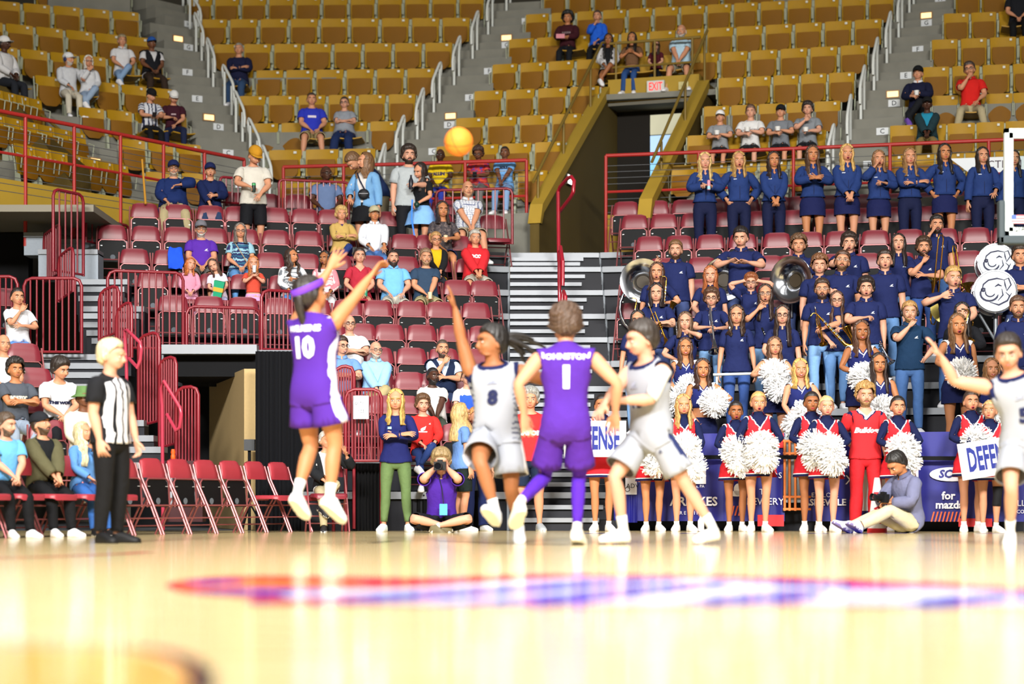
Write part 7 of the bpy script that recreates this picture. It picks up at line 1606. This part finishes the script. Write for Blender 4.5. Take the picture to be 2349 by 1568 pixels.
fan(994, 842, ('r', None), 'bearded man in white tee with hands clasped on his lap', sk='e', hair=('buzz', '#120e0d'), beard=('beard', '#120e0d'), wear=[('pants', '#3a4238'), ('tee', '#d2cfca')], arms=('clasp', 'clasp'), g=1.25, belly=.05, head=(20, 0, 4))
fan(1072, 850, ('r', None), 'smiling woman with topknot in royal blue and white top', fem=True, sk='p', hair=('sleek+bun', '#4a3424'), wear=[('slim', '#3a3c46'), ('tee', pat('bandx', '#2a52b8', '#dfe2e8', 1.36))], arms=('lap', 'lap'), g=1.25, mouth='smile', extra=[('glasses', '#6a6058')])
fan(970, 906, ('r', 0), 'boy with floppy brown hair in red sweatshirt with dog emblem', sk='p', hair=('med', '#5a3f28'), wear=[('slim', '#22366a'), ('long', '#cf2c28')], arms=('lap', 'thigh'), legs=CROSSR, clamp=(.6, 1.0), hs=1.06, prints=[('long', (MARK[0]*3, MARK[1]), 1, -.02, 1.24, '#dfe4e8', False, {}), ('long', (MARK[0]*.7, MARK[1]), 1, .08, 1.34, '#f0f0f0', False, {})])
# --- floor level
fan(908, 893, ('f', 25.0), 'blond woman standing with folded arms in navy sweater and green trousers', False, fem=True, sk='a', hair=('hair:.18:.8', '#b8964e'), wear=[('slim', '#5d7448'), ('long', '#191f58')], arms=('cross', 'cross2'), shoes='#d8e6ee', spread=.15, prints=[('long', rect(.05, .03), 1, -.07, 1.30, '#8fb8dc', False, {})], clamp=(.7, 1.2))
fan(1058, 925, ('f', 25.3), 'blond woman turned away in blue tee and dark shorts', False, fem=True, sk='a', hair=('hair:.26:.3', '#a88a58'), wear=[('shorts', '#15201f'), ('tee', '#5c7fb8')], arms=('hang', 'cup'), yaw=115, shoes='#e2e6ea', clamp=(.7, 1.2))
fan(1092, 935, ('f', 25.7), 'person in red sweatshirt and navy trousers behind the blond woman', False, sk='a', hair=('short', '#b07a44'), wear=[('slacks', '#16204a'), ('long', '#c62a2c')], arms=('hang', 'hang'), yaw=20, shoes='#e2e6ea', clamp=(.7, 1.2), prints=[('long', 'S', .1, .0, 1.28, '#f0f0f0', False, bold)])
fan(1216, 890, ('f', 25.6), 'person in red SAMFORD tee and navy shorts between the players', False, sk='a', hair=('med', '#8a8a86'), wear=[('shorts', '#16233a'), ('tee', '#cf2a2c')], arms=('hang', 'hang'), shoes='#9aa0a4', g=1.2, clamp=(.7, 1.2), prints=[('tee', 'SAMFORD', .075, 0, 1.22, '#f2f2f2', False, bold)])
fan(748, 990, ('f', 24.9), 'grey haired man in black jacket seated by the curtain waving a hand', sk='a', hair=('short', '#a8a49c'), wear=[('pants', '#a89c7c'), ('tee', '#c9c9cc'), ('openjacket', '#17191d')], arms=('lap', ((.30, -.12, 1.42), (.9, .3, -1), 170, .2)), yaw=14, head=(16, 0, 0), legs=CROSSR, shoes=('#1a1a1e', '#c9c9cc'), clamp=(.75, 1.1))
put_chair(CDN, (PEOPLE[-1]['root'].location.x-.02, 25.05, 0), math.radians(14), 'maroon folding chair under the man in the black jacket', 'red chairs along the left sideline')
LOTUS = [((-.06, -.24, .08), (1, -.5, .25), 60, 20), ((-.06, -.30, .08), (1, -.5, .25), 60, 20)]
ph1 = person(1013, 1040, ('f', 24.5), 'photographer in purple polo sitting cross legged with camera at his eye', sk='p', hair=('med', '#8a744e'), wear=[('shorts', '#141519'), ('tee', '#43208c'), ('collar', '#43208c')], arms=('cam', 'cam'), legs=LOTUS, crouch=.80, fz=.80, h=1.74, lean=14, shoes='#6a6248', socks=('#d8d8d8', 0))
ph2 = person(2040, 1040, ('f', 24.1), 'photographer in grey jacket and cream trousers sitting with legs stretched out', sk='b', hair=('short', '#15110f'), wear=[('pants', '#c9c0a0'), ('long', '#6f7290'), ('collar', '#5c5f7c')], arms=(((.10, -.32, 1.20), (1, .1, -.7), 60, .7), ((.06, -.32, 1.16), (1, .1, -.7), 60, .7)), legs=[((.10, -.78, .09), (.1, -.5, 1), 10, -30), ((.02, -.74, .10), (.1, -.5, 1), 10, -25)], crouch=.81, fz=.81, h=1.74, lean=16, yaw=-62, head=(0, 22, 0), shoes=('#dcdce6', '#7d72a8'))
# --- far left block and bench
def block(px, py, Y, label, zf=None, **kw): return fan(px, py, ('f', Y), label, zoff=(Z_of(py, Y)-1.27 if zf is None else zf), yaw=kw.pop('yaw', 30), **kw)
block(40, 660, 26.7, 'dark haired woman in white tee with hand at her chin at the left edge', fem=True, sk='a', hair=('sleek', '#231915'), wear=[('slim', '#5a8fd8'), ('tee', '#d8dae0')], arms=('mouth', 'cross2'), g=1.1)
block(8, 766, 24.9, 'bald man in white shirt cut off by the left edge', sk='a', hair=('bald', '#8a8078'), wear=[('pants', '#3a3f4a'), ('tee', '#dfe0e6')], arms=('lap', 'lap'), g=1.15)
block(35, 823, 23.8, 'curly haired young man in dark grey lettered tee with folded arms', sk='b', hair=('curly', '#1b1411'), wear=[('pants', '#8a97a8'), ('tee', '#4a505a')], arms=('cross', 'cross2'), prints=[('tee', 'AVIATOR', .06, 0, 1.26, '#d8d2c0', False, bold)])
block(148, 824, 24.0, 'dark haired young man leaning forward in white tee with navy lettering', sk='a', hair=('med', '#241b16'), wear=[('pants', '#15161b'), ('tee', '#d6dae2')], arms=('clasp', 'clasp'), lean=18, head=(20, 0, 0), prints=[('tee', 'THE WOE', .06, 0, 1.22, '#1a2040', False, bold)])
block(192, 884, 22.7, 'person in green bucket hat and cream sweater behind the referee', sk='d', hair=('buzz', '#1a1310'), hat=('bucket', '#5a7a48'), wear=[('pants', '#8a8578'), ('long', '#cfcabc')], arms=('lap', 'lap'))
block(18, 948, 20.7, 'man in light blue tee and black trousers on the sideline bench', zf=0, sk='p', hair=('short', '#4a3a2c'), beard=('beard', '#5a4632'), wear=[('pants', '#101114'), ('tee', '#62a6e0')], arms=('clasp', 'clasp'), head=(25, 0, 0), lean=6, clamp=(.75, 1.1), yaw=40, shoes='#f0f0f4', socks=('#141416', 0))
block(86, 944, 21.3, 'man in dark cap and olive jacket looking up from the sideline bench', zf=0, sk='a', hair=('short', '#3a2a1e'), hat=('cap', '#1e2026', '#1e2026'), beard=('beard', '#4a3626'), wear=[('pants', '#101114'), ('tee', '#15171b'), ('openjacket', '#55523a')], arms=('clasp', 'clasp'), head=(18, -14, 0), clamp=(.75, 1.1), yaw=45, shoes='#f0f0f4', socks=('#141416', 0))
block(188, 968, 21.9, 'woman with long pale blond hair in denim shirt with hand at her mouth', zf=0, fem=True, sk='a', hair=('hair:.34:.5', '#c4b68e'), wear=[('pants', '#2f5a9c'), ('long', '#5586c0')], arms=('lap', 'mouth'), head=(15, -6, 0), clamp=(.7, 1.1), yaw=45, shoes=('#15161a', '#e0e0e0'), extra=[('collar', '#5586c0', .8)])
# ================================================================== instruments and other held things
M_SILV = mat('#c9ccd2', .16, 1., .5, name='silver'); M_GOLD = mat('#cf9a3a', .2, 1., .5, name='brass'); M_BRNZ = mat('#9a8a4a', .32, .9, .5, .1, 20, name='bronze')
def look(loc, d, up=(0, 0, 1)):
    """matrix whose local z axis points along d"""
    return Matrix.Translation(Vector(loc)) @ Vector(d).to_track_quat('Z', 'Y').to_matrix().to_4x4()
def sousaphone(loc, d, label, r=.31):
    o = empty('sousaphone', loc, 0, label, 'instrument', 'sousaphones'); M = look((0, 0, 0), d)
    prof = [(.045, -.42), (.055, -.30), (.075, -.18), (.11, -.08), (.17, -.02), (.25, .02), (r, .035), (r+.006, .03), (r, .022), (.25, .005), (.17, -.035), (.10, -.10), (.06, -.20), (.03, -.40)]
    B = MB(); B.lathe(prof, M, 40); b = B.build('bell', M_SILV, o, True)
    B = MB(); B.lathe([(.098, -.105), (.06, -.20), (.03, -.38), (.0, -.39)], M @ Matrix.Scale(.97, 4), 30); B.build('throat', mat('#33291a', .6), b, True)
    B = MB(); c = M @ Vector((0, 0, -.42)); pts = [Vector(c)]
    for i in range(22):
        t = math.radians(95-i*17); pts.append(Vector((.05+.36*math.cos(t), .42+.10*math.sin(t*.5), -.36+.38*math.sin(t))))
    B.tube([tuple(p) for p in pts], [.045]+[.045-.0012*i for i in range(22)], 10); B.build('coil', M_SILV, o, True)
    B = MB()
    for k in range(3): B.tube([(-.05+k*.045, .28, -.30), (-.05+k*.045, .28, -.50)], .017, 8)
    B.build('valve', M_SILV, o, True)
    return o
sousaphone(tuple(W(1474, 644, 30.0)), (-.12, -1, .05), 'silver sousaphone with its bell left of the tall bearded man', .32)
sousaphone(tuple(W(1662, 640, 29.8)), (-.02, -1, .03), 'silver sousaphone behind the red haired woman', .31)
sousaphone(tuple(W(1816, 642, 29.3)), (-.75, -1, -.02), 'silver sousaphone held by the curly haired man, bell turned left', .33)
def sax(loc, rz, label, tilt=.6, sc=1.):
    o = thing('saxophone', loc, (0, tilt, rz), label, 'instrument', 'saxophones', sc)
    B = MB(); pts = [(0, 0, .36), (0, 0, .0), (0, 0, -.16), (.02, -.01, -.22), (.06, -.015, -.245), (.10, -.02, -.22), (.125, -.02, -.16), (.14, -.025, -.08), (.17, -.03, .0)]
    B.tube(pts, [.011, .022, .028, .030, .031, .033, .036, .042, .068], 14, caps=False); B.build('body', M_GOLD, o, True)
    B = MB(); B.tube([(0, 0, .36), (.0, .0, .40), (-.03, 0, .43), (-.09, 0, .42)], .009, 8); B.build('neck', M_GOLD, o, True)
    B = MB(); B.tube([(-.08, 0, .422), (-.13, 0, .41)], .010, 8); B.build('mouthpiece', M_BLK, o)
    B = MB()
    for i in range(7): B.lathe([(.014, 0), (.014, .012)], Matrix.Translation((.0, -.022-.0, .24-i*.055)) @ Matrix.Rotation(math.pi/2, 4, 'X'), 10)
    B.tube([(.012, -.03, .30), (.018, -.032, -.12)], .004, 5); B.build('key', M_SILV, o, True); return o
hw = lambda p, s: p['hands'][s]
sax(mid(b16)+Vector((.0, -.09, .03)), .0, 'gold saxophone played by the long haired woman in round glasses', -.75)
sax(hw(b1, 1)+Vector((.05, -.08, .05)), 0, 'gold saxophone held by the open mouthed woman with the headband', .1, .8)
sax(W(1450, 742, 28.0), 0, 'gold saxophone at the elbow of the hidden woman in glasses', .2, .8)
sax(b23['hands'][1]+Vector((-.02, -.12, .1)), 0, 'gold saxophone on the chest of the woman in the black jacket', .3, .8)
sax(W(2348, 790, 27.0), 0, 'gold saxophone at the right edge', .3, .8)
def trumpet(loc, d, label, m=None, sc=1.):
    m = m or M_GOLD; o = empty('trumpet', loc, 0, label, 'instrument', 'trumpets'); M = look((0, 0, 0), d) @ Matrix.Scale(sc, 4)
    B = MB(); B.lathe([(.007, -.24), (.008, 0), (.012, .10), (.022, .17), (.040, .21), (.060, .228), (.061, .231), (.038, .214), (.010, .12)], M, 20); B.build('bell', m, o, True)
    T = lambda pts: [tuple(M @ Vector(p)) for p in pts]
    B = MB(); B.tube(T([(0, 0, -.2), (0, -.03, -.235), (0, -.075, -.235), (0, -.095, -.2), (0, -.095, .06), (0, -.075, .095), (0, -.03, .095), (0, -.02, .05)]), .0065, 8); B.tube(T([(0, -.05, .0), (0, -.05, -.36)]), .006, 8); B.build('tubing', m, o, True)
    B = MB()
    for k in range(3): B.tube(T([(0, .02, -.07+k*.032), (0, -.12, -.07+k*.032)]), .012, 10)
    B.build('valve', m, o, True); B = MB(); B.lathe([(.006, -.40), (.012, -.365), (.007, -.35)], M @ Matrix.Translation((0, -.05, 0)), 10); B.build('mouthpiece', M_SILV, o, True); return o
trumpet(hw(b15, 1)+Vector((0, -.06, .02)), (.1, -.5, -1), 'brass trumpet hanging bell down from the moustached man\'s hand')
trumpet(mid(b2)+Vector((.02, -.08, -.06)), (.35, -.4, -1), 'brass trumpet under the crossed arms of the black haired woman', None, 1.1)
trumpet(hw(b17, 1)+Vector((-.02, -.06, .02)), (.5, -.4, -1), 'silver trumpet hanging from the hand of the man with a fist at his chest', M_SILV, 1.1)
trumpet(mid(b4)+Vector((0, -.06, .0)), (.05, -.5, -1), 'silver mellophone held upright by the woman in glasses', M_SILV, 1.5)
def trombone(loc, d, label):
    o = empty('trombone', loc, 0, label, 'instrument', 'trombones'); M = look((0, 0, 0), d); T = lambda pts: [tuple(M @ Vector(p)) for p in pts]
    B = MB(); B.tube(T([(-.04, 0, -.55), (-.04, 0, .55), (-.02, 0, .60), (.02, 0, .60), (.04, 0, .55), (.04, 0, -.55)]), .009, 8); B.build('slide', M_GOLD, o, True)
    B = MB(); B.tube(T([(.04, 0, -.55), (.05, .05, -.62), (.05, .12, -.62), (.05, .16, -.55)]), .010, 8); B.lathe([(.010, -.55), (.012, -.2), (.03, -.08), (.06, -.02), (.10, .01), (.101, .012), (.05, -.04)], M @ Matrix.Translation((.05, .16, 0)), 20); B.build('bell', M_GOLD, o, True); return o
trombone(W(2150, 640, 28.6), (.06, -.15, 1), 'brass trombone standing upright beside the bearded man')
trombone(W(2203, 660, 28.9), (-.12, .15, 1), 'brass trombone held upright by the blond man with the cymbal')
def rod(name, a, b, r, m, label, cat): 
    o = empty(name, a, 0, label, cat); B = MB(); d = Vector(b)-Vector(a); B.tube([(0, 0, 0), tuple(d)], r, 10); B.build('tube', m, o, True)
    B = MB()
    for t in (.2, .3, .4, .5, .6, .7): B.ell(tuple(d*t+Vector((0, -r, 0))), (r*.9, r*.5, r*.9), 8, 6)
    B.build('key', M_SILV, o, True); return o
rod('flute', W(1551, 738, 27.9), W(1555, 800, 27.8), .011, M_SILV, 'silver flute held upright by the brown haired woman', 'instrument')
rod('clarinet', W(1748, 752, 28.0), W(1768, 800, 27.8), .014, M_BLK, 'black clarinet beside the woman with braids', 'instrument')
o = empty('cymbal', W(2173, 705, 28.2), 0, 'bronze cymbal held in front of the blond man', 'instrument'); B = MB(); B.lathe([(0, .03), (.03, .028), (.05, .012), (.225, 0), (.225, -.004), (0, -.002)], look((0, 0, 0), (-.25, -1, .25)), 36); B.build('disc', M_BRNZ, o, True); B = MB(); B.lathe([(.02, .03), (.045, .05), (.0, .055)], look((0, 0, 0), (-.25, -1, .25)), 14); B.build('strap', M_INK, o)
# ---- bass drums with a dog head emblem on a stand
def drum(loc, r, d, label):
    o = empty('bass_drum', loc, 0, label, 'drum', 'bass drums'); M = look((0, 0, 0), d)
    B = MB(); B.lathe([(r, -.36), (r, 0)], M, 40); B.build('shell', mat('#9a9fa8', .3, .5), o, True)
    B = MB(); B.lathe([(r*.965, .0), (r*.965, .012)], M, 40); B.build('head', mat('#bcc3cb', .5), o, True)
    B = MB()
    for z in (-.005, -.35): B.tube([tuple(M @ Vector((r*1.01*math.cos(t), r*1.01*math.sin(t), z))) for t in [2*math.pi*i/40 for i in range(40)]], .016, 6, True)
    B.build('hoop', M_SILV, o, True)
    for i in range(8):
        t = 2*math.pi*i/8; B = MB(); B.tube([tuple(M @ Vector((r*1.04*math.cos(t), r*1.04*math.sin(t), z))) for z in (.01, -.1)], .012, 6); B.build('lug', mat('#33363c', .4), o, True)
    dk = mat('#1c2040', .6); E = Matrix.Translation((0, -.02, 0)) if False else M
    R = Vector(d).to_track_quat('Z', 'Y').to_matrix(); ux = R @ Vector((1, 0, 0)); 
    # strokes in head-plane coordinates (x to the right, y up as seen)
    xa = Vector((1, 0, 0))-Vector(d).normalized()*Vector((1, 0, 0)).dot(Vector(d).normalized()); xa.normalize(); ya = Vector(d).normalized().cross(xa)
    if ya.z < 0: ya = -ya
    n = Vector(d).normalized()*.0145
    def stroke(pts, w):
        V = []; Fc = []; P = [Vector(p) for p in pts]
        for i, p in enumerate(P):
            e = (P[min(i+1, len(P)-1)]-P[max(i-1, 0)]); e.normalize(); q = Vector((-e.y, e.x))*w*(.35 if i in (0, len(P)-1) else 1)
            for sgn in (1, -1): c = (p+q*sgn)*r; V.append(tuple(xa*c.x+ya*c.y+n))
        Fc = [(2*i, 2*i+1, 2*i+3, 2*i+2) for i in range(len(P)-1)]; mesh_np('emblem', V, Fc, dk, o)
    arc = lambda cx, cy, rx, ry, a0, a1, k=10: [(cx+rx*math.cos(math.radians(a0+(a1-a0)*i/k)), cy+ry*math.sin(math.radians(a0+(a1-a0)*i/k))) for i in range(k+1)]
    for pts, w in (([(-.64, .02), (-.56, .34), (-.32, .54), (.08, .62), (.42, .54)], .035), (arc(-.56, .08, .08, .06, 0, 360, 12), .05), (arc(-.28, -.10, .42, .36, 150, 350), .045), (arc(-.24, -.06, .22, .19, 160, 345), .03), ([(-.02, .22), (.14, .32), (.30, .24)], .05),
                   ([(.42, .54), (.62, .62), (.74, .30), (.54, .02), (.46, .30), (.42, .54)], .035), ([(.30, .12), (.36, -.18), (.12, -.46)], .035), ([(-.26, -.52), (.16, -.66), (.56, -.46), (.76, -.10)], .04), ([(.48, -.05), (.66, -.22), (.60, -.34)], .03)): stroke(pts, w)
    return o
drum(tuple(W(2286, 601, 29.4)), .255, (-.10, -1, .05), 'upper white bass drum with dark dog emblem'); drum(tuple(W(2283, 668, 28.1)), .28, (-.14, -1, .03), 'lower white bass drum with dark dog emblem')
o = empty('drum_stand', W(2284, 860, 28.3), 0, 'grey metal stand carrying the bass drums', 'stand'); hz = (W(2284, 720, 28.3)-W(2284, 860, 28.3)).z
B = MB(); B.tube([(0, 0, 0), (0, 0, hz)], .03, 10); B.build('column', mat('#8a9096', .35, .6), o, True)
for a in (-.22, .22): B = MB(); B.tube([(0, 0, hz*.55), (a, 0, hz)], .02, 8); B.build('fork', mat('#8a9096', .35, .6), o, True)
for a in (-.25, .25, 0): B = MB(); B.tube([(0, 0, hz*.2), (a, -.12 if a else .2, -.2)], .018, 8); B.build('leg', mat('#8a9096', .35, .6), o, True)
# ---- DEFENSE signs
def defense(loc, rx, rz, label, w=.78, h=.44):
    o = thing('sign_board', loc, (0, rx, rz), label, 'sign'); B = MB(); B.box((-w/2, -.006, -h/2), (w/2, .006, h/2)); B.build('board', mat('#e6e8ea', .7), o)
    lettering('DEFENSE', .37, frame((0, -.0075, -.005), (1, 0, 0), (0, 0, 1)), mat('#1d2a80', .7), o, 'print', bold=.014, sx=.40); return o
defense(W(1365, 1006, 24.95), 0, 0, 'white sign reading DEFENSE partly hidden by the purple player', .74, .43)
defense(W(2277, 1048, 23.95), -.16, 0, 'tilted white sign reading DEFENSE at the right', .76, .42)
# ---- cameras
def camera_body(loc, d, label, zoom=.14):
    o = empty('camera', loc, 0, label, 'camera'); M = look((0, 0, 0), d); k = mat('#101114', .5)
    B = MB(); B.box((-.07, -.05, -.06), (.07, .05, .01), M); B.box((-.03, .05, -.05), (.03, .075, .0), M); b = B.build('body', k, o)
    B = MB(); B.lathe([(.036, .0), (.036, zoom*.6), (.042, zoom*.65), (.044, zoom), (.040, zoom), (.036, zoom-.03)], M, 24); B.build('lens', k, o, True)
    B = MB(); B.lathe([(.038, zoom-.02), (.0, zoom-.02)], M, 20, caps=False); B.build('glass', mat('#0a0c14', .05, 0, .8), o); return o
camera_body(ph1['head']+Vector((-.01, -.19, -.03)), (-.1, -1, -.02), 'black camera held to the eye of the photographer in purple', .18)
camera_body(mid(ph2)+Vector((-.04, -.03, .06)), (-.9, -.5, .1), 'black camera in the hands of the photographer in grey', .14)
o = empty('badge', ph1['O']+Vector((.03, -.26, .14)), 0, 'light blue press badge hanging on the purple photographer', 'badge'); B = MB(); B.box((-.045, -.004, -.065), (.045, .004, .065)); B.build('card', mat('#4aa6e6', .5), o); B = MB(); B.tube([(0, 0, .065), (-.02, .06, .25), (-.06, .12, .40)], .006, 5); B.build('lanyard', M_INK, o)
# ---- odds and ends
o = empty('megaphone', (X_of(2012, 24.4), 24.4, 0), 0, 'white and red megaphone standing on the floor by the cheer man', 'megaphone'); B = MB(); B.lathe([(.11, 0), (.115, .02), (.035, .62), (.03, .64)], None, 24); B.build('cone', mat('#e4e2e4', .5), o, True); B = MB(); B.lathe([(.117, .0), (.112, .05)], None, 24, False); B.build('rim', mat('#c8242c', .5), o, True)
for i, ch in enumerate('SAM'): lettering(ch, .12, frame((0, -.105+i*.022, .13+.15*i), (0, 0, 1), (-1, 0, 0)), mat('#c8242c', .6), o, 'letter', bold=.004)
bottle((X_of(1608, 25.2), 25.2, .085), 'white plastic bottle standing on the floor by the banner', '#d8d4dc', '#d8d4dc', .04, .2)
bottle(W(1445, 197, 38.2)+Vector((0, 0, .03)), 'small water bottle on the ledge above the exit tunnel', '#a9c9e6', '#2a6ac8', .03, .16)
bottle(hw(st2, 1)+Vector((0, -.03, .03)), 'dark bottle held by the bearded man in pale grey', '#1a1a24', '#1a1a24', .035, .22)
o = thing('drink_can', hw(st1, 0)+Vector((.02, -.04, .02)), (0, 0, 0), 'dark green can held by the man in the mustard cap', 'can'); B = MB(); B.lathe([(.026, -.07), (.03, -.06), (.03, .06), (.026, .07)], None, 14); B.build('body', mat('#1c2a24', .4), o, True); B = MB(); B.lathe([(.0305, .03), (.0305, .06)], None, 14, False); B.build('band', mat('#3aa05a', .4), o)
for i, b in enumerate(boys): cup(hw(b, 1)+Vector((0, -.05, .02)), 'white snack bowl held by the %s' % ('boy in the white cap', 'boy in the white tee', 'boy with goggles', 'dark haired boy')[i], '#d8d8d6', None, .05, .07)
cup(mid(f24)+Vector((.02, -.05, .02)), 'white cup held by the man in the black cap and white collar', '#d8d8d6', None, .045, .08)
cup(mid(kid3)+Vector((0, -.03, .05)), 'clear cup at the lips of the girl in red', '#c9d0d4', None, .03, .1)
o = thing('snack_box', mid(f14)+Vector((-.06, -.06, .02)), (.3, 0, 0), 'pink box held by the person in the maroon hoodie', 'box'); B = MB(); B.box((-.10, -.02, -.04), (.06, .02, .04)); B.build('carton', mat('#d88a98', .6), o)
for nm, px, py in (('man in the striped football shirt', 352, 214), ('woman in the patterned red top', 1096, 338)):
    p = min(PEOPLE, key=lambda q: abs(CX+F*q['head'].x/q['head'].y-px)+abs(YH-F*(q['head'].z-CH)/q['head'].y-py-15)); phone(mid(p)+Vector((0, -.05, .04)), 'dark phone in the hands of the '+nm)
def popcorn():
    o = thing('popcorn_bag', mid(kid2)+Vector((-.02, -.08, .05)), (.2, .2, 0), 'green paper bag with a gold band on the girls\' laps', 'bag')
    B = MB(); B.loft([[(-.07*s, -.045*s, z), (.07*s, -.045*s, z), (.07*s, .045*s, z), (-.07*s, .045*s, z)] for s, z in ((.8, -.12), (1, .05), (1.1, .13))]); B.build('bag', mat('#1f9a70', .6), o)
    B = MB(); B.loft([[(-.07*s, -.046*s, z), (.07*s, -.046*s, z), (.07*s, .046*s, z), (-.07*s, .046*s, z)] for s, z in ((.97, -.02), (1.02, .04))]); B.build('band', mat('#d8a83a', .6), o)
popcorn()
def draped(px, py, k, col, label, w=.2, h=.34):
    X = solve_x(px, k, .40); o = empty('draped_jacket', (X, rd(X, k, .40), RZ[k]), math.radians(12), label, 'jacket')
    rows = []
    for z, y, s in ((.58, -.11, .8), (.68, -.105, .95), (.80, -.075, .9), (.90, -.01, .8), (.90, .05, .8), (.75, .085, .85)):
        rows.append([(w*s*u+.01*math.sin(z*31+i), y+.012*math.sin(i*2.1+z*9), z+.012*math.sin(i*1.7)) for i, u in enumerate([-1, -.7, -.4, 0, .4, .7, 1])]+[(w*s*u, y+.014, z-.006) for u in (1, .7, .4, 0, -.4, -.7, -1)])
    B = MB(); B.loft(rows); B.build('cloth', cloth(col), o, True)
draped(402, 625, 7, '#1f52d8', 'bright blue jacket draped over a chair on the left', .12)
o = empty('wooden_staff', W(334, 468, 32.0), 0, 'wooden staff held upright by the large man in navy', 'stick'); d = W(326, 366, 32.3)-W(334, 468, 32.0); B = MB(); B.tube([(0, 0, 0), tuple(d)], .018, 8); B.build('shaft', mat('#b5822a', .5), o, True)
o = empty('shoulder_bag', den['bone']('chest', (.04, -.16, 1.10)), 0, 'small black bag hanging on the woman in denim', 'bag'); B = MB(); B.ell((0, 0, 0), (.09, .045, .085), 16, 10); B.build('pouch', mat('#14151a', .6), o, True); B = MB(); B.box((-.07, -.048, .0), (.07, -.042, .008)); B.build('zip', mat('#8a8a90', .4), o)
o = empty('lanyard', hw(lean_w, 1)+Vector((0, -.04, .0)), 0, 'blue lanyard and dark cup dangling from the hand of the woman in the blue skirt', 'lanyard'); B = MB(); B.ell((.03, 0, .02), (.045, .04, .05), 12, 8); B.build('cup', mat('#12342c', .4), o, True); B = MB(); B.tube([(-.04, 0, .10), (-.05, 0, -.2), (-.0, .0, -.5)], .012, 6, flat=.3); B.build('ribbon', mat('#2a7ae0', .6), o)
for (px, py), (s, c) in (((398, 370), ('E', '#d8b020')), ((482, 374), ('E', '#d8b020')), ((1652, 255), ('P', '#7a2050')), ((2106, 153), ('-', '#e0e0e0'))):
    p = min(PEOPLE, key=lambda q: abs(CX+F*q['head'].x/q['head'].y-px)+abs(YH-F*(q['head'].z-CH)/q['head'].y-py-15)); c0_ = p['bone']('head', (0, -.103, 1.715)); u_ = p['bone']('head', (.05, -.103, 1.715))-c0_; v_ = p['bone']('head', (0, -.080, 1.765))-c0_
    lettering(s, .05, frame(c0_-p['root'].location, u_, v_), mat(c, .7), p['root'], 'cap_badge', bold=.003)
o = empty('hand_rail', W(1636, 859, 27.4), 0, 'white horizontal rail under the hands of the woman with white headphones', 'railing'); B = MB(); d = W(1742, 856, 27.3)-W(1636, 859, 27.4); B.tube([(0, 0, 0), tuple(d)], .018, 8); B.build('tube', M_WHT, o, True); B = MB(); B.tube([(.05, .02, 0), (.05, .02, -.42)], .016, 8); B.build('post', M_WHT, o, True)
build_bowl_seats(); build_riser_chairs()
bpy.data.scenes.remove(_tmp)
